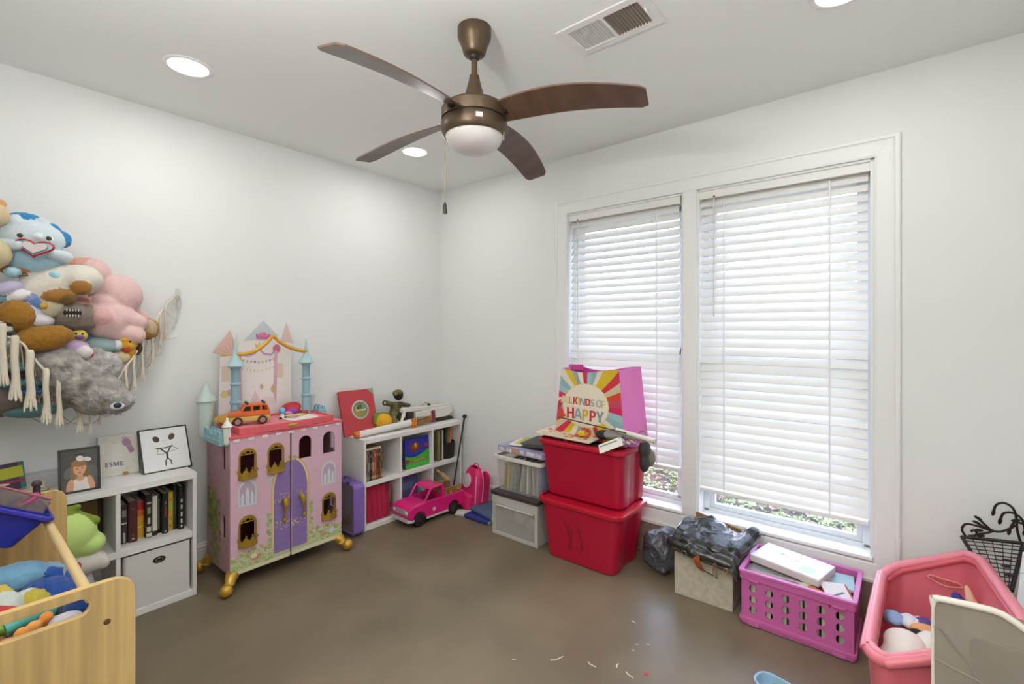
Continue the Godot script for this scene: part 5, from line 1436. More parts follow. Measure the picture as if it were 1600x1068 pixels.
	obj("spine_label", B.new().box(-0.02, 0.15, 0.0155, 0.1, 0.05, 0.001, 0), mat("6a6f98", 0.6), t)
	# walking stick hooked in front of the shelf
	t = thing("walking_stick", "thin dark stick with a ball knob leaning on the corner shelf", "stick", V(0.345, 0.0, 0.16), 0)
	obj("shaft", B.new().tube([V(0, 0.002, 0.03), V(-0.018, 0.615, -0.128)], [0.006, 0.007], 10), mat("2a2320", 0.45), t)
	obj("knob", B.new().ell(V(-0.018, 0.622, -0.13), V(0.018, 0.016, 0.018), 14), mat("221c1a", 0.35), t)
	carry_case()
	truck()
	backpack()
	floor_books()

func carry_case():
	var t := thing("carry_case", "purple plastic carry case with a cloudy window standing between castle and shelf", "carry case", V(0.215, 0, 0.972), 0)
	var out := rrect(-0.125, 0.006, 0.125, 0.33, 0.035, 6)
	var pm := mat("8768b4", 0.42)
	obj("shell", B.new().prism(out, -0.045, 0.036, 0.006, [rrect(-0.108, 0.024, 0.108, 0.312, 0.022, 6)]), pm, t)
	obj("back", B.new().prism(rrect(-0.116, 0.014, 0.116, 0.322, 0.03, 6), -0.043, -0.036, 0.001), pm, t)
	obj("window", B.new().prism(rrect(-0.11, 0.022, 0.11, 0.314, 0.024, 6), 0.026, 0.029, 0.0008), mat("b8a8b4", 0.25, {"alpha": 0.42}), t)
	obj("handle", B.new().tube(curve([V(-0.05, 0.33, -0.004), V(-0.04, 0.347, -0.004), V(0.0, 0.352, -0.004), V(0.04, 0.347, -0.004), V(0.05, 0.33, -0.004)], 4), 0.007, 8), pm, t)
	for s in [-1, 1]: obj("foot", B.new().box(s * 0.08, 0.004, -0.004, 0.03, 0.008, 0.05, 0.002), mat("4a3a66", 0.5), t)
	obj("latch", B.new().box(0.05, 0.329, 0.03, 0.03, 0.012, 0.012, 0.003), mat("2c2436", 0.5), t)
	var ks := [Color("b0566a"), Color("9aa09a"), Color("8a6a52"), Color("a08a98"), Color("c9bba8")]
	for i in 5:
		var sx := -0.075 + i * 0.036
		var o := soft([eg(0.215 + sx, 0.06 + 0.03 * (i % 2), 0.972, 0.016, 0.035, 0.012, ks[i]), eg(0.215 + sx, 0.11 + 0.03 * (i % 2), 0.974, 0.014, 0.015, 0.013, Color("b89a86"))], 0.006, 0.006)
		solo("doll", o, mat("ffffff", 0.7, {"vc": 1}), ["rose dressed doll inside the purple case, farthest left", "grey doll second in the purple case", "brown doll in the middle of the purple case", "mauve doll right of the brown one in the case", "cream doll at the right inside the case"][i], "doll", "dolls in the purple case")

func truck():
	var t := thing("toy_truck", "hot pink toy pickup truck with a wooden slat bed on the floor", "toy truck", V(0.418, 0, 0.47), -3)
	var pk := mat("de1f78", 0.34, {"coat": 0.3})
	var lay := Basis(V(0, 0, 1), V(0, 1, 0), V(-1, 0, 0))   # outline x -> forward z
	var out := PackedVector2Array([V2(-0.235, 0.05), V2(-0.2, 0.05)])
	for i in 9: out.append(V2(-0.145 - cos(PI * i / 8) * 0.048, 0.05 + sin(PI * i / 8) * 0.046))
	out.append(V2(-0.09, 0.045)); out.append(V2(0.09, 0.045))
	for i in 9: out.append(V2(0.15 - cos(PI * i / 8) * 0.048, 0.05 + sin(PI * i / 8) * 0.046))
	for q in [[0.205, 0.05], [0.228, 0.06], [0.234, 0.09], [0.228, 0.118], [0.2, 0.134], [0.1, 0.142], [0.08, 0.148], [-0.235, 0.142], [-0.24, 0.1]]: out.append(V2(q[0], q[1]))
	for s in [-1, 1]: obj("body_side", B.new().at(Transform3D(lay, V(s * 0.088, 0, 0))).prism(out, -0.012, 0.012, 0.004), pk, t)
	obj("bonnet", B.new().at(Transform3D(lay, V(0, 0, 0))).prism(PackedVector2Array([V2(0.07, 0.06), V2(0.226, 0.06), V2(0.232, 0.09), V2(0.227, 0.118), V2(0.2, 0.136), V2(0.15, 0.144), V2(0.09, 0.148), V2(0.07, 0.14)]), -0.084, 0.084, 0.005), pk, t)
	obj("bed_floor", B.new().box(0, 0.082, -0.15, 0.16, 0.012, 0.17, 0.001), mat("8a1c48", 0.5), t)
	obj("tailgate", B.new().box(0, 0.1, -0.235, 0.17, 0.082, 0.012, 0.004), pk, t)
	var ck := B.new()
	obj("cab_wall", B.new().box(0, 0.115, -0.058, 0.166, 0.07, 0.01, 0.003), pk, t)
	obj("cabin_floor", B.new().box(0, 0.068, 0.01, 0.16, 0.012, 0.13, 0.001), mat("3a1824", 0.6), t)
	obj("seat", B.new().box(0, 0.1, -0.035, 0.14, 0.06, 0.026, 0.008), mat("7a2038", 0.6), t)
	obj("roof", B.new().at(Transform3D(lay, V(0, 0, 0))).prism(PackedVector2Array([V2(-0.062, 0.212), V2(-0.06, 0.224), V2(-0.045, 0.231), V2(0.03, 0.229), V2(0.045, 0.222), V2(0.05, 0.212)]), -0.088, 0.088, 0.008), pk, t)
	for s in [-1, 1]:
		obj("windscreen_pillar", B.new().tube([V(s * 0.084, 0.142, 0.098), V(s * 0.083, 0.18, 0.074), V(s * 0.08, 0.22, 0.044)], 0.0075, 8), pk, t)
		obj("rear_pillar", _pillar(s), pk, t)
	obj("steering_wheel", B.new().at(tf(0.035, 0.145, 0.062, 0, 60)).tube(_circle(0.022), 0.0035, 6, true), mat("28324e", 0.5), t)
	obj("dashboard", B.new().box(0, 0.135, 0.082, 0.155, 0.02, 0.03, 0.006), mat("2c3550", 0.5), t)
	var g := B.new().box(0, 0.1, 0.233, 0.15, 0.032, 0.008, 0.003)
	for i in 4: g.box(0, 0.089 + i * 0.0075, 0.2375, 0.1, 0.003, 0.003, 0)
	obj("grille", g, mat("bdb7bc", 0.35, {"metal": 0.4}), t)
	for s in [-1, 1]: obj("headlight", B.new().ell(V(s * 0.068, 0.1, 0.235), V(0.014, 0.012, 0.006), 12), mat("e6e2e4", 0.2), t)
	obj("bumper", B.new().at(Transform3D(Basis(V(1, 0, 0), V(0, 0, -1), V(0, 1, 0)), V(0, 0, 0))).prism(PackedVector2Array([V2(-0.1, -0.19), V2(-0.1, -0.215), V2(-0.08, -0.238), V2(0.08, -0.238), V2(0.1, -0.215), V2(0.1, -0.19)]), 0.036, 0.056, 0.004), mat("c4c0c2", 0.35), t)
	for s in [-1, 1]:
		obj("running_board", B.new().box(s * 0.1, 0.04, 0.0, 0.014, 0.012, 0.19, 0.003), mat("c9c4c6", 0.35), t)
		for q in [0.15, -0.145]: wheel(t, V(s * 0.09, 0.042, q), 0.042, 0.034, "231f20", "3b2f30", 180 if s > 0 else 0)
	var fl := B.new()
	for k in 5: fl.at(Transform3D(Basis(V(0, 0, -1), V(0, 1, 0), V(1, 0, 0)), V(0.1002, 0.085, 0.03))).ell(V(cos(k * TAU / 5) * 0.008, sin(k * TAU / 5) * 0.008, 0), V(0.007, 0.007, 0.0008), 8)
	obj("flower_sticker", fl, mat("e8c9d2", 0.5), t)
	for s in [-1, 1]:
		for k in 3: obj("slat", B.new().box(s * 0.078, 0.152 + k * 0.017, -0.15, 0.006, 0.01, 0.165, 0.001), mat("b58f4a", 0.6, {"tex": "wood", "s": 9.0}), t)
		for k in 4: obj("slat_post", B.new().box(s * 0.084, 0.168, -0.085 - k * 0.045, 0.006, 0.05, 0.01, 0.001), mat("a9833f", 0.6), t)
	for k in 3: obj("slat", B.new().box(0, 0.152 + k * 0.017, -0.072, 0.15, 0.01, 0.006, 0.001), mat("b58f4a", 0.6, {"tex": "wood", "s": 9.0}), t)
	# tan toy club lying in the bed
	var lg := soft([lb(V(0.345, 0.225, 0.275), V(0.35, 0.185, 0.235), 0.019, 0.021, Color("c0a274")), lb(V(0.345, 0.225, 0.275), V(0.335, 0.268, 0.318), 0.014, 0.009, Color("b0945f")), lb(V(0.35, 0.185, 0.235), V(0.36, 0.12, 0.25), 0.018, 0.028, Color("7a4a34"))], 0.004, 0.008)
	solo("toy_club", lg, mat("ffffff", 0.7, {"vc": 1}), "tan wooden toy piece sticking up out of the pink truck's bed", "toy")

func _circle(r: float) -> Array:
	var o := []
	for i in 20: o.append(V(cos(TAU * i / 20) * r, 0, sin(TAU * i / 20) * r))
	return o

func _pillar(s: float) -> B:
	var b := B.new()
	b.hexa([V(s * 0.094, 0.14, -0.07), V(s * 0.08, 0.14, -0.07), V(s * 0.08, 0.14, -0.042), V(s * 0.094, 0.14, -0.042), V(s * 0.088, 0.218, -0.064), V(s * 0.074, 0.218, -0.064), V(s * 0.074, 0.218, -0.044), V(s * 0.088, 0.218, -0.044)])
	return b

func backpack():
	var t := thing("backpack", "small hot pink backpack with a clear round window, slumped open in the corner", "backpack", V(0.535, 0, 0.14), -14)
	t.rotation_degrees.z = -4
	var pk := mat("d8226c", 0.6, {"n": "weave_n", "ns": 0.15, "s": 20.0})
	var rg := []
	for q in [[0.004, 0.19, 0.1], [0.02, 0.22, 0.13], [0.1, 0.225, 0.125], [0.2, 0.2, 0.1], [0.26, 0.16, 0.075], [0.295, 0.1, 0.045]]:
		rg.append(ring(0, q[0], 0, q[1], q[2], minf(0.035, q[2] * 0.45)))
	var b := B.new(); b.shell(rg, 0.004)
	obj("bag_body", b, pk, t)
	b = B.new(); b.shell([ring(-0.01, 0.012, 0.075, 0.17, 0.05, 0.02), ring(-0.01, 0.03, 0.08, 0.185, 0.055, 0.024), ring(-0.01, 0.11, 0.07, 0.175, 0.04, 0.018), ring(-0.01, 0.125, 0.06, 0.16, 0.02, 0.008)], 0.003)
	obj("front_pocket", b, pk, t)
	obj("window_rim", B.new().at(tf(-0.02, 0.2, 0.055, 0, 76)).lathe([[0.042, 0.0], [0.044, 0.004], [0.05, 0.003], [0.052, 0.0]], 32), mat("d8a6bc", 0.5), t)
	obj("window", B.new().at(tf(-0.02, 0.2, 0.055, 0, 76)).lathe([[0.0, 0.006], [0.03, 0.005], [0.043, 0.0015]], 32), mat("bfb9bd", 0.25), t)
	obj("open_flap", B.new().at(tf(0.062, 0.155, -0.052, 0, 0, -6)).prism(rrect(-0.045, -0.11, 0.045, 0.12, 0.04, 6), -0.008, 0.006, 0.004), pk, t)
	obj("zip_edge", B.new().tube(curve([V(0.04, 0.285, 0.0), V(0.075, 0.24, 0.035), V(0.098, 0.16, 0.05), V(0.104, 0.07, 0.056)], 6), 0.0035, 6), mat("dcaec0", 0.5), t)
	obj("zip_edge", B.new().tube(curve([V(0.05, 0.29, -0.02), V(0.09, 0.25, -0.01), V(0.115, 0.18, 0.0), V(0.12, 0.08, 0.01)], 6), 0.003, 6), mat("dcaec0", 0.5), t)
	obj("handle", B.new().tube(curve([V(-0.03, 0.292, -0.01), V(-0.02, 0.318, -0.012), V(0.02, 0.318, -0.012), V(0.03, 0.292, -0.01)], 4), 0.006, 8, false, 0.5), pk, t)

func floor_books():
	book("dark blue hardback at the bottom of the stack on the corner floor", V(0.735, 0.014, 0.325), 0, 0.026, 0.22, 0.19, "2b3380", [], "", 0, true).position = V(0.85, 0.0135, 0.335)
	book("slate blue covered book on top of the floor stack by the drawers", V(0, 0, 0), -12, 0.026, 0.25, 0.2, "4a6280", [], "", 0, true).position = V(0.86, 0.0405, 0.315)
	var t := thing("paper_tray", "low stack of white papers under the backpack's front", "papers", V(0.6, 0.0, 0.285), 20)
	for k in 4: obj("sheet", B.new().mv(0, 0.003 + k * 0.0045, 0, k * 5.0).box(0, 0, 0, 0.14, 0.0036, 0.09, 0.0004), mat(["d8d2ca", "cfc8bd"][k % 2], 0.8), t)

func right_side():
	# grey bin bag slumped on the floor
	var g := Color("4b4c52")
	var o := soft([eg(1.97, 0.085, 0.145, 0.115, 0.09, 0.09, g), eg(1.935, 0.145, 0.15, 0.07, 0.06, 0.075, g), eg(2.02, 0.15, 0.13, 0.075, 0.075, 0.075, g), eg(1.985, 0.19, 0.12, 0.05, 0.035, 0.05, g), lb(V(1.905, 0.16, 0.19), V(1.98, 0.13, 0.215), 0.014, 0.01, g), lb(V(1.97, 0.2, 0.16), V(2.02, 0.17, 0.2), 0.014, 0.01, g), lb(V(1.9, 0.05, 0.19), V(2.0, 0.03, 0.215), 0.02, 0.02, g)], 0.007, 0.016)
	solo("bin_bag", o, mat("ffffff", 0.26, {"vc": 1, "n": "crumple_n", "ns": 1.0, "s": 2.6}), "dark grey crinkled plastic bin bag on the floor between red totes and box", "bin bag")
	# brown cardboard sheet behind the white box
	var t := thing("cardboard_sheet", "brown corrugated cardboard sheet standing behind the handbag", "cardboard", V(2.235, 0.0, 0.042), -2)
	obj("sheet", B.new().prism(PackedVector2Array([V2(-0.125, 0.0), V2(0.125, 0.0), V2(0.125, 0.262), V2(0.09, 0.285), V2(-0.125, 0.318)]), -0.003, 0.003, 0.0008), mat("a27a50", 0.8, {"tex": "card"}), t)
	obj("fold_line", B.new().box(0.0, 0.14, 0.0033, 0.24, 0.003, 0.0008, 0), mat("8a6440", 0.8), t)
	# white cardboard box
	t = thing("cardboard_box", "scuffed white cardboard box with torn corner under the black handbag", "box", V(2.232, 0, 0.2), 1.5)
	var cb := mat("c6bda9", 0.75, {"tex": "card", "s": 3.0})
	var b := B.new()
	b.shell([ring(0, 0.001, 0, 0.27, 0.254, 0.006, 2), ring(0, 0.12, 0, 0.272, 0.256, 0.006, 2), ring(0, 0.232, 0, 0.27, 0.254, 0.006, 2)], 0.003)
	obj("carton", b, cb, t)
	obj("torn_edge", B.new().prism(PackedVector2Array([V2(0, 0.232), V2(0.012, 0.2), V2(0.004, 0.17), V2(0.01, 0.14), V2(0.0, 0.1), V2(-0.006, 0.15), V2(-0.004, 0.2)]), 0.0, 0.0012).at(Transform3D()), mat("8a7458", 0.85), t).transform = tf(0.1365, 0, 0.1, 75)
	# black leather handbag slouched on the box
	var k := Color("242323")
	o = soft([eg(2.17, 0.272, 0.24, 0.09, 0.045, 0.13, k, 0, -6, 0), eg(2.2, 0.295, 0.16, 0.1, 0.042, 0.09, k, 20, 0, 6), eg(2.29, 0.27, 0.23, 0.11, 0.042, 0.13, k, 0, 0, -8), eg(2.36, 0.262, 0.24, 0.05, 0.04, 0.1, k, 0, 0, 10),
		lb(V(2.1, 0.25, 0.335), V(2.2, 0.245, 0.362), 0.034, 0.03, k), lb(V(2.2, 0.245, 0.362), V(2.37, 0.222, 0.345), 0.03, 0.024, k), lb(V(2.37, 0.265, 0.3), V(2.405, 0.29, 0.17), 0.032, 0.034, k), eg(2.41, 0.312, 0.13, 0.04, 0.03, 0.05, k, 20, 0, 20),
		lb(V(2.1, 0.295, 0.24), V(2.22, 0.335, 0.13), 0.016, 0.016, k), lb(V(2.15, 0.31, 0.26), V(2.27, 0.318, 0.16), 0.013, 0.012, k), lb(V(2.23, 0.312, 0.28), V(2.33, 0.3, 0.2), 0.013, 0.01, k), lb(V(2.14, 0.29, 0.33), V(2.34, 0.275, 0.32), 0.01, 0.01, k)], 0.006, 0.012)
	t = solo("handbag", o, mat("ffffff", 0.26, {"vc": 1, "n": "crumple_n", "ns": 0.35, "s": 3.0, "coat": 0.2}), "slouchy black leather handbag lying on the white cardboard box", "handbag")
	# the leather draped over it in folds
	var drape := func(u: float, v: float) -> Vector3:
		var x := 2.085 + 0.315 * u
		var z := 0.375 - 0.30 * v
		var y := 0.272 + 0.062 * pow(sin(PI * clampf(v * 0.92 + 0.06, 0, 1)), 0.7) * (1.0 - 0.45 * u) - 0.03 * u * (1.0 - v)
		var f1 := sin(u * 9.0 + v * 5.0 + 1.2 * sin(v * 6.0))
		var f2 := sin(u * 17.0 - v * 9.0 + 0.8 * sin(u * 8.0))
		y += (0.011 * (1.0 - absf(f1)) + 0.006 * (1.0 - absf(f2)) - 0.006) * smoothstep(0.05, 0.35, v)
		y -= 0.048 * pow(1.0 - smoothstep(0.0, 0.16, v), 1.6)
		y -= 0.05 * pow(1.0 - smoothstep(0.0, 0.1, u), 2.0) + 0.03 * pow(smoothstep(0.92, 1.0, u), 2.0)
		z += 0.012 * sin(PI * smoothstep(0.0, 0.2, v))
		return V(x, y, z) - t.position
	var lt := mat("2a2928", 0.3, {"n": "leather_n", "ns": 0.15, "s": 10.0, "coat": 0.25})
	var db := B.new(); db.surf(44, 34, drape)
	obj("leather_panel", db, lt, t)
	var pipe := []
	for i in 23: pipe.append(drape.call(i / 22.0, 0.0))
	obj("front_piping", B.new().tube(pipe, 0.006, 8), mat("3a2f28", 0.4), t)
	pipe = []
	for i in 17: pipe.append((drape.call(0.08 + i / 20.0, 0.2) as Vector3) + V(0, 0.002, 0))
	obj("zip", B.new().tube(pipe, 0.0035, 6), mat("4a4640", 0.4), t)
	var rel := -t.position
	var br := mat("b49a62", 0.3, {"metal": 0.8})
	var sp := curve([V(2.225, 0.245, 0.388) + rel, V(2.23, 0.215, 0.39) + rel, V(2.24, 0.185, 0.378) + rel, V(2.256, 0.162, 0.356) + rel], 4)
	var sb := B.new()
	for j in sp.size() - 1:
		var w := V(0.015, 0, 0)
		var th := V(0, 0, 0.003)
		sb.hexa([sp[j + 1] - w, sp[j + 1] + w, sp[j + 1] + w - th, sp[j + 1] - w - th, sp[j] - w, sp[j] + w, sp[j] + w - th, sp[j] - w - th])
	obj("tan_strap", sb, mat("9a4a22", 0.55), t)
	obj("strap_end", B.new().tube(curve([V(2.25, 0.17, 0.36) + rel, V(2.285, 0.16, 0.358) + rel, V(2.315, 0.155, 0.362) + rel], 4), 0.003, 6), mat("2a2524", 0.5), t)
	obj("buckle", B.new().at(tf(0, 0, 0) ).tube(_loop(V(2.31, 0.2, 0.388) + rel, 0.008, 0.03), 0.0026, 6, true), br, t)
	obj("buckle", B.new().tube(_loop(V(2.358, 0.21, 0.388) + rel, 0.007, 0.014), 0.003, 6, true), br, t)
	obj("ring", B.new().tube(_loop(V(2.17, 0.235, 0.388) + rel, 0.012, 0.012), 0.0026, 6, true), mat("8a8a80", 0.3, {"metal": 0.8}), t)
	obj("clasp", B.new().ell(V(2.4, 0.318, 0.15) + rel, V(0.012, 0.012, 0.012), 10), mat("c9c9cc", 0.25, {"metal": 0.8}), t)
	crate()
	toy_chest()

func _loop(c: Vector3, rx: float, ry: float) -> Array:
	var o := []
	for i in 20: o.append(c + V(cos(TAU * i / 20) * rx, sin(TAU * i / 20) * ry, 0))
	return o

func crate():
	var t := thing("milk_crate", "purple-pink plastic crate with rows of round holes, full of books", "crate", V(2.624, 0, 0.222), 0)
	var pk := mat("c2629f", 0.38, {"n": "paint_n", "ns": 0.04})
	var w := 0.4
	var d := 0.3
	for s in [-1, 1]:
		for side in 2:
			var hs := []
			var L: float = [w, d][side]
			var n: int = [6, 4][side]
			for i in n:
				for r in 3:
					var c := PackedVector2Array()
					for q in 16: c.append(V2((i - (n - 1) / 2.0) * (L - 0.085) / (n - 1) + cos(TAU * q / 16) * 0.0148, 0.07 + r * 0.047 + sin(TAU * q / 16) * 0.017))
					hs.append(c)
			b_wall(t, PackedVector2Array([V2(-L / 2, 0.03), V2(L / 2, 0.03), V2(L / 2, 0.2), V2(-L / 2, 0.2)]), hs, s, side, w, d, pk)
	# stepped rims above and below, with lugs
	var lay := Basis(V(1, 0, 0), V(0, 0, -1), V(0, 1, 0))
	obj("top_rim", B.new().at(Transform3D(lay, V(0, 0, 0))).prism(rrect(-0.212, -0.162, 0.212, 0.162, 0.012), 0.2, 0.238, 0.003, [rrect(-0.196, -0.146, 0.196, 0.146, 0.008)]), pk, t)
	obj("rim_lip", B.new().at(Transform3D(lay, V(0, 0, 0))).prism(rrect(-0.216, -0.166, 0.216, 0.166, 0.014), 0.229, 0.24, 0.002, [rrect(-0.198, -0.148, 0.198, 0.148, 0.008)]), mat("cd6fb4", 0.34), t)
	obj("base_rim", B.new().at(Transform3D(lay, V(0, 0, 0))).prism(rrect(-0.208, -0.158, 0.208, 0.158, 0.012), 0.002, 0.03, 0.003), pk, t)
	obj("base_lip", B.new().at(Transform3D(lay, V(0, 0, 0))).prism(rrect(-0.214, -0.164, 0.214, 0.164, 0.012), 0.016, 0.034, 0.003, [rrect(-0.194, -0.144, 0.194, 0.144, 0.008)]), pk, t)
	for s in [-1, 1]:
		obj("lug", B.new().box(s * 0.155, 0.203, 0.166, 0.045, 0.01, 0.008, 0.003), pk, t)
		obj("lug", B.new().box(s * 0.155, 0.012, 0.162, 0.045, 0.014, 0.008, 0.003), pk, t)
	# corner posts
	for sx in [-1, 1]:
		for sz in [-1, 1]: obj("corner_post", B.new().box(sx * 0.199, 0.115, sz * 0.149, 0.012, 0.17, 0.012, 0.004), pk, t)
	# books inside: a row standing spine up, white album on top
	var hx := ["8a8a6a", "b9b29a", "5c4a40", "7f8f6a", "c9c0a8", "4a4a44", "9a8a62", "d8d2c4", "6a5a3c", "a9a07c", "3c382f", "bdb49a"]
	for i in 12:
		var f := thing("book", ["grey-green", "sand", "dark brown", "moss green", "cream", "charcoal", "khaki", "off-white", "umber", "straw", "black", "stone"][i] + " book standing in the purple crate under the white album", "book", V(2.462 + i * 0.0295, 0.034, 0.22), 0, "books inside the crate")
		var th := 0.024
		obj("cover", B.new().box(0, 0.078, 0, th, 0.152 + 0.004 * (i % 3), 0.25, 0.002), mat(hx[i], 0.6), f)
		obj("pages", B.new().box(0, 0.079, 0.001, th - 0.005, 0.154 + 0.004 * (i % 3), 0.2505, 0.0005), mat("dcd5c2", 0.85), f)
	var lay2 := [["flat_book", "mauve-edged magazine lying under the white album's front", V(2.53, 0.2, 0.3), 0.21, 0.014, 0.1, "a884a0", -3.0], ["flat_book", "grey paperback lying beneath the white album", V(2.56, 0.205, 0.2), 0.25, 0.014, 0.2, "8f8f92", 4.0], ["flat_book", "glossy blue and green magazine lying at the crate's right back", V(2.775, 0.208, 0.17), 0.08, 0.012, 0.14, "8fb0b8", 6.0]]
	for q in lay2:
		t = thing("magazine", q[1], "magazine", q[2], q[7])
		obj("cover", B.new().box(0, q[4] / 2, 0, q[3], q[4], q[5], 0.001), mat(q[6], 0.4), t)
		obj("pages", B.new().box(0.001, q[4] / 2, 0.0015, q[3], q[4] - 0.004, q[5], 0.0005), mat("e0dacb", 0.8), t)
	var im := canvas(180, 120, "e8e2e6")
	var rng := RandomNumberGenerator.new(); rng.seed = 4
	for i in 30: el(im, rng.randf() * 180, rng.randf() * 120, rng.randf_range(8, 22), rng.randf_range(4, 14), ["e2d6dc", "ece8ea", "d9d2da", "e0e0e4"][i % 4], rng.randf() * 90, 0.6)
	for i in 14: el(im, 84 + rng.randf_range(-26, 26), 52 + rng.randf_range(-12, 12), rng.randf_range(3, 9), rng.randf_range(2, 4), ["b39aa4", "a88f9a", "c0aab0"][i % 3], rng.randf() * 90, 0.7)
	el(im, 140, 84, 20, 24, "b4c9b4", 0, 0.7); el(im, 134, 96, 16, 14, "c4d2ac", 0, 0.7)
	t = thing("album", "white album with faint pastel print lying on top of the crate's books", "album", V(2.585, 0.226, 0.19), -12)
	t.rotation_degrees.z = -1.5
	obj("cover", B.new().box(0, 0.016, 0, 0.285, 0.032, 0.19, 0.003), mat("e4dfe2", 0.45), t)
	obj("pages", B.new().box(0.0, 0.016, 0.0016, 0.281, 0.024, 0.19, 0.001), mat("cfc3c0", 0.8), t)
	var pr := obj("cover_print", face(0.28, 0.186), pic(im, 0.42), t)
	pr.transform = tf(0, 0.0325, 0.093, 0, -90)
	t = thing("red_book", "white-covered book with red edges wedged at the crate's right front", "book", V(2.765, 0.186, 0.3), 24)
	t.rotation_degrees.x = 12
	obj("cover", B.new().box(0, 0.02, 0, 0.1, 0.036, 0.12, 0.002), mat("b23a34", 0.5), t)
	obj("cover_front", B.new().box(-0.004, 0.0395, 0.0, 0.09, 0.002, 0.118, 0.0005), mat("dcd6d8", 0.45), t)
	obj("cover_mark", B.new().mv(0, 0.041, 0.01, 30).box(0, 0, 0, 0.05, 0.001, 0.008, 0), mat("6a6a8a", 0.5), t)
	t = thing("orange_card", "small orange and green printed card at the front of the crate", "card", V(2.685, 0.222, 0.335), -20)
	obj("card", B.new().box(0, 0.001, 0, 0.055, 0.002, 0.03, 0), mat("cf8038", 0.5), t)
	obj("green_half", B.new().box(-0.036, 0.001, -0.006, 0.03, 0.0024, 0.04, 0), mat("c3cba8", 0.5), t)

func b_wall(t: Node3D, pts: PackedVector2Array, hs: Array, s: float, side: int, w: float, d: float, m: Material):
	var o := obj("crate_wall", B.new().prism(pts, -0.003, 0.003, 0.0008, hs, 0.7), m, t)
	if side == 0: o.transform = tf(0, 0, s * (d / 2))
	else: o.transform = tf(s * (w / 2), 0, 0, 90)

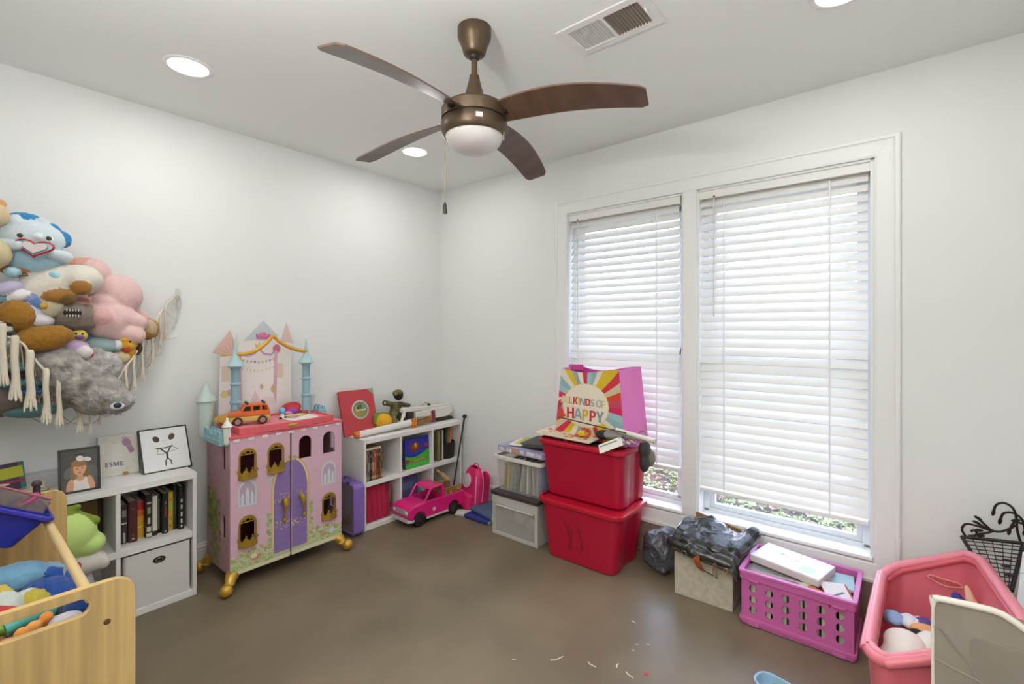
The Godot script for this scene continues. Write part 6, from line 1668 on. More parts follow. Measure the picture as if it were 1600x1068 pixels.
func toy_chest():
	var t := thing("toy_chest", "big rounded pink plastic toy chest holding plush toys in the right corner", "toy chest", V(3.05, 0, 0.46), 0)
	var pk := mat("e0707c", 0.36)
	var C := [V(2.925, 0.318, 0.14), V(3.19, 0.452, 0.13), V(3.275, 0.43, 0.72), V(2.895, 0.275, 0.83)]   # rim corners, back left, back right, front right, front left
	var at := func(u: float, v: float, grow: float, y: float) -> Vector3:   # u across, v to the front
		var a: Vector3 = (C[0] as Vector3).lerp(C[1], u)
		var b: Vector3 = (C[3] as Vector3).lerp(C[2], u)
		var p := a.lerp(b, v)
		var m := V(3.07, 0, 0.46)
		p.x -= (1.0 - u) * 0.035 * sin(PI * v)
		return V(m.x + (p.x - m.x) * grow, p.y * y, m.z + (p.z - m.z) * grow) - t.position
	var base := rrect(0, 0, 1, 1, 0.16, 8)
	var rings := []
	for q in [[0.86, 0.004], [0.9, 0.03], [0.95, 0.5], [0.985, 0.86], [1.0, 1.0]]:
		var r := []
		for e in base:
			var p: Vector3 = at.call(e.x, e.y, q[0], q[1])
			r.append(p)
		rings.append(r)
	var b := B.new(); b.shell(rings, 0.016)
	obj("tub", b, pk, t)
	for k in 3:
		var rim := []
		for e in base: rim.append((at.call(e.x, e.y, [1.0, 0.955, 0.915][k], 1.0) as Vector3) + V(0, [-0.004, 0.004, -0.012][k], 0))
		obj("rim", B.new().tube(curve(rim, 2, true), [0.017, 0.015, 0.011][k], 10, true), mat(["e57a86", "ea8a98", "d9606e"][k], 0.32), t)
	# raised badge with a wavy outline on the inner back wall
	var bz := 0.182
	var bp: Vector3 = at.call(0.66, 0.0, 0.93, 0.82)
	var bw := B.new()
	var pts := []
	for i in 24:
		var a := TAU * i / 24
		pts.append(V(bp.x + cos(a) * 0.05, bp.y + sin(a) * 0.012 * (1.0 + 0.35 * sin(a * 3.0)) - cos(a) * 0.004, bp.z + 0.034))
	obj("badge_outline", B.new().tube(pts, 0.0018, 6, true), mat("e0b08a", 0.4), t)
	letters("badge_text", "Little Tikes", 0.016, mat("c83a44", 0.4), t, tf(bp.x, bp.y - 0.001, bp.z + 0.034, 0, 0, -3), 0.001)
	# plush toys in the chest
	var ws := Color("e6ddd2")
	var up := V(0, 0.03, 0)
	var o := soft([eg(2.99, 0.175, 0.6, 0.085, 0.07, 0.12, ws), eg(2.955, 0.195, 0.68, 0.055, 0.055, 0.07, ws), eg(3.04, 0.18, 0.68, 0.07, 0.06, 0.08, ws), eg(2.98, 0.225, 0.54, 0.06, 0.04, 0.06, Color("eae2d8"))], 0.007, 0.014)
	solo("plush_cushion", o, mat("ffffff", 0.9, {"vc": 1, "n": "fur_n", "ns": 0.15, "s": 9.0}), "soft white plush at the front left inside the pink chest", "plush toy")
	var pr := []
	for i in 6:
		for r in 2: pr.append(eg(2.94 + i * 0.042 + r * 0.01, 0.215 + r * 0.025, 0.36 + r * 0.05 - i * 0.008, 0.026, 0.02, 0.045, [Color("c4cfe6"), Color("6a5f9e"), Color("d9d6e2"), Color("8fa8d0"), Color("e2dee6"), Color("5a4a86")][(i + r * 3) % 6], 0, 0, -14))
	o = soft(pr, 0.006, 0.008)
	solo("quilted_plush", o, mat("ffffff", 0.85, {"vc": 1}), "blue, purple and white quilted plush along the chest's inner back", "plush toy")
	o = soft([eg(3.055, 0.225, 0.5, 0.05, 0.04, 0.06, Color("e6e0d8")), eg(3.01, 0.23, 0.47, 0.024, 0.02, 0.024, Color("221e1c")), eg(3.025, 0.215, 0.51, 0.026, 0.02, 0.026, Color("d9782a")), eg(3.03, 0.205, 0.55, 0.024, 0.02, 0.022, Color("221e1c")), eg(3.05, 0.205, 0.57, 0.03, 0.024, 0.026, Color("cf8a34")), eg(3.04, 0.24, 0.44, 0.05, 0.022, 0.03, Color("e0a070"))], 0.005, 0.006)
	solo("calico_plush", o, mat("ffffff", 0.9, {"vc": 1, "n": "fur_n", "ns": 0.2, "s": 9.0}), "white, black and orange patched plush in the middle of the pink chest", "plush toy")
	o = soft([eg(3.175, 0.265, 0.29, 0.04, 0.045, 0.045, Color("e2cfcf")), lb(V(3.17, 0.3, 0.28), V(3.155, 0.355, 0.25), 0.02, 0.008, Color("e2b49a")), lb(V(3.145, 0.29, 0.29), V(3.125, 0.325, 0.28), 0.018, 0.016, Color("4a3f8a")), eg(3.19, 0.235, 0.34, 0.035, 0.035, 0.04, Color("dcd6da"))], 0.005, 0.008)
	solo("unicorn_plush", o, mat("ffffff", 0.9, {"vc": 1}), "pale plush with peach horn and violet ear at the chest's back right", "plush toy")
	# black wire rack with scrolls leaning on the chest and the wall
	t = thing("wire_rack", "black wrought wire rack with leafy scrolls leaning on the pink chest", "wire rack", V(3.235, 0.4, 0.17), 0)
	var bl := mat("241b18", 0.45, {"metal": 0.3})
	var A := V(3.153, 0.484, 0.08) - t.position
	var E := V(3.32, 0.506, 0.08) - t.position
	var F := V(3.262, 0.402, 0.3) - t.position
	var G := V(3.22, 0.396, 0.3) - t.position
	obj("frame_bar", B.new().tube([A, E], 0.0065, 8), bl, t); obj("frame_bar", B.new().tube([E, F], 0.0065, 8), bl, t)
	obj("frame_bar", B.new().tube([F, G], 0.0065, 8), bl, t); obj("frame_bar", B.new().tube([G, A], 0.0065, 8), bl, t)
	for i in 11:
		var v := (i + 1) / 12.0
		obj("wire", B.new().tube([A.lerp(G, v), E.lerp(F, v)], 0.002, 6), bl, t)
	for i in 5:
		var u := (i + 1) / 6.0
		obj("wire", B.new().tube([A.lerp(E, u) + V(0, 0.002, 0), G.lerp(F, u) + V(0, 0.002, 0)], 0.0014, 6), bl, t)
	var sc := [[[3.165, 0.486], [3.154, 0.51], [3.166, 0.535], [3.2, 0.535], [3.235, 0.528], [3.26, 0.53], [3.285, 0.548], [3.3, 0.565]], [[3.172, 0.49], [3.192, 0.497], [3.196, 0.51], [3.186, 0.516], [3.18, 0.508]], [[3.2, 0.566], [3.215, 0.55], [3.235, 0.53]], [[3.2, 0.545], [3.22, 0.535], [3.24, 0.53]], [[3.2, 0.505], [3.225, 0.516], [3.245, 0.53]], [[3.242, 0.602], [3.25, 0.63], [3.27, 0.642], [3.292, 0.63], [3.302, 0.6], [3.305, 0.55], [3.315, 0.5]], [[3.26, 0.572], [3.268, 0.6], [3.286, 0.61], [3.306, 0.604], [3.32, 0.585], [3.326, 0.55]], [[3.285, 0.54], [3.292, 0.565], [3.303, 0.578], [3.33, 0.572]]]
	for q in sc:
		var ps := []
		for w in q: ps.append(V(w[0], w[1], 0.07) - t.position)
		obj("scroll", B.new().tube(curve(ps, 5), 0.0042, 8), bl, t)
	for q in [[3.2, 0.566, -30], [3.196, 0.548, -20], [3.202, 0.52, 10], [3.206, 0.5, 10], [3.242, 0.598, 80], [3.26, 0.57, 80], [3.284, 0.536, 80], [3.301, 0.583, 20], [3.325, 0.545, 70]]:
		obj("leaf", B.new().mv(q[0] - t.position.x, q[1] - t.position.y, 0.07 - t.position.z, 0, 0, q[2]).ell(V(0, 0, 0), V(0.014, 0.006, 0.004), 10), bl, t)
	for q in [[0.75, 0.45], [0.72, 0.58], [0.82, 0.75]]:
		var p := A.lerp(E, q[0]).lerp(G.lerp(F, q[0]), q[1]) + V(0, 0.008, 0)
		obj("leaf", B.new().mv(p.x, p.y, p.z, 20).ell(V(0, 0, 0), V(0.016, 0.004, 0.007), 10), bl, t)
	# handwritten sheet leaning at the right edge of the chest
	t = thing("paper_sheet", "white sheet with faint handwriting leaning at the wire rack's right", "paper", V(3.30, 0.40, 0.40), 14)
	t.rotation_degrees.x = -24
	obj("sheet", B.new().box(0.03, 0.06, 0, 0.14, 0.21, 0.0016, 0), mat("dfe0e2", 0.7), t).rotation_degrees.z = -14
	for i in 5: obj("writing", B.new().tube(curve([V(-0.02 + i * 0.006, 0.1 - i * 0.026, 0.0014), V(0.0 + i * 0.006, 0.103 - i * 0.026, 0.0014), V(0.02 + i * 0.006, 0.098 - i * 0.026, 0.0014), V(0.05, 0.1 - i * 0.026, 0.0014)], 3), 0.0009, 5), mat("8a8f98", 0.7), t)
	# tall cloudy plastic bin in the right foreground
	t = thing("plastic_bin", "cloudy translucent plastic bin with a white stepped rim, right foreground", "storage bin", V(3.235, 0, 0.93), 0)
	var side := PackedVector2Array([V2(-0.198, 0.004), V2(0.198, 0.004), V2(0.2, 0.57), V2(-0.02, 0.575), V2(-0.055, 0.594), V2(-0.09, 0.606), V2(-0.185, 0.601), V2(-0.198, 0.59)])
	var cl := mat("a39b8e", 0.32, {"alpha": 0.66, "n": "leather_n", "ns": 0.06, "s": 3.0})
	obj("front_wall", B.new().prism(side, 0.064, 0.068, 0.001), cl, t)
	obj("back_wall", B.new().prism(PackedVector2Array([V2(-0.196, 0.004), V2(0.196, 0.004), V2(0.198, 0.55), V2(-0.196, 0.55)]), -0.068, -0.064, 0.001), mat("a9a194", 0.3, {"alpha": 0.5}), t)
	for s in [-1, 1]: obj("end_wall", B.new().box(s * 0.196, 0.28, 0, 0.004, 0.55, 0.132, 0.001), mat("a9a194", 0.3, {"alpha": 0.5}), t)
	obj("floor_panel", B.new().box(0, 0.005, 0, 0.39, 0.006, 0.13, 0.001), cl, t)
	var rp := curve([V(-0.2, 0.004, 0.068), V(-0.2, 0.3, 0.068), V(-0.2, 0.575, 0.068), V(-0.196, 0.598, 0.068), V(-0.18, 0.604, 0.068), V(-0.09, 0.609, 0.068), V(-0.055, 0.597, 0.068), V(-0.02, 0.578, 0.068), V(0.06, 0.574, 0.068), V(0.2, 0.573, 0.068)], 5)
	var rr := []
	for i in rp.size(): rr.append(0.0035 if i < 11 else 0.0085)
	obj("rim", B.new().tube(rp, rr, 8), mat("e6dfd2", 0.35), t)
	obj("crease", B.new().tube([V(-0.2, 0.53, 0.069), V(-0.185, 0.528, 0.069), V(-0.09, 0.4, 0.069)], 0.0022, 6), mat("8f887c", 0.4), t)
	obj("crease", B.new().tube([V(-0.198, 0.445, 0.069), V(-0.1, 0.42, 0.069), V(0.1, 0.39, 0.069)], 0.0022, 6), mat("9a9286", 0.4), t)
	obj("moulded_panel", B.new().prism(rrect(-0.13, 0.43, 0.16, 0.53, 0.015), 0.068, 0.0698, 0.0008), cl, t)

func tote_ring(cx: float, y: float, cz: float, sx: float, sz: float, r: float, notch := 0.0) -> Array:   # rounded rectangle whose short sides are drawn in between two ribs
	var o := []
	for q in rrect(cx - sx / 2, cz - sz / 2, cx + sx / 2, cz + sz / 2, r, 4): o.append(Vector3(q.x, y, q.y))
	var out := []
	for i in o.size():
		out.append(o[i])
		var a: Vector3 = o[i]
		var b: Vector3 = o[(i + 1) % o.size()]
		if absf(a.x - b.x) < 1e-4 and a.distance_to(b) > 0.05:
			var inw := Vector3(-signf(a.x - cx) * notch, 0, 0)
			for f in [0.24, 0.29, 0.71, 0.76]: out.append(a.lerp(b, f) + (inw if f > 0.25 and f < 0.75 else Vector3.ZERO))
	return out

func strip(pts: Array, w: float, t := 0.001) -> B:   # a thin flat band through points
	return B.new().tube(pts, w / 2, 6, false, maxf(t / w, 0.05))

func stack_side():
	# translucent drawer unit with dark lid
	var cl := mat("dcd9d2", 0.28, {"alpha": 0.38})
	var wt := mat("dcdad4", 0.4)
	var t := thing("drawer_unit", "low translucent plastic drawer with a dark lid on the floor beside the red totes", "drawer unit", V(1.12, 0, 0.22), 0)
	for s in [-1, 1]: obj("side_wall", B.new().box(s * 0.176, 0.128, 0, 0.006, 0.25, 0.32, 0.002), cl, t)
	obj("back_wall", B.new().box(0, 0.128, -0.158, 0.35, 0.25, 0.004, 0.001), cl, t)
	obj("floor_panel", B.new().box(0, 0.005, 0, 0.35, 0.008, 0.32, 0.001), cl, t)
	obj("front_frame", B.new().prism(PackedVector2Array([V2(-0.18, 0.001), V2(0.18, 0.001), V2(0.18, 0.254), V2(-0.18, 0.254)]), 0.155, 0.168, 0.002, [PackedVector2Array([V2(-0.158, 0.02), V2(0.158, 0.02), V2(0.158, 0.196), V2(-0.158, 0.196)])]), mat("dedbd3", 0.35, {"alpha": 0.55}), t)
	var d := obj("drawer_front", B.new().box(0, 0.106, 0.158, 0.312, 0.172, 0.006, 0.003), mat("cfcbc2", 0.3, {"alpha": 0.34}), t)
	obj("pull_lip", B.new().box(0, 0.19, 0.168, 0.3, 0.008, 0.014, 0.003), mat("e2dfd8", 0.35, {"alpha": 0.8}), d)
	obj("lid", B.new().box(0, 0.265, 0.003, 0.376, 0.024, 0.35, 0.006), mat("3b3431", 0.5), t)
	obj("lid_band", B.new().box(0, 0.2545, 0.003, 0.368, 0.006, 0.342, 0.002), mat("191614", 0.6), t)
	var inn := [["c79a86", 0.06, 0.05, "folded terracotta cloth inside the low translucent drawer"], ["cfc9bd", 0.03, -0.06, "pale folded paper bundle inside the low translucent drawer"], ["8a8074", 0.04, 0.0, "grey-brown cloth at the back of the low translucent drawer"]]
	for i in 3:
		var o := soft([eg(1.12 + inn[i][2] * 1.6, 0.05 + i * 0.008, 0.24 - i * 0.06, 0.075, 0.035 + 0.02 * (i % 2), 0.05, Color(inn[i][0])), eg(1.08 + inn[i][2], 0.045, 0.22 - i * 0.05, 0.05, 0.03, 0.05, Color(inn[i][0]))], 0.009, 0.012)
		solo("folded_cloth", o, mat("ffffff", 0.85, {"vc": 1}), inn[i][3], "cloth")
	# clear bin of files
	t = thing("clear_bin", "clear plastic bin packed with upright folders on top of the dark-lidded drawer", "storage bin", V(1.125, 0.2775, 0.215), 0)
	var b := B.new()
	b.shell([ring(0, 0, 0, 0.33, 0.27, 0.02), ring(0, 0.006, 0, 0.335, 0.275, 0.022), ring(0, 0.225, 0, 0.362, 0.302, 0.026)], 0.0025)
	obj("tub", b, mat("e6e6e0", 0.2, {"alpha": 0.13}), t)
	b = B.new(); b.prism(rrect(-0.194, -0.164, 0.194, 0.164, 0.03), 0, 0.022, 0.003, [rrect(-0.178, -0.148, 0.178, 0.148, 0.024)])
	var rm := obj("rim", b, mat("d9d7d0", 0.35), t)
	rm.transform = Transform3D(Basis(V(1, 0, 0), V(0, 0, 1), V(0, -1, 0)), V(0, 0.222, 0))
	var fc := [["a9824e", 8, 0.16, "tan folder at the left in the clear bin"], ["c9b24a", 5, 0.19, "yellow folder beside the tan one in the bin"], ["9a9c96", 12, 0.19, "grey folder leaning in the clear bin"], ["6f8a78", 16, 0.205, "sage green folder leaning in the clear bin"], ["4f4e4c", 14, 0.2, "charcoal folder in the middle of the clear bin"], ["b9b5a8", 15, 0.215, "pale grey binder right of the charcoal folder"], ["8f8878", 6, 0.235, "beige upright folder standing above the bin's rim"], ["e0ddd4", 4, 0.2, "white folder in the right half of the bin"], ["707a80", -2, 0.21, "blue-grey folder in the right half of the bin"], ["c7a08c", -5, 0.2, "salmon folder near the bin's right end"], ["7d9ac8", 2, 0.19, "light blue folder at the bin's right end"]]
	for i in fc.size():
		var f := thing("folder", fc[i][3], "folder", V(0.995 + i * 0.0262, 0.2845, 0.215), 0, "folders in the clear bin")
		f.rotation_degrees.z = -fc[i][1] * 0.55
		var h: float = fc[i][2]
		obj("cover", B.new().box(0, h / 2, 0, 0.0135, h, 0.235, 0.002), mat(fc[i][0], 0.6), f)
		obj("papers", B.new().box(0, h / 2 + 0.004, 0, 0.007, h - 0.004, 0.226, 0.001), mat("d9d5ca", 0.8), f)
	# flat boxes and folders on top of the bin
	t = thing("puzzle_box", "flat lilac-grey game box with coloured stickers lying on the clear bin", "box", V(1.155, 0.5235, 0.235), -3)
	obj("tray", B.new().box(0, 0.013, 0, 0.366, 0.022, 0.262, 0.002), mat("b9b4c8", 0.55), t)
	obj("lid", B.new().box(0, 0.021, 0, 0.372, 0.036, 0.268, 0.002), mat("9a96b4", 0.5), t)
	var st := [[-0.15, 0.045, "d5d0dc"], [-0.1, 0.02, "c9d2a0"], [-0.075, 0.016, "e8e4ea"], [-0.035, 0.06, "d09a6a"], [0.02, 0.034, "c9ccd0"], [0.09, 0.06, "d8d2dc"], [0.15, 0.05, "cfc8d8"]]
	for q in st: obj("sticker", B.new().box(q[0], 0.021 + 0.003 * sin(q[0] * 90), 0.1345, q[1], 0.022, 0.001, 0), mat(q[2], 0.5), t)
	t = thing("activity_book", "yellow-green activity book lying under the black folder", "book", V(1.165, 0.564, 0.19), 14)
	obj("cover", B.new().box(0, 0.006, 0, 0.26, 0.012, 0.2, 0.001), mat("b9b04a", 0.5), t)
	obj("page", B.new().box(-0.11, 0.007, 0.02, 0.1, 0.006, 0.2, 0.001), mat("dedad0", 0.7), t)
	t = thing("black_folder", "black folder tilted on top of the boxes beside the red tote", "folder", V(1.21, 0.59, 0.235), -8)
	t.rotation_degrees.z = 7; t.rotation_degrees.x = 8
	obj("cover", B.new().box(0, 0.0, 0, 0.25, 0.01, 0.2, 0.002), mat("2a2622", 0.45), t)
	obj("flap", B.new().box(0.0, 0.007, -0.01, 0.246, 0.004, 0.18, 0.001), mat("34302b", 0.45), t)
	# red totes
	var rd := mat("ac0f31", 0.33, {"n": "paint_n", "ns": 0.04})
	t = thing("storage_tote", "lower red plastic tote with a lid and dark scrawl on its front", "storage tote", V(1.588, 0, 0.245), 0, "red storage totes")
	b = B.new()
	b.shell([tote_ring(0, 0, 0, 0.415, 0.3, 0.04, 0.006), tote_ring(0, 0.008, 0, 0.43, 0.315, 0.045, 0.012), tote_ring(0, 0.312, 0, 0.5, 0.345, 0.05, 0.016)], 0.003)
	obj("tub", b, rd, t)
	b = B.new(); b.shell([ring(0, 0.306, 0, 0.535, 0.368, 0.055), ring(0, 0.309, 0, 0.542, 0.374, 0.056), ring(0, 0.326, 0, 0.546, 0.378, 0.058), ring(0, 0.334, 0, 0.54, 0.372, 0.055), ring(0, 0.335, 0, 0.51, 0.342, 0.05)], 0.002)
	var ld := obj("lid", b, mat("bd1430", 0.3), t)
	obj("lid_panel", B.new().at(Transform3D(Basis(V(1, 0, 0), V(0, 0, 1), V(0, -1, 0)), V(0, 0.322, 0))).prism(rrect(-0.252, -0.168, 0.252, 0.168, 0.05), -0.006, 0.006, 0.002), mat("b41230", 0.33), ld)
	var sc := [[[-0.075, 0.232], [-0.07, 0.2], [-0.06, 0.17], [-0.052, 0.155]], [[-0.058, 0.205], [-0.05, 0.18], [-0.045, 0.15], [-0.05, 0.1], [-0.06, 0.075]], [[-0.036, 0.2], [-0.032, 0.175], [-0.034, 0.13], [-0.042, 0.07]], [[-0.05, 0.165], [-0.04, 0.158], [-0.03, 0.165]], [[0.0, 0.215], [0.012, 0.2], [0.02, 0.18]], [[0.03, 0.212], [0.022, 0.19], [0.018, 0.165], [0.03, 0.14], [0.034, 0.11], [0.026, 0.08], [0.015, 0.075]], [[0.008, 0.19], [0.018, 0.185], [0.03, 0.192]], [[0.022, 0.13], [0.03, 0.1]], [[0.0, 0.1], [0.006, 0.085]]]
	for q in sc:
		var pts := []
		for w in q: pts.append(V(w[0], w[1], 0.1578 + (w[1] - 0.008) * 0.0493 + 0.0004))
		obj("marker_stroke", strip(curve(pts, 4), 0.0065, 0.0006), mat("4a3a30", 0.6), t)
	t = thing("storage_tote", "upper open red plastic tote heaped with junk under the gift bag", "storage tote", V(1.565, 0.3352, 0.193), 0, "red storage totes")
	b = B.new()
	b.shell([tote_ring(0.012, 0, 0, 0.47, 0.295, 0.04, 0.006), tote_ring(0.012, 0.008, 0, 0.485, 0.31, 0.045, 0.012), tote_ring(-0.004, 0.325, 0, 0.545, 0.345, 0.05, 0.018)], 0.003)
	obj("tub", b, rd, t)
	b = B.new(); b.prism(rrect(-0.287, -0.186, 0.281, 0.186, 0.056, 6), 0, 0.026, 0.006, [rrect(-0.266, -0.166, 0.26, 0.166, 0.046, 6)])
	rm = obj("rim", b, mat("bb1531", 0.3), t)
	rm.transform = Transform3D(Basis(V(1, 0, 0), V(0, 0, 1), V(0, -1, 0)), V(0, 0.318, 0))
	gift_bag()
	junk()

func gift_bag():
	var t := thing("gift_bag", "pink paper gift bag with a colourful sunburst front reading ALL KINDS OF HAPPY", "gift bag", V(1.6, 0.655, 0.17), 0)
	var im := canvas(420, 400, "e2d6c4")
	var rc := ["cf2f5d", "d7b62c", "9aa3a0", "e2d6c4", "d8472e", "9dbcbf", "cf2f4d", "e2d6c4", "d7b62c", "c94a62", "8fb0b6", "cfc19a"]
	for i in 36:
		var a0 := TAU * i / 36
		var a1 := TAU * (i + 1) / 36
		poly(im, [190, 200, 190 + cos(a0) * 420, 200 + sin(a0) * 420, 190 + cos(a1) * 420, 200 + sin(a1) * 420], rc[(i * 5 + i / 12) % 12])
	for i in 30: el(im, 185 + cos(TAU * i / 30) * 128, 205 + sin(TAU * i / 30) * 100, 26, 26, "dccb7a")
	for i in 30: el(im, 185 + cos(TAU * i / 30) * 124, 205 + sin(TAU * i / 30) * 97, 25, 25, "e6dac8")
	el(im, 185, 205, 138, 112, "e6dac8")
	poly(im, [196, 372, 196, 340, 206, 334, 206, 372], "c03a44"); poly(im, [214, 372, 214, 342, 224, 336, 224, 372], "d05a34"); el(im, 290, 350, 22, 10, "cf4a34", 10)
	el(im, 12, 210, 16, 30, "c23a44", 20)
	# corners: [x, y, z] left, right, bottom and top, front sheet leaning back
	var f := func(u: float, v: float) -> Vector3:
		var l := V(-0.262, 0.0, 0.09).lerp(V(-0.222, 0.412, 0.078), v)
		var r := V(0.2, 0.0, 0.09).lerp(V(0.158, 0.422, 0.076), v)
		var p := l.lerp(r, u)
		p.z += 0.014 * sin(PI * u) * (0.4 + v * 0.6) * -1.0
		p.y -= 0.022 * pow(sin(PI * pow(u, 0.75)), 2.0) * smoothstep(0.75, 1.0, v)
		return p
	var pm := pic(im, 0.32)
	pm.uv1_scale = V(1, -1, 1); pm.uv1_offset = V(0, 1, 0)
	var b := B.new(); b.surf(20, 16, f)
	obj("front_sheet", b, pm, t)
	var pk := mat("d677b8", 0.38)
	var inside := mat("c9449a", 0.5)
	b = B.new()
	b.surf(16, 10, func(u: float, v: float) -> Vector3:
		var p := V(-0.24, 0, -0.06).lerp(V(-0.196, 0.43, -0.03), v).lerp(V(0.272, 0, -0.06).lerp(V(0.232, 0.436, -0.045), v), u)
		p.y -= 0.03 * pow(sin(PI * pow(u, 0.8)), 2.0) * smoothstep(0.75, 1.0, v)
		return p)
	obj("back_sheet", b, inside, t)
	for s in [0, 1]:
		b = B.new()
		b.surf(8, 10, func(u: float, v: float) -> Vector3:
			var a: Vector3 = f.call(float(s), v)
			var e := (V(-0.24, 0, -0.06).lerp(V(-0.196, 0.43, -0.03), v) if s == 0 else V(0.272, 0, -0.06).lerp(V(0.232, 0.436, -0.045), v))
			var p := a.lerp(e, u)
			p.x += (1.0 - absf(u - 0.5) * 2.0) * (0.02 - 0.045 * v) * (1 if s else -1)
			return p)
		obj("side_gusset", b, pk, t)
	b = B.new(); b.quad(V(-0.262, 0.001, 0.09), V(0.2, 0.001, 0.09), V(0.272, 0.001, -0.06), V(-0.24, 0.001, -0.06))
	obj("base_sheet", b, pk, t)
	obj("turned_edge", B.new().at(tf(-0.165, 0.418, 0.0, 12)).box(0, 0, 0, 0.09, 0.032, 0.0012, 0), inside, t)
	# lettering, letter by letter in the bag's colours; glare painted into the first two
	var w1 := [["A", "d8cdb0", 0], ["L", "d9c98a", 0], ["L", "cf9a58", 0], ["K", "c23a38", 0], ["I", "d2b43a", 0], ["N", "8a9297", 0], ["D", "c22f3c", 0], ["S", "a3aaa4", 0], ["O", "a9b4b8", 0], ["F", "d9c36a", 0]]
	var xs := [-0.202, -0.176, -0.153, -0.122, -0.096, -0.072, -0.037, -0.008, 0.036, 0.063]
	var on := func(x: float, y: float) -> Transform3D:   # a place on the front sheet, facing as the sheet does
		var v := y / 0.415
		var u := (x + 0.262 - 0.04 * v) / (0.462 - 0.082 * v)
		var p: Vector3 = f.call(u, v)
		var du: Vector3 = ((f.call(u + 0.02, v) as Vector3) - p).normalized()
		var dv: Vector3 = ((f.call(u, v + 0.02) as Vector3) - p).normalized()
		var n := du.cross(dv).normalized()
		return Transform3D(Basis(du, n.cross(du), n), p + n * 0.0008)
	for i in 10: letters("letter", w1[i][0], 0.058, mat(w1[i][1], 0.45), t, on.call(xs[i] - 0.004, 0.228 - i * 0.0012), 0.001)
	var w2 := [["H", "c2313c"], ["A", "8f9fb0"], ["P", "d3ac34"], ["P", "c23a40"], ["Y", "7f959c"]]
	for i in 5: letters("letter", w2[i][0], 0.088, mat(w2[i][1], 0.45), t, on.call(-0.155 + i * 0.049, 0.15 - i * 0.002), 0.001)

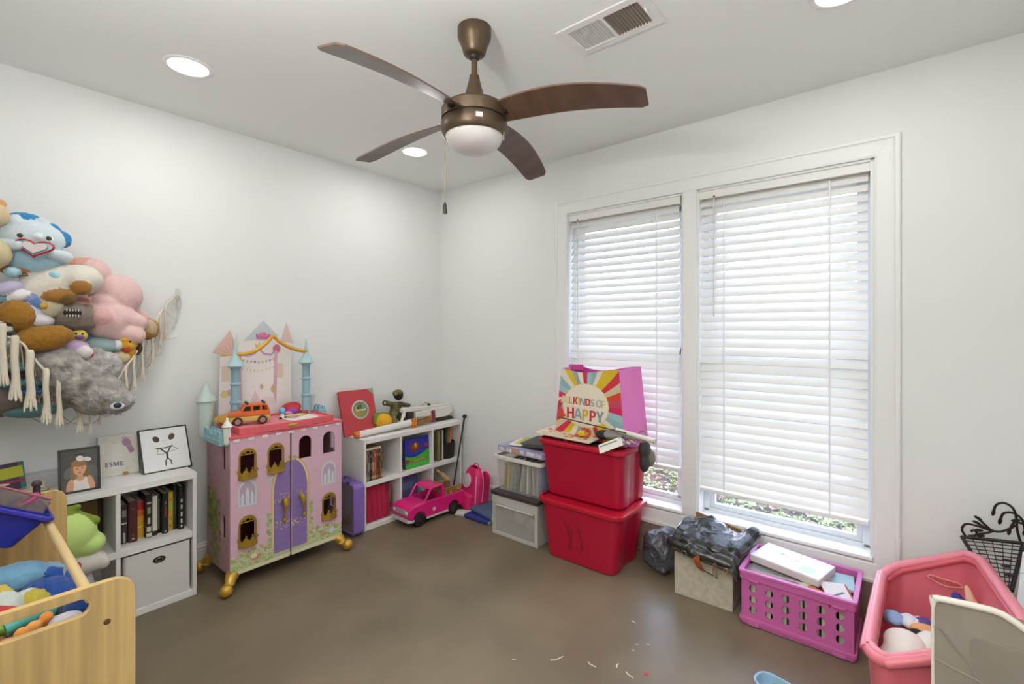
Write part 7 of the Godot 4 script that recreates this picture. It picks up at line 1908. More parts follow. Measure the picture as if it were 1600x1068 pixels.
func junk():   # what sticks out of the upper tote
	var y := 0.682
	var t := thing("game_board", "cream board with red and orange pattern lying across the tote's rim", "board", V(1.455, y, 0.27), -4)
	t.rotation_degrees.x = 4
	obj("board", B.new().box(0, 0.003, 0, 0.4, 0.006, 0.2, 0.001), mat("ddcfb8", 0.5), t)
	var rng := RandomNumberGenerator.new(); rng.seed = 8
	for i in 34:
		var r := rng.randf_range(0.006, 0.016)
		obj("patch", B.new().mv(rng.randf_range(-0.17, 0.17), 0.0064, rng.randf_range(-0.08, 0.08)).lathe([[r, 0.0], [r * 0.9, 0.0008], [0, 0.0009]], 9), mat(["c83a30", "d8702e", "d9a83a", "b82c34"][i % 4], 0.5), t)
	t = thing("yellow_car", "small yellow and orange toy lying on the patterned board", "toy", V(1.56, y + 0.008, 0.3), 10)
	obj("body", B.new().box(0, 0.012, 0, 0.07, 0.018, 0.04, 0.006), mat("d9a42e", 0.45), t)
	obj("top", B.new().box(-0.005, 0.026, 0, 0.04, 0.014, 0.034, 0.005), mat("e0bc44", 0.4), t)
	for s in [-1, 1]: obj("flame", B.new().ell(V(s * 0.03, 0.008, 0.02), V(0.014, 0.008, 0.006), 8), mat("cf4a24", 0.5), t)
	t = thing("wooden_post", "short orange wooden post standing inside the upper tote's left end", "toy block", V(1.465, 0.6, 0.325), 0)
	obj("post", B.new().box(0, 0.032, 0, 0.022, 0.064, 0.016, 0.002), mat("bf7a34", 0.55, {"tex": "wood", "s": 8.0}), t)
	obj("cap", B.new().box(0, 0.068, 0, 0.026, 0.008, 0.02, 0.002), mat("c98a3e", 0.55), t)
	solo("gap_shade_block", B.new().box(1.63, 0.63, 0.29, 0.22, 0.06, 0.14, 0.006), mat("1b1716", 0.6), "black block painting in the dark gap under the board in the upper tote", "box")  # dark block paints in the shaded gap below the board
	t = thing("wooden_rod", "thin dark rod slanting across the gift bag's front", "rod", V(1.6, 0.72, 0.325), 0)
	obj("rod", B.new().tube([V(-0.205, 0.062, -0.02), V(0.24, 0.032, 0.0)], 0.0036, 8), mat("4a4036", 0.5), t)
	obj("tip", B.new().ell(V(-0.207, 0.0625, -0.02), V(0.006, 0.005, 0.005), 8), mat("b02a30", 0.5), t)
	var g := Color("8d8a86")
	var o := soft([eg(1.74, y + 0.04, 0.29, 0.06, 0.024, 0.05, g), eg(1.69, y + 0.035, 0.3, 0.045, 0.026, 0.04, Color("2a2726")), eg(1.80, y + 0.05, 0.26, 0.07, 0.016, 0.04, Color("9d9a96"), 0, 0, -18), lb(V(1.76, y + 0.055, 0.24), V(1.86, y + 0.03, 0.24), 0.014, 0.01, Color("a5a09a"))], 0.006, 0.012)
	solo("grey_glove", o, mat("ffffff", 0.75, {"vc": 1, "n": "crumple_n", "ns": 0.2, "s": 8.0}), "crumpled grey and black cloth glove on the heaped tote", "glove")
	t = thing("white_pole", "white plastic tube jutting over the tote's right end", "tube", V(1.87, 0.7, 0.3), 0)
	obj("tube", B.new().tube([V(-0.1, 0.055, 0.0), V(0.11, 0.024, -0.01)], 0.013, 14), mat("dfdbd2", 0.35), t)
	obj("tube_end", B.new().tube([V(0.108, 0.0243, -0.01), V(0.118, 0.0228, -0.0105)], 0.015, 14), mat("c9c4ba", 0.4), t)
	t = thing("paper_tag", "white card tag with a printed line hanging over the tote's front rim", "tag", V(1.78, 0.69, 0.386), -6)
	t.rotation_degrees = V(-38, -6, 33)
	obj("card", B.new().box(0, 0, 0, 0.135, 0.055, 0.0012, 0), mat("e4e1d8", 0.6), t)
	obj("printed_line", B.new().box(-0.01, 0.012, 0.001, 0.1, 0.006, 0.0006, 0), mat("6b6660", 0.7), t)
	obj("string", B.new().tube(curve([V(0.05, 0.02, 0.001), V(0.075, 0.02, 0.004), V(0.085, -0.02, 0.008), V(0.08, -0.075, 0.012)], 4), 0.0012, 5), mat("2d2624", 0.6), t)
	for i in 6:
		solo("paper_scrap", B.new().mv(1.79 + 0.018 * i, y + 0.018 + 0.006 * sin(i * 2.0), 0.325 - 0.006 * i, i * 37.0, 20, 12).box(0, 0, 0, 0.035, 0.002, 0.022, 0), mat(["d8d4a0", "e0ddd4", "c9b2cc", "d8d2c8", "e2cfa0", "cfd2c8"][i], 0.6), ["pale yellow scrap by the tag on the tote", "white scrap behind the card tag", "lilac scrap among the papers on the tote", "cream scrap under the white tube", "straw scrap near the tote's right rim", "grey-white scrap at the tote's right rim"][i], "paper scrap", "scraps on the upper tote")
	o = soft([eg(1.905, 0.66, 0.24, 0.03, 0.05, 0.04, Color("37322f")), eg(1.91, 0.59, 0.25, 0.024, 0.05, 0.036, Color("2c2a2a")), eg(1.925, 0.61, 0.21, 0.026, 0.045, 0.03, Color("77705a"))], 0.006, 0.012)
	solo("dark_strap_bag", o, mat("ffffff", 0.6, {"vc": 1, "n": "crumple_n", "ns": 0.2, "s": 6.0}), "black and olive pouch hanging over the tote's right end", "pouch")
	solo("hair_band", B.new().at(tf(1.905, 0.735, 0.27, 0, 70, 10)).tube(_circle(0.03), 0.006, 8, true), mat("b07a86", 0.5), "pinkish ring band on the tote's right corner behind the tube", "hair band")

func plush(called: String, label: String, prims: Array, cell := 0.006, k := 0.012, fur := 0.25, mottle := false) -> MeshInstance3D:
	var o := {"vc": 1, "n": "fur_n", "ns": fur, "s": 7.0, "rim": 0.3}
	if mottle: o.merge({"tex": "mottle", "s": 2.6}, true)
	return solo(called, soft(prims, cell, k, fur * 0.012), mat("ffffff", 0.92, o), label, "plush toy")

func ball(t: MeshInstance3D, called: String, p: Vector3, r: Vector3, hex: String, rough := 0.3):
	obj(called, B.new().ell(p - t.position, r, 12), mat(hex, rough), t)

func hammock():
	var t := thing("toy_hammock", "cream macrame corner net with fringe tassels holding a heap of plush toys", "toy hammock", V(0.02, 0.93, 2.3), 0)
	var rel := -t.position
	var rope := mat("ded3bf", 0.9, {"n": "weave_n", "ns": 0.4, "s": 30.0})
	var rim := curve([V(0.12, 1.62, 2.98), V(0.3, 1.36, 2.66), V(0.38, 1.265, 2.47), V(0.382, 1.21, 2.43), V(0.375, 1.138, 2.385), V(0.36, 1.1, 2.345), V(0.35, 1.04, 2.27), V(0.31, 1.06, 2.17), V(0.245, 1.13, 2.11), V(0.2, 1.18, 2.068), V(0.155, 1.25, 2.03), V(0.11, 1.33, 1.975), V(0.045, 1.42, 1.91), V(0.014, 1.485, 1.852)], 6)
	var rr := []
	for q in rim: rr.append(q + rel)
	obj("rim_rope", B.new().tube(rr, 0.0045, 8), rope, t)
	# the pouch: crossing cords from the rim to the wall
	var pt := func(u: float, v: float) -> Vector3:
		var f := clampf(u, 0, 1) * (rim.size() - 1)
		var i := mini(int(f), rim.size() - 2)
		var a: Vector3 = (rim[i] as Vector3).lerp(rim[i + 1], f - i)
		var w := V(0.02, minf(a.y - 0.02, 0.93 + 0.35 * pow(absf(u - 0.42) * 1.7, 2.0)), a.z)
		var p := a.lerp(w, v)
		p.y -= 0.11 * sin(PI * v) * (1.0 - 0.75 * smoothstep(0.55, 1.0, u))
		return p + rel
	for i in 13:
		for s in [-1, 1]:
			var ps := []
			for k in 11:
				var v := k / 10.0
				ps.append(pt.call(i / 12.0 + s * v * 0.16, v))
			var ok := true
			for k in range(1, ps.size()):
				if ps[k].distance_to(ps[k - 1]) < 1e-4: ok = false
			if ok: obj("net_cord", B.new().tube(ps, 0.0022, 6), rope, t)
	# tassels hung on the rim: cord that frays at its end
	var ts := [[0.381, 1.262, 2.468, 0.235, 0.0125], [0.384, 1.206, 2.428, 0.215, 0.0125], [0.375, 1.134, 2.383, 0.2, 0.0105], [0.362, 1.1, 2.345, 0.19, 0.009], [0.24, 1.125, 2.11, 0.1, 0.007], [0.2, 1.168, 2.072, 0.15, 0.007], [0.16, 1.242, 2.032, 0.19, 0.0065], [0.12, 1.318, 1.982, 0.19, 0.006], [0.075, 1.37, 1.94, 0.16, 0.005], [0.05, 1.41, 1.912, 0.15, 0.005], [0.27, 1.02, 2.27, 0.16, 0.008], [0.25, 1.0, 2.235, 0.15, 0.005], [0.24, 1.0, 2.2, 0.12, 0.004], [0.31, 1.055, 2.15, 0.13, 0.008], [0.385, 1.31, 2.5, 0.22, 0.011]]
	var rng := RandomNumberGenerator.new(); rng.seed = 12
	for q in ts:
		var p := V(q[0] + 0.008, q[1], q[2]) + rel
		var L: float = q[3]
		var r: float = q[4]
		var b := B.new()
		b.tube(curve([p + V(-0.008, 0.006, 0.004), p + V(0, 0.002, 0), p + V(0.002, -L * 0.3, 0.002), p + V(-0.001, -L * 0.62, -0.002), p + V(0.0, -L * 0.8, 0)], 3), [r * 0.7, r * 0.9, r, r, r * 0.95, r * 0.95, r * 0.9, r * 0.92, r * 0.95, r, r * 1.1, r * 1.2, r * 1.25], 9)
		for k in 9:
			var a := TAU * k / 9.0
			b.tube([p + V(cos(a) * r * 0.7, -L * 0.74, sin(a) * r * 0.7), p + V(cos(a) * r * 1.1, -L * 0.88, sin(a) * r * 1.1), p + V(cos(a) * r * 1.35 + rng.randf_range(-0.2, 0.2) * r, -L * rng.randf_range(0.94, 1.03), sin(a) * r * 1.35)], [r * 0.36, r * 0.42, r * 0.2], 6)
		obj("tassel", b, rope, t)
	# wall hook with a loop of clear strap
	t = thing("wall_hook", "small white adhesive wall hook carrying the end of the toy hammock", "hook", V(0.002, 1.49, 1.842), 90)
	var wm := mat("dcdbd6", 0.35)
	obj("plate", B.new().prism(rrect(-0.011, -0.03, 0.011, 0.03, 0.01), 0, 0.005, 0.0015), wm, t)
	obj("hook_arm", B.new().tube(curve([V(0, 0.006, 0.004), V(0, -0.012, 0.012), V(0, -0.018, 0.022), V(0, -0.006, 0.026)], 4), 0.004, 8), wm, t)
	var lp := []
	for q in curve([V(0, -0.012, 0.02), V(0.008, -0.05, 0.02), V(0.0, -0.085, 0.018), V(-0.012, -0.05, 0.018)], 6, true): lp.append(q)
	obj("strap_loop", B.new().tube(lp, 0.0028, 6, true), mat("cfcfca", 0.3), t)
	obj("strap_tail", B.new().tube(curve([V(-0.002, -0.085, 0.018), V(-0.012, -0.13, 0.016), V(-0.03, -0.19, 0.012)], 4), 0.003, 6), mat("d6d5d0", 0.3), t)
	heap()

func heap():
	# --- the plush heap, from the top down ---
	var bl := Color("9dbccb")
	var wb := Color("cdd9de")
	var db := Color("2f7fb4")
	var h := V(0.215, 1.635, 2.408)
	var o := plush("hedgehog_plush", "pale blue round plush hugging a red-rimmed heart, top of the heap", [
		eg(h.x, h.y - 0.04, h.z, 0.085, 0.085, 0.1, bl), eg(h.x + 0.01, h.y + 0.035, h.z, 0.08, 0.075, 0.098, wb), eg(h.x - 0.025, h.y + 0.055, h.z + 0.01, 0.075, 0.075, 0.112, db),
		eg(h.x + 0.03, h.y + 0.095, h.z + 0.05, 0.022, 0.03, 0.024, wb), eg(h.x + 0.02, h.y + 0.1, h.z - 0.03, 0.022, 0.026, 0.022, wb), eg(h.x - 0.01, h.y + 0.05, h.z - 0.1, 0.028, 0.034, 0.022, db), eg(h.x + 0.0, h.y + 0.085, h.z - 0.06, 0.026, 0.026, 0.026, db), eg(h.x, h.y + 0.12, h.z + 0.02, 0.03, 0.022, 0.05, db),
		lb(V(h.x + 0.05, h.y - 0.005, h.z + 0.09), V(h.x + 0.095, h.y - 0.005, h.z + 0.045), 0.024, 0.019, wb), lb(V(h.x + 0.05, h.y - 0.03, h.z - 0.095), V(h.x + 0.09, h.y - 0.025, h.z - 0.05), 0.024, 0.019, wb),
		eg(h.x + 0.075, h.y - 0.11, h.z + 0.06, 0.035, 0.022, 0.026, Color("a8cdd6")), eg(h.x + 0.075, h.y - 0.115, h.z - 0.06, 0.035, 0.022, 0.026, Color("a8cdd6")), eg(h.x + 0.085, h.y + 0.038, h.z - 0.01, 0.014, 0.012, 0.014, Color("e4e8ea"))], 0.0055, 0.01, 0.15)
	for s in [-1, 1]:
		ball(o, "eye_white", V(h.x + 0.078, h.y + 0.035, h.z + s * 0.042), V(0.008, 0.012, 0.015), "e8ecec", 0.6)
		ball(o, "eye", V(h.x + 0.083, h.y + 0.036, h.z + s * 0.041), V(0.006, 0.009, 0.01), "3a3428", 0.2)
	for k in 2:
		var hp := PackedVector2Array()
		for i in 28:
			var a := TAU * i / 28
			var sc: float = [0.0037, 0.0024][k]
			hp.append(V2(sc * 16 * pow(sin(a), 3), sc * 0.68 * (13 * cos(a) - 5 * cos(2 * a) - 2 * cos(3 * a) - cos(4 * a))))
		var hb := B.new().prism(hp, 0, 0.016 + k * 0.003, 0.005 - k * 0.003)
		obj(["heart_rim", "heart_centre"][k], hb, mat(["c2213c", "ded6d3"][k], 0.8), o).transform = tf(h.x + 0.104 - o.position.x, h.y - 0.01 - o.position.y, h.z - o.position.z, 72, 0, -5)
	o = plush("bear_plush", "tan plush bear at the very left, its head and foot showing", [eg(0.24, 1.745, 2.53, 0.05, 0.05, 0.062, Color("d3bd98")), eg(0.235, 1.795, 2.5, 0.02, 0.02, 0.022, Color("d39a6a")), eg(0.3, 1.59, 2.53, 0.055, 0.06, 0.062, Color("cdbd96")), eg(0.2, 1.65, 2.56, 0.07, 0.1, 0.08, Color("c8b48c"))], 0.007, 0.014, 0.2)
	var wh := Color("dbd3c6")
	var gb := Color("9a6a2c")
	o = plush("spotted_dog_plush", "cream plush dog with golden brown patches under the blue plush", [eg(0.25, 1.49, 2.34, 0.075, 0.07, 0.15, wh, 0, 24, 0), eg(0.27, 1.51, 2.27, 0.075, 0.06, 0.08, wh), eg(0.22, 1.54, 2.44, 0.06, 0.03, 0.06, Color("a56a40")), eg(0.335, 1.475, 2.272, 0.022, 0.03, 0.034, gb), eg(0.325, 1.435, 2.34, 0.032, 0.028, 0.055, gb, 0, 12, 0), eg(0.34, 1.425, 2.315, 0.022, 0.022, 0.025, Color("6f5226")), eg(0.3, 1.4, 2.37, 0.04, 0.05, 0.05, Color("c9bda4"))], 0.0065, 0.01, 0.2)
	obj("seam_mark", B.new().tube([V(0.306, 1.512, 2.452) - o.position, V(0.318, 1.514, 2.428) - o.position], 0.003, 6), mat("5a4a30", 0.7), o)
	var pk := Color("d9a9a6")
	var pl := Color("e2bcba")
	o = plush("pink_bear_plush", "big fluffy pink plush bear slumped at the right of the heap", [eg(0.12, 1.46, 2.12, 0.09, 0.1, 0.1, pl), eg(0.13, 1.56, 2.2, 0.055, 0.06, 0.06, pl), eg(0.11, 1.59, 2.25, 0.05, 0.035, 0.085, Color("d99a86"), 0, 10, 0), eg(0.175, 1.425, 2.175, 0.05, 0.035, 0.05, pl), eg(0.16, 1.345, 2.17, 0.095, 0.09, 0.1, pl), eg(0.235, 1.355, 2.19, 0.035, 0.04, 0.045, pk), lb(V(0.17, 1.36, 2.1), V(0.19, 1.335, 2.05), 0.045, 0.036, pl), lb(V(0.17, 1.29, 2.13), V(0.2, 1.275, 2.065), 0.048, 0.04, pl), lb(V(0.1, 1.38, 2.06), V(0.08, 1.36, 2.0), 0.04, 0.025, pl), eg(0.19, 1.385, 2.255, 0.04, 0.035, 0.05, pl), eg(0.155, 1.41, 2.24, 0.045, 0.04, 0.05, Color("cf8f7a"))], 0.0068, 0.013, 0.22)
	o = plush("monster_plush", "grey furry creature plush with an open toothy mouth mid-heap", [eg(0.26, 1.36, 2.3, 0.055, 0.055, 0.07, Color("8a7c70")), eg(0.29, 1.375, 2.305, 0.04, 0.04, 0.05, Color("9a8c80")), eg(0.25, 1.32, 2.3, 0.06, 0.03, 0.085, Color("6a5d54")), eg(0.24, 1.375, 2.37, 0.025, 0.03, 0.022, Color("9a8a5c")), eg(0.24, 1.385, 2.24, 0.025, 0.03, 0.02, Color("a89a8c")), eg(0.27, 1.4, 2.345, 0.012, 0.012, 0.02, Color("d2a08f"))], 0.0055, 0.01, 0.3)
	obj("mouth", B.new().ell(V(0.33, 1.37, 2.3) - o.position, V(0.006, 0.018, 0.03), 14), mat("1e1614", 0.6), o)
	for i in 5:
		obj("tooth", B.new().ell(V(0.334, 1.381, 2.282 + i * 0.009) - o.position, V(0.004, 0.006, 0.0035), 6), mat("d8d2c6", 0.4), o)
		obj("tooth", B.new().ell(V(0.334, 1.358, 2.282 + i * 0.009) - o.position, V(0.004, 0.006, 0.0035), 6), mat("d8d2c6", 0.4), o)
	var br := Color("9c6c1e")
	o = plush("brown_bear_plush", "golden brown plush with two big fuzzy feet at the net's front", [eg(0.335, 1.355, 2.462, 0.05, 0.06, 0.055, br, 0, 25, 0), eg(0.345, 1.266, 2.385, 0.05, 0.05, 0.088, br, 0, 12, 0), eg(0.3, 1.29, 2.43, 0.05, 0.05, 0.06, Color("8a5f20"))], 0.006, 0.008, 0.5)
	o = plush("lilac_quilt_plush", "white and lilac patterned cloth doll wedged at the heap's left", [eg(0.29, 1.455, 2.49, 0.045, 0.03, 0.06, Color("b9b2cc"), 0, 28, 0), eg(0.3, 1.43, 2.45, 0.04, 0.022, 0.04, Color("e0dcdc"), 0, 28, 0), eg(0.29, 1.42, 2.42, 0.04, 0.03, 0.035, Color("7f8fb8")), eg(0.31, 1.4, 2.4, 0.03, 0.03, 0.03, Color("5f7fb0")), eg(0.27, 1.455, 2.425, 0.03, 0.02, 0.05, Color("6a3f62"), 0, 28, 0), eg(0.3, 1.37, 2.42, 0.04, 0.045, 0.04, Color("c3cbd8")), eg(0.31, 1.335, 2.4, 0.04, 0.03, 0.05, Color("d5d2d6")), eg(0.3, 1.41, 2.51, 0.035, 0.022, 0.04, Color("5f7f88"))], 0.006, 0.006, 0.1)
	ball(o, "yellow_nose", V(0.335, 1.395, 2.385), V(0.014, 0.014, 0.014), "c9a03a", 0.5)
	o = plush("zebra_plush", "black and white striped plush cloth at the net's left edge", [eg(0.35, 1.3, 2.5, 0.03, 0.035, 0.03, Color("d8d8d4")), eg(0.355, 1.32, 2.49, 0.026, 0.01, 0.026, Color("26221f")), eg(0.355, 1.285, 2.49, 0.028, 0.01, 0.028, Color("26221f")), eg(0.34, 1.25, 2.49, 0.03, 0.025, 0.03, Color("cfcfcb"))], 0.005, 0.004, 0.1)
	var gs := Color("c2bab2")
	o = plush("seal_plush", "large grey mottled furry seal plush drooping over the net's rim", [eg(0.3, 1.15, 2.345, 0.085, 0.085, 0.085, gs), eg(0.31, 1.09, 2.29, 0.085, 0.085, 0.09, gs), eg(0.31, 1.02, 2.215, 0.08, 0.085, 0.095, gs), eg(0.33, 0.99, 2.165, 0.06, 0.055, 0.06, Color("c4beb8")), eg(0.34, 0.985, 2.135, 0.04, 0.035, 0.035, Color("d6d2cc")), eg(0.26, 1.15, 2.215, 0.05, 0.075, 0.06, Color("c9c4bd"), 0, 30, 0), eg(0.28, 1.14, 2.17, 0.045, 0.06, 0.04, Color("dedad5")), eg(0.24, 1.05, 2.3, 0.09, 0.08, 0.09, gs)], 0.007, 0.014, 0.7, true)
	ball(o, "eye_patch", V(0.383, 0.975, 2.165), V(0.012, 0.018, 0.026), "e4e1dc", 0.8)
	ball(o, "eye", V(0.392, 0.978, 2.166), V(0.008, 0.012, 0.015), "1c2040", 0.15)
	o = plush("lilac_pup_plush", "small lilac and white plush lying on the seal's back", [eg(0.29, 1.225, 2.29, 0.035, 0.032, 0.05, Color("bd9fc4")), eg(0.31, 1.205, 2.26, 0.03, 0.028, 0.028, Color("ddd3d2")), eg(0.31, 1.195, 2.243, 0.014, 0.014, 0.014, Color("c03a40"))], 0.0045, 0.006, 0.15)
	o = plush("yellow_duck_plush", "tiny yellow and green plush with purple beak behind the lilac one", [eg(0.28, 1.275, 2.275, 0.024, 0.026, 0.03, Color("cdb84a")), eg(0.27, 1.265, 2.31, 0.02, 0.02, 0.022, Color("a9b87a")), eg(0.302, 1.268, 2.272, 0.012, 0.008, 0.016, Color("7a4a94")), eg(0.27, 1.315, 2.268, 0.012, 0.03, 0.012, Color("cdb480"))], 0.004, 0.004, 0.15)
	for s in [-1, 1]: ball(o, "eye", V(0.3, 1.283, 2.275 + s * 0.01), V(0.005, 0.005, 0.005), "241f1c")
	o = plush("periwinkle_plush", "little periwinkle blue plush ear sticking out under the grey creature", [lb(V(0.28, 1.305, 2.33), V(0.29, 1.28, 2.325), 0.018, 0.016, Color("5f5fae")), eg(0.26, 1.28, 2.34, 0.03, 0.025, 0.03, Color("4a4a8a"))], 0.0045, 0.004, 0.1)
	o = plush("teal_plush", "grey-teal plush lying behind the yellow bear", [eg(0.2, 1.225, 2.195, 0.045, 0.04, 0.075, Color("8fa3a4")), eg(0.21, 1.23, 2.13, 0.022, 0.024, 0.016, Color("d5d6d8")), eg(0.19, 1.255, 2.25, 0.04, 0.03, 0.05, Color("4f6f80"))], 0.0055, 0.008, 0.2)
	o = plush("yellow_bear_plush", "small yellow bear plush with red ribbon lying on its back at the right rim", [eg(0.19, 1.235, 2.095, 0.036, 0.036, 0.04, Color("d79f28")), eg(0.21, 1.255, 2.105, 0.018, 0.014, 0.018, Color("dca830")), eg(0.21, 1.225, 2.085, 0.02, 0.016, 0.016, Color("d5a238")), eg(0.2, 1.17, 2.12, 0.03, 0.03, 0.036, Color("c9b48c")), eg(0.185, 1.185, 2.08, 0.024, 0.035, 0.022, Color("c88e2a")), eg(0.16, 1.21, 2.05, 0.028, 0.032, 0.022, Color("4a3a24")), eg(0.215, 1.205, 2.1, 0.012, 0.01, 0.014, Color("b8322c"))], 0.0045, 0.005, 0.2)
	ball(o, "eye", V(0.225, 1.245, 2.09), V(0.004, 0.005, 0.005), "241f1c")
	o = plush("tan_ball_plush", "round tan and brown plush at the far right corner of the net", [eg(0.13, 1.305, 2.0, 0.036, 0.042, 0.036, Color("c3ad8c")), eg(0.11, 1.305, 1.98, 0.036, 0.046, 0.03, Color("a97832")), eg(0.135, 1.275, 2.01, 0.03, 0.024, 0.032, Color("8a6224"))], 0.005, 0.006, 0.3)
	o = plush("grey_whale_plush", "dark grey-brown plush inside the net's bottom left", [eg(0.19, 1.05, 2.47, 0.12, 0.085, 0.13, Color("7c7069")), eg(0.16, 1.0, 2.55, 0.1, 0.06, 0.12, Color("6e625a"))], 0.009, 0.02, 0.4)
	o = plush("teal_turtle_plush", "teal and blue striped plush seen through the net below the tassels", [eg(0.26, 1.15, 2.47, 0.085, 0.022, 0.08, Color("6fa3a6")), eg(0.27, 1.12, 2.45, 0.08, 0.02, 0.08, Color("2a2422")), eg(0.26, 1.09, 2.44, 0.09, 0.024, 0.085, Color("5f93a6")), eg(0.25, 1.055, 2.42, 0.085, 0.018, 0.07, Color("4a7fb0")), eg(0.21, 0.975, 2.4, 0.09, 0.035, 0.1, Color("5f8a8c")), eg(0.2, 1.01, 2.36, 0.08, 0.06, 0.08, Color("6f6560"))], 0.007, 0.006, 0.2)
	o = plush("beige_plush", "beige plush filling the gap between the wall and the heap's middle", [eg(0.08, 1.25, 2.38, 0.055, 0.12, 0.13, Color("b0a18c")), eg(0.08, 1.42, 2.36, 0.055, 0.1, 0.12, Color("b9ab98"))], 0.011, 0.02, 0.2)

func organizer():
	var t := thing("toy_organizer", "light maple toy organizer frame with slotted side panels, left foreground", "toy organizer", V(1.18, 0, 2.545), 0)
	var wd := mat("d4b275", 0.5)
	wd.albedo_texture = tex("wood"); wd.uv1_scale = V(2.4, 0.95, 1); wd.uv1_offset = V(0.5, 0.02, 0)
	var ed := mat("dcbd88", 0.55)
	for k in 2:
		var pts := rrect(-0.18, 0.0, 0.178, 0.75, 0.04, 6)
		var hole := rrect(-0.09, 0.692, 0.1, 0.728, 0.0179, 8)
		var b := B.new().prism(pts, -0.008, 0.008, 0.0015, [hole] if k == 0 else [])
		var o := obj("side_panel", b, wd, t)
		o.transform = Transform3D(Basis(V(0, 0, -1), V(0, 1, 0), V(1, 0, 0)), V([0.445, -0.455][k], 0, 0))
		if k == 0:
			for y in [0.662, 0.3]: obj("screw", B.new().at(Transform3D(Basis(V(0, 1, 0), V(1, 0, 0), V(0, 0, -1)), V(0.0083, y, 0))).lathe([[0.0, 0.001], [0.005, 0.0012], [0.0065, 0.0]], 14), mat("6a5434", 0.4, {"metal": 0.6}), o).transform = tf(0.128, 0, 0, -90)
	for q in [[0.72, -0.103], [0.80, 0.13], [0.45, -0.13], [0.45, 0.13], [0.2, -0.14], [0.2, 0.14]]:
		if q[0] > 0.75: continue
		obj("dowel", B.new().tube([V(-0.45, q[0], q[1]), V(0.44, q[0], q[1])], 0.0105, 14), mat("d8bc88", 0.5), t)
	obj("tray_board", B.new().box(-0.005, 0.47, 0.01, 0.88, 0.012, 0.29, 0.002), wd, t)
	obj("rear_board", B.new().box(-0.005, 0.56, 0.16, 0.88, 0.19, 0.012, 0.002), wd, t)
	# blue bin tilted on the rods
	t = thing("storage_bin", "royal blue plastic bin tilted on the maple organizer's rods", "storage bin", V(0.95, 0.752, 2.425), 0)
	t.rotation_degrees.x = -30
	var b := B.new()
	b.shell([ring(0, -0.115, 0.13, 0.13, 0.17, 0.02), ring(0, -0.11, 0.13, 0.14, 0.18, 0.022), ring(0, -0.006, 0.15, 0.19, 0.28, 0.026)], 0.003)
	var bm := mat("2a2f9c", 0.32)
	obj("tub", b, bm, t)
	b = B.new(); b.prism(rrect(-0.105, -0.15, 0.105, 0.15, 0.03), 0, 0.014, 0.004, [rrect(-0.09, -0.135, 0.09, 0.135, 0.022)])
	obj("rim", b, mat("3a35a8", 0.3), t).transform = Transform3D(Basis(V(1, 0, 0), V(0, 0, 1), V(0, -1, 0)), V(0, -0.01, 0.15))
	t = thing("toy_package", "clear plastic toy package with pink trim lying inside the blue bin", "package", V(0.94, 0.822, 2.535), 0)
	t.rotation_degrees = V(-32, 8, 4)
	obj("plastic_shell", B.new().box(0, -0.01, 0, 0.15, 0.05, 0.2, 0.008), mat("8a7a74", 0.15, {"alpha": 0.55}), t)
	obj("backing_card", B.new().box(0, -0.036, 0, 0.16, 0.004, 0.21, 0.001), mat("6a5450", 0.6), t)
	obj("pink_trim", B.new().tube(curve([V(0.07, 0.016, -0.09), V(0.075, 0.017, 0.0), V(0.07, 0.016, 0.09)], 4), 0.003, 6), mat("b06a70", 0.4), t)
	obj("pink_trim", B.new().tube([V(-0.07, 0.016, -0.095), V(0.07, 0.016, -0.095)], 0.003, 6), mat("b06a70", 0.4), t)
	obj("pink_ring", B.new().at(tf(0.05, 0.0, -0.05, 0, 60)).tube(_circle(0.022), 0.006, 8, true), mat("c9367c", 0.4), t)
	obj("label", B.new().at(tf(0.02, 0.0165, 0.0)).box(0, 0, 0, 0.05, 0.001, 0.03, 0), mat("c9cfc8", 0.5), t)
	t = thing("dark_toy", "dark knob-topped toy standing in the blue bin's far corner", "toy", V(0.868, 0.745, 2.455), 0)
	obj("stem", B.new().tube([V(0, 0, 0), V(0.002, 0.065, 0.0)], 0.009, 8), mat("3a2f34", 0.5), t)
	obj("knob", B.new().ell(V(0.002, 0.07, 0), V(0.013, 0.012, 0.013), 10), mat("453038", 0.4), t)
	tray_toys()

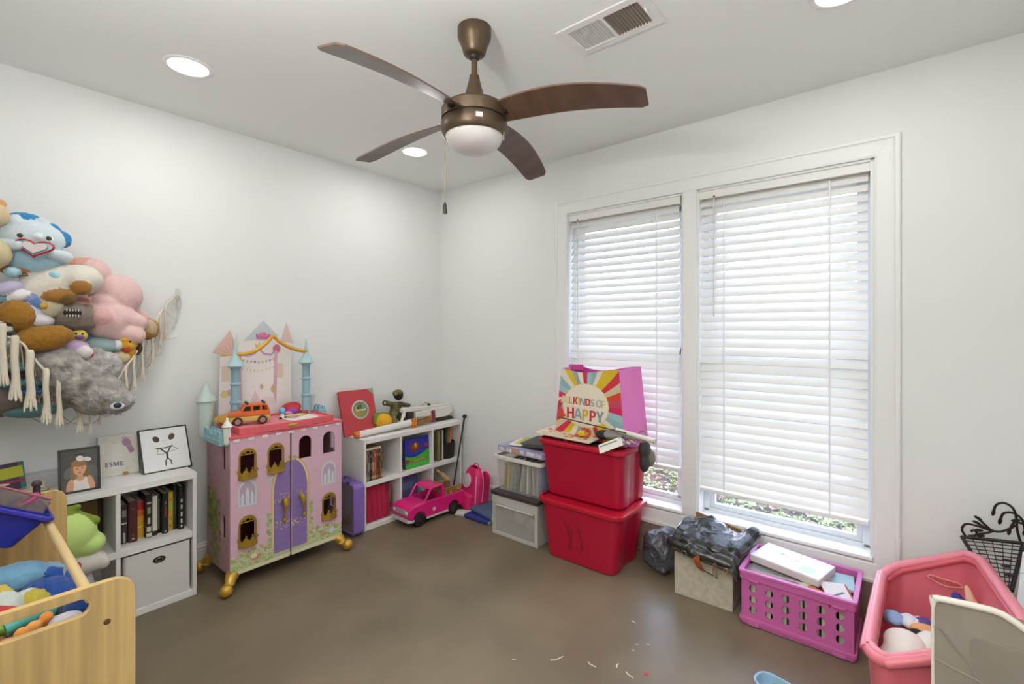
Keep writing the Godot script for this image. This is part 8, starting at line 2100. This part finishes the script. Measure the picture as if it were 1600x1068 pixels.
func tray_toys():   # the heap between the organizer's panels
	var o := plush("blue_monster_plush", "royal blue fuzzy plush lying in the maple organizer", [eg(1.2, 0.575, 2.465, 0.085, 0.05, 0.06, Color("1f4796"), 10, 10, 0), eg(1.11, 0.565, 2.43, 0.05, 0.04, 0.04, Color("2450a4")), eg(1.28, 0.6, 2.5, 0.04, 0.04, 0.035, Color("b9a83a")), lb(V(1.1, 0.6, 2.44), V(1.1, 0.62, 2.53), 0.02, 0.02, Color("24509a"))], 0.006, 0.008, 0.6)
	o = plush("light_blue_plush", "pale blue fluffy plush with yellow feet beside the royal blue one", [eg(1.08, 0.61, 2.52, 0.06, 0.04, 0.075, Color("6f9dba")), eg(1.06, 0.59, 2.45, 0.05, 0.03, 0.04, Color("7fa9c2")), eg(1.2, 0.615, 2.555, 0.035, 0.032, 0.028, Color("c9b048")), eg(1.05, 0.62, 2.58, 0.05, 0.02, 0.05, Color("a9b45a"))], 0.006, 0.008, 0.5)
	o = plush("white_fluff_plush", "white fluffy plush head at the organizer's left edge", [eg(1.28, 0.61, 2.555, 0.06, 0.045, 0.045, Color("c3c8c0")), eg(1.25, 0.6, 2.51, 0.04, 0.035, 0.03, Color("cfd3cc"))], 0.006, 0.008, 0.5)
	var n := [["red foam stick", "c2302e", V(0.99, 0.62, 2.6), V(0.99, 0.575, 2.43), 0.016, "red foam stick behind the pale blue plush in the organizer"], ["red foam stick", "c22a2c", V(1.36, 0.655, 2.6), V(1.36, 0.6, 2.5), 0.02, "red foam stick nearest the organizer's front panel"], ["green foam stick", "6f9a2c", V(1.45, 0.645, 2.6), V(1.46, 0.615, 2.44), 0.011, "green foam stick seen through the handle slot"], ["crimson foam stick", "b82a48", V(1.42, 0.635, 2.53), V(1.42, 0.61, 2.4), 0.012, "crimson foam stick seen through the handle slot"], ["teal foam stick", "3f9a90", V(1.49, 0.655, 2.56), V(1.47, 0.655, 2.49), 0.014, "teal plastic piece seen through the handle slot"]]
	for q in n:
		var t := thing("foam_stick", q[5], "toy stick", q[2], 0)
		obj("stick", B.new().tube(curve([V(0, 0, 0), (q[3] - q[2]) * 0.5 + V(0.004, 0.006, 0), q[3] - q[2]], 5), q[4], 12), mat(q[1], 0.45), t)
		obj("end_cap", B.new().ell(q[3] - q[2], V(q[4], q[4], q[4]), 10), mat(q[1], 0.45), t)
	o = plush("orange_hand_plush", "orange and cream toy hand with stubby fingers behind the handle slot", [eg(1.52, 0.62, 2.56, 0.03, 0.028, 0.03, Color("d9772a")), lb(V(1.52, 0.62, 2.545), V(1.53, 0.655, 2.54), 0.013, 0.012, Color("e39448")), lb(V(1.51, 0.625, 2.525), V(1.525, 0.658, 2.52), 0.013, 0.012, Color("e39a52")), lb(V(1.5, 0.635, 2.505), V(1.515, 0.665, 2.5), 0.013, 0.012, Color("dd8a3c")), eg(1.53, 0.63, 2.59, 0.03, 0.016, 0.04, Color("dd7a2a"))], 0.004, 0.004, 0.1)
	o = plush("navy_cloth_plush", "navy plush cloth behind the right end of the handle slot", [eg(1.44, 0.63, 2.43, 0.05, 0.045, 0.045, Color("20294a")), eg(1.49, 0.655, 2.44, 0.03, 0.028, 0.03, Color("1f3f80")), eg(1.4, 0.59, 2.5, 0.06, 0.04, 0.06, Color("2a2a34"))], 0.006, 0.008, 0.3)
	o = plush("grey_mouse_plush", "pale grey plush lump behind the lower rim of the handle slot", [eg(1.53, 0.645, 2.47, 0.024, 0.022, 0.03, Color("c3bfc8")), eg(1.5, 0.62, 2.49, 0.04, 0.03, 0.04, Color("b9b4bc"))], 0.005, 0.006, 0.2)
	var b := B.new().mv(1.13, 0.585, 2.43, 10, -20, 12).box(0, 0.025, 0, 0.016, 0.05, 0.001, 0)
	solo("care_tag", b, mat("d6d3cc", 0.6), "white care tag sticking up from the royal blue plush", "tag")

func floor_bits():
	var wm := mat("d9d3ca", 0.7)
	var bits := [[1.792, 1.207, 0.012, 30, "white lint crumb alone at the far left of the floor scraps"], [1.918, 1.093, 0.045, 62, "curved white thread second from the left on the floor"], [2.043, 1.035, 0.03, -10, "short white paper curl in the middle of the floor scraps"], [2.123, 0.978, 0.02, -80, "small hooked white thread beside the straight strip"], [2.181, 0.993, 0.03, -20, "straight white paper strip near the red scrap"], [2.049, 0.68, 0.018, -20, "white scrap on the floor nearest the cardboard box"], [2.164, 0.785, 0.01, 0, "white speck right of the faint pair on the floor"], [2.127, 0.816, 0.011, 40, "faint white speck on the floor, upper of the pair"], [2.132, 0.857, 0.008, 10, "tiny white speck on the floor, lower of the pair"]]
	for q in bits:
		var L: float = q[2] * 0.62
		var a := deg_to_rad(q[3])
		var d := V(cos(a), 0, -sin(a)) * L
		var s := V(sin(a), 0, cos(a)) * L * 0.25
		var pts := [V(q[0], 0.0012, q[1]) - d, V(q[0], 0.0016, q[1]) - d * 0.3 + s, V(q[0], 0.0016, q[1]) + d * 0.3 + s * 0.6, V(q[0], 0.0012, q[1]) + d]
		solo("paper_scrap", B.new().tube(curve(pts, 4), minf(0.0026, L * 0.2 + 0.0006), 6, false, 0.3), wm, q[4], "scrap", "scraps on the floor")
	solo("red_scrap", B.new().mv(2.228, 0.0015, 0.95, 25).box(0, 0, 0, 0.017, 0.003, 0.014, 0.001), mat("c4364a", 0.6), "small red paper scrap on the brown floor", "scrap", "scraps on the floor")
	# blue and white toy just inside the bottom edge
	var t := thing("toy_bathtub", "pale blue toy tub with cream feet at the photo's bottom edge", "toy", V(2.64, 0, 0.775), -12)
	var b := B.new()
	b.shell([ring(0, 0.012, 0, 0.13, 0.07, 0.03), ring(0, 0.02, 0, 0.14, 0.08, 0.034), ring(0, 0.05, 0, 0.16, 0.096, 0.04)], 0.005)
	obj("tub", b, mat("8fb4cc", 0.35), t)
	obj("liner", B.new().at(tf(0, 0.03, 0)).lathe([[0.0, 0.0], [0.03, 0.0], [0.034, 0.006]], 16), mat("a9863a", 0.6), t)
	for s in [-1, 1]:
		for k in [-1, 1]: obj("foot", B.new().ell(V(s * 0.075, 0.012, k * 0.036), V(0.02, 0.012, 0.016), 10), mat("ddd5c4", 0.5), t)
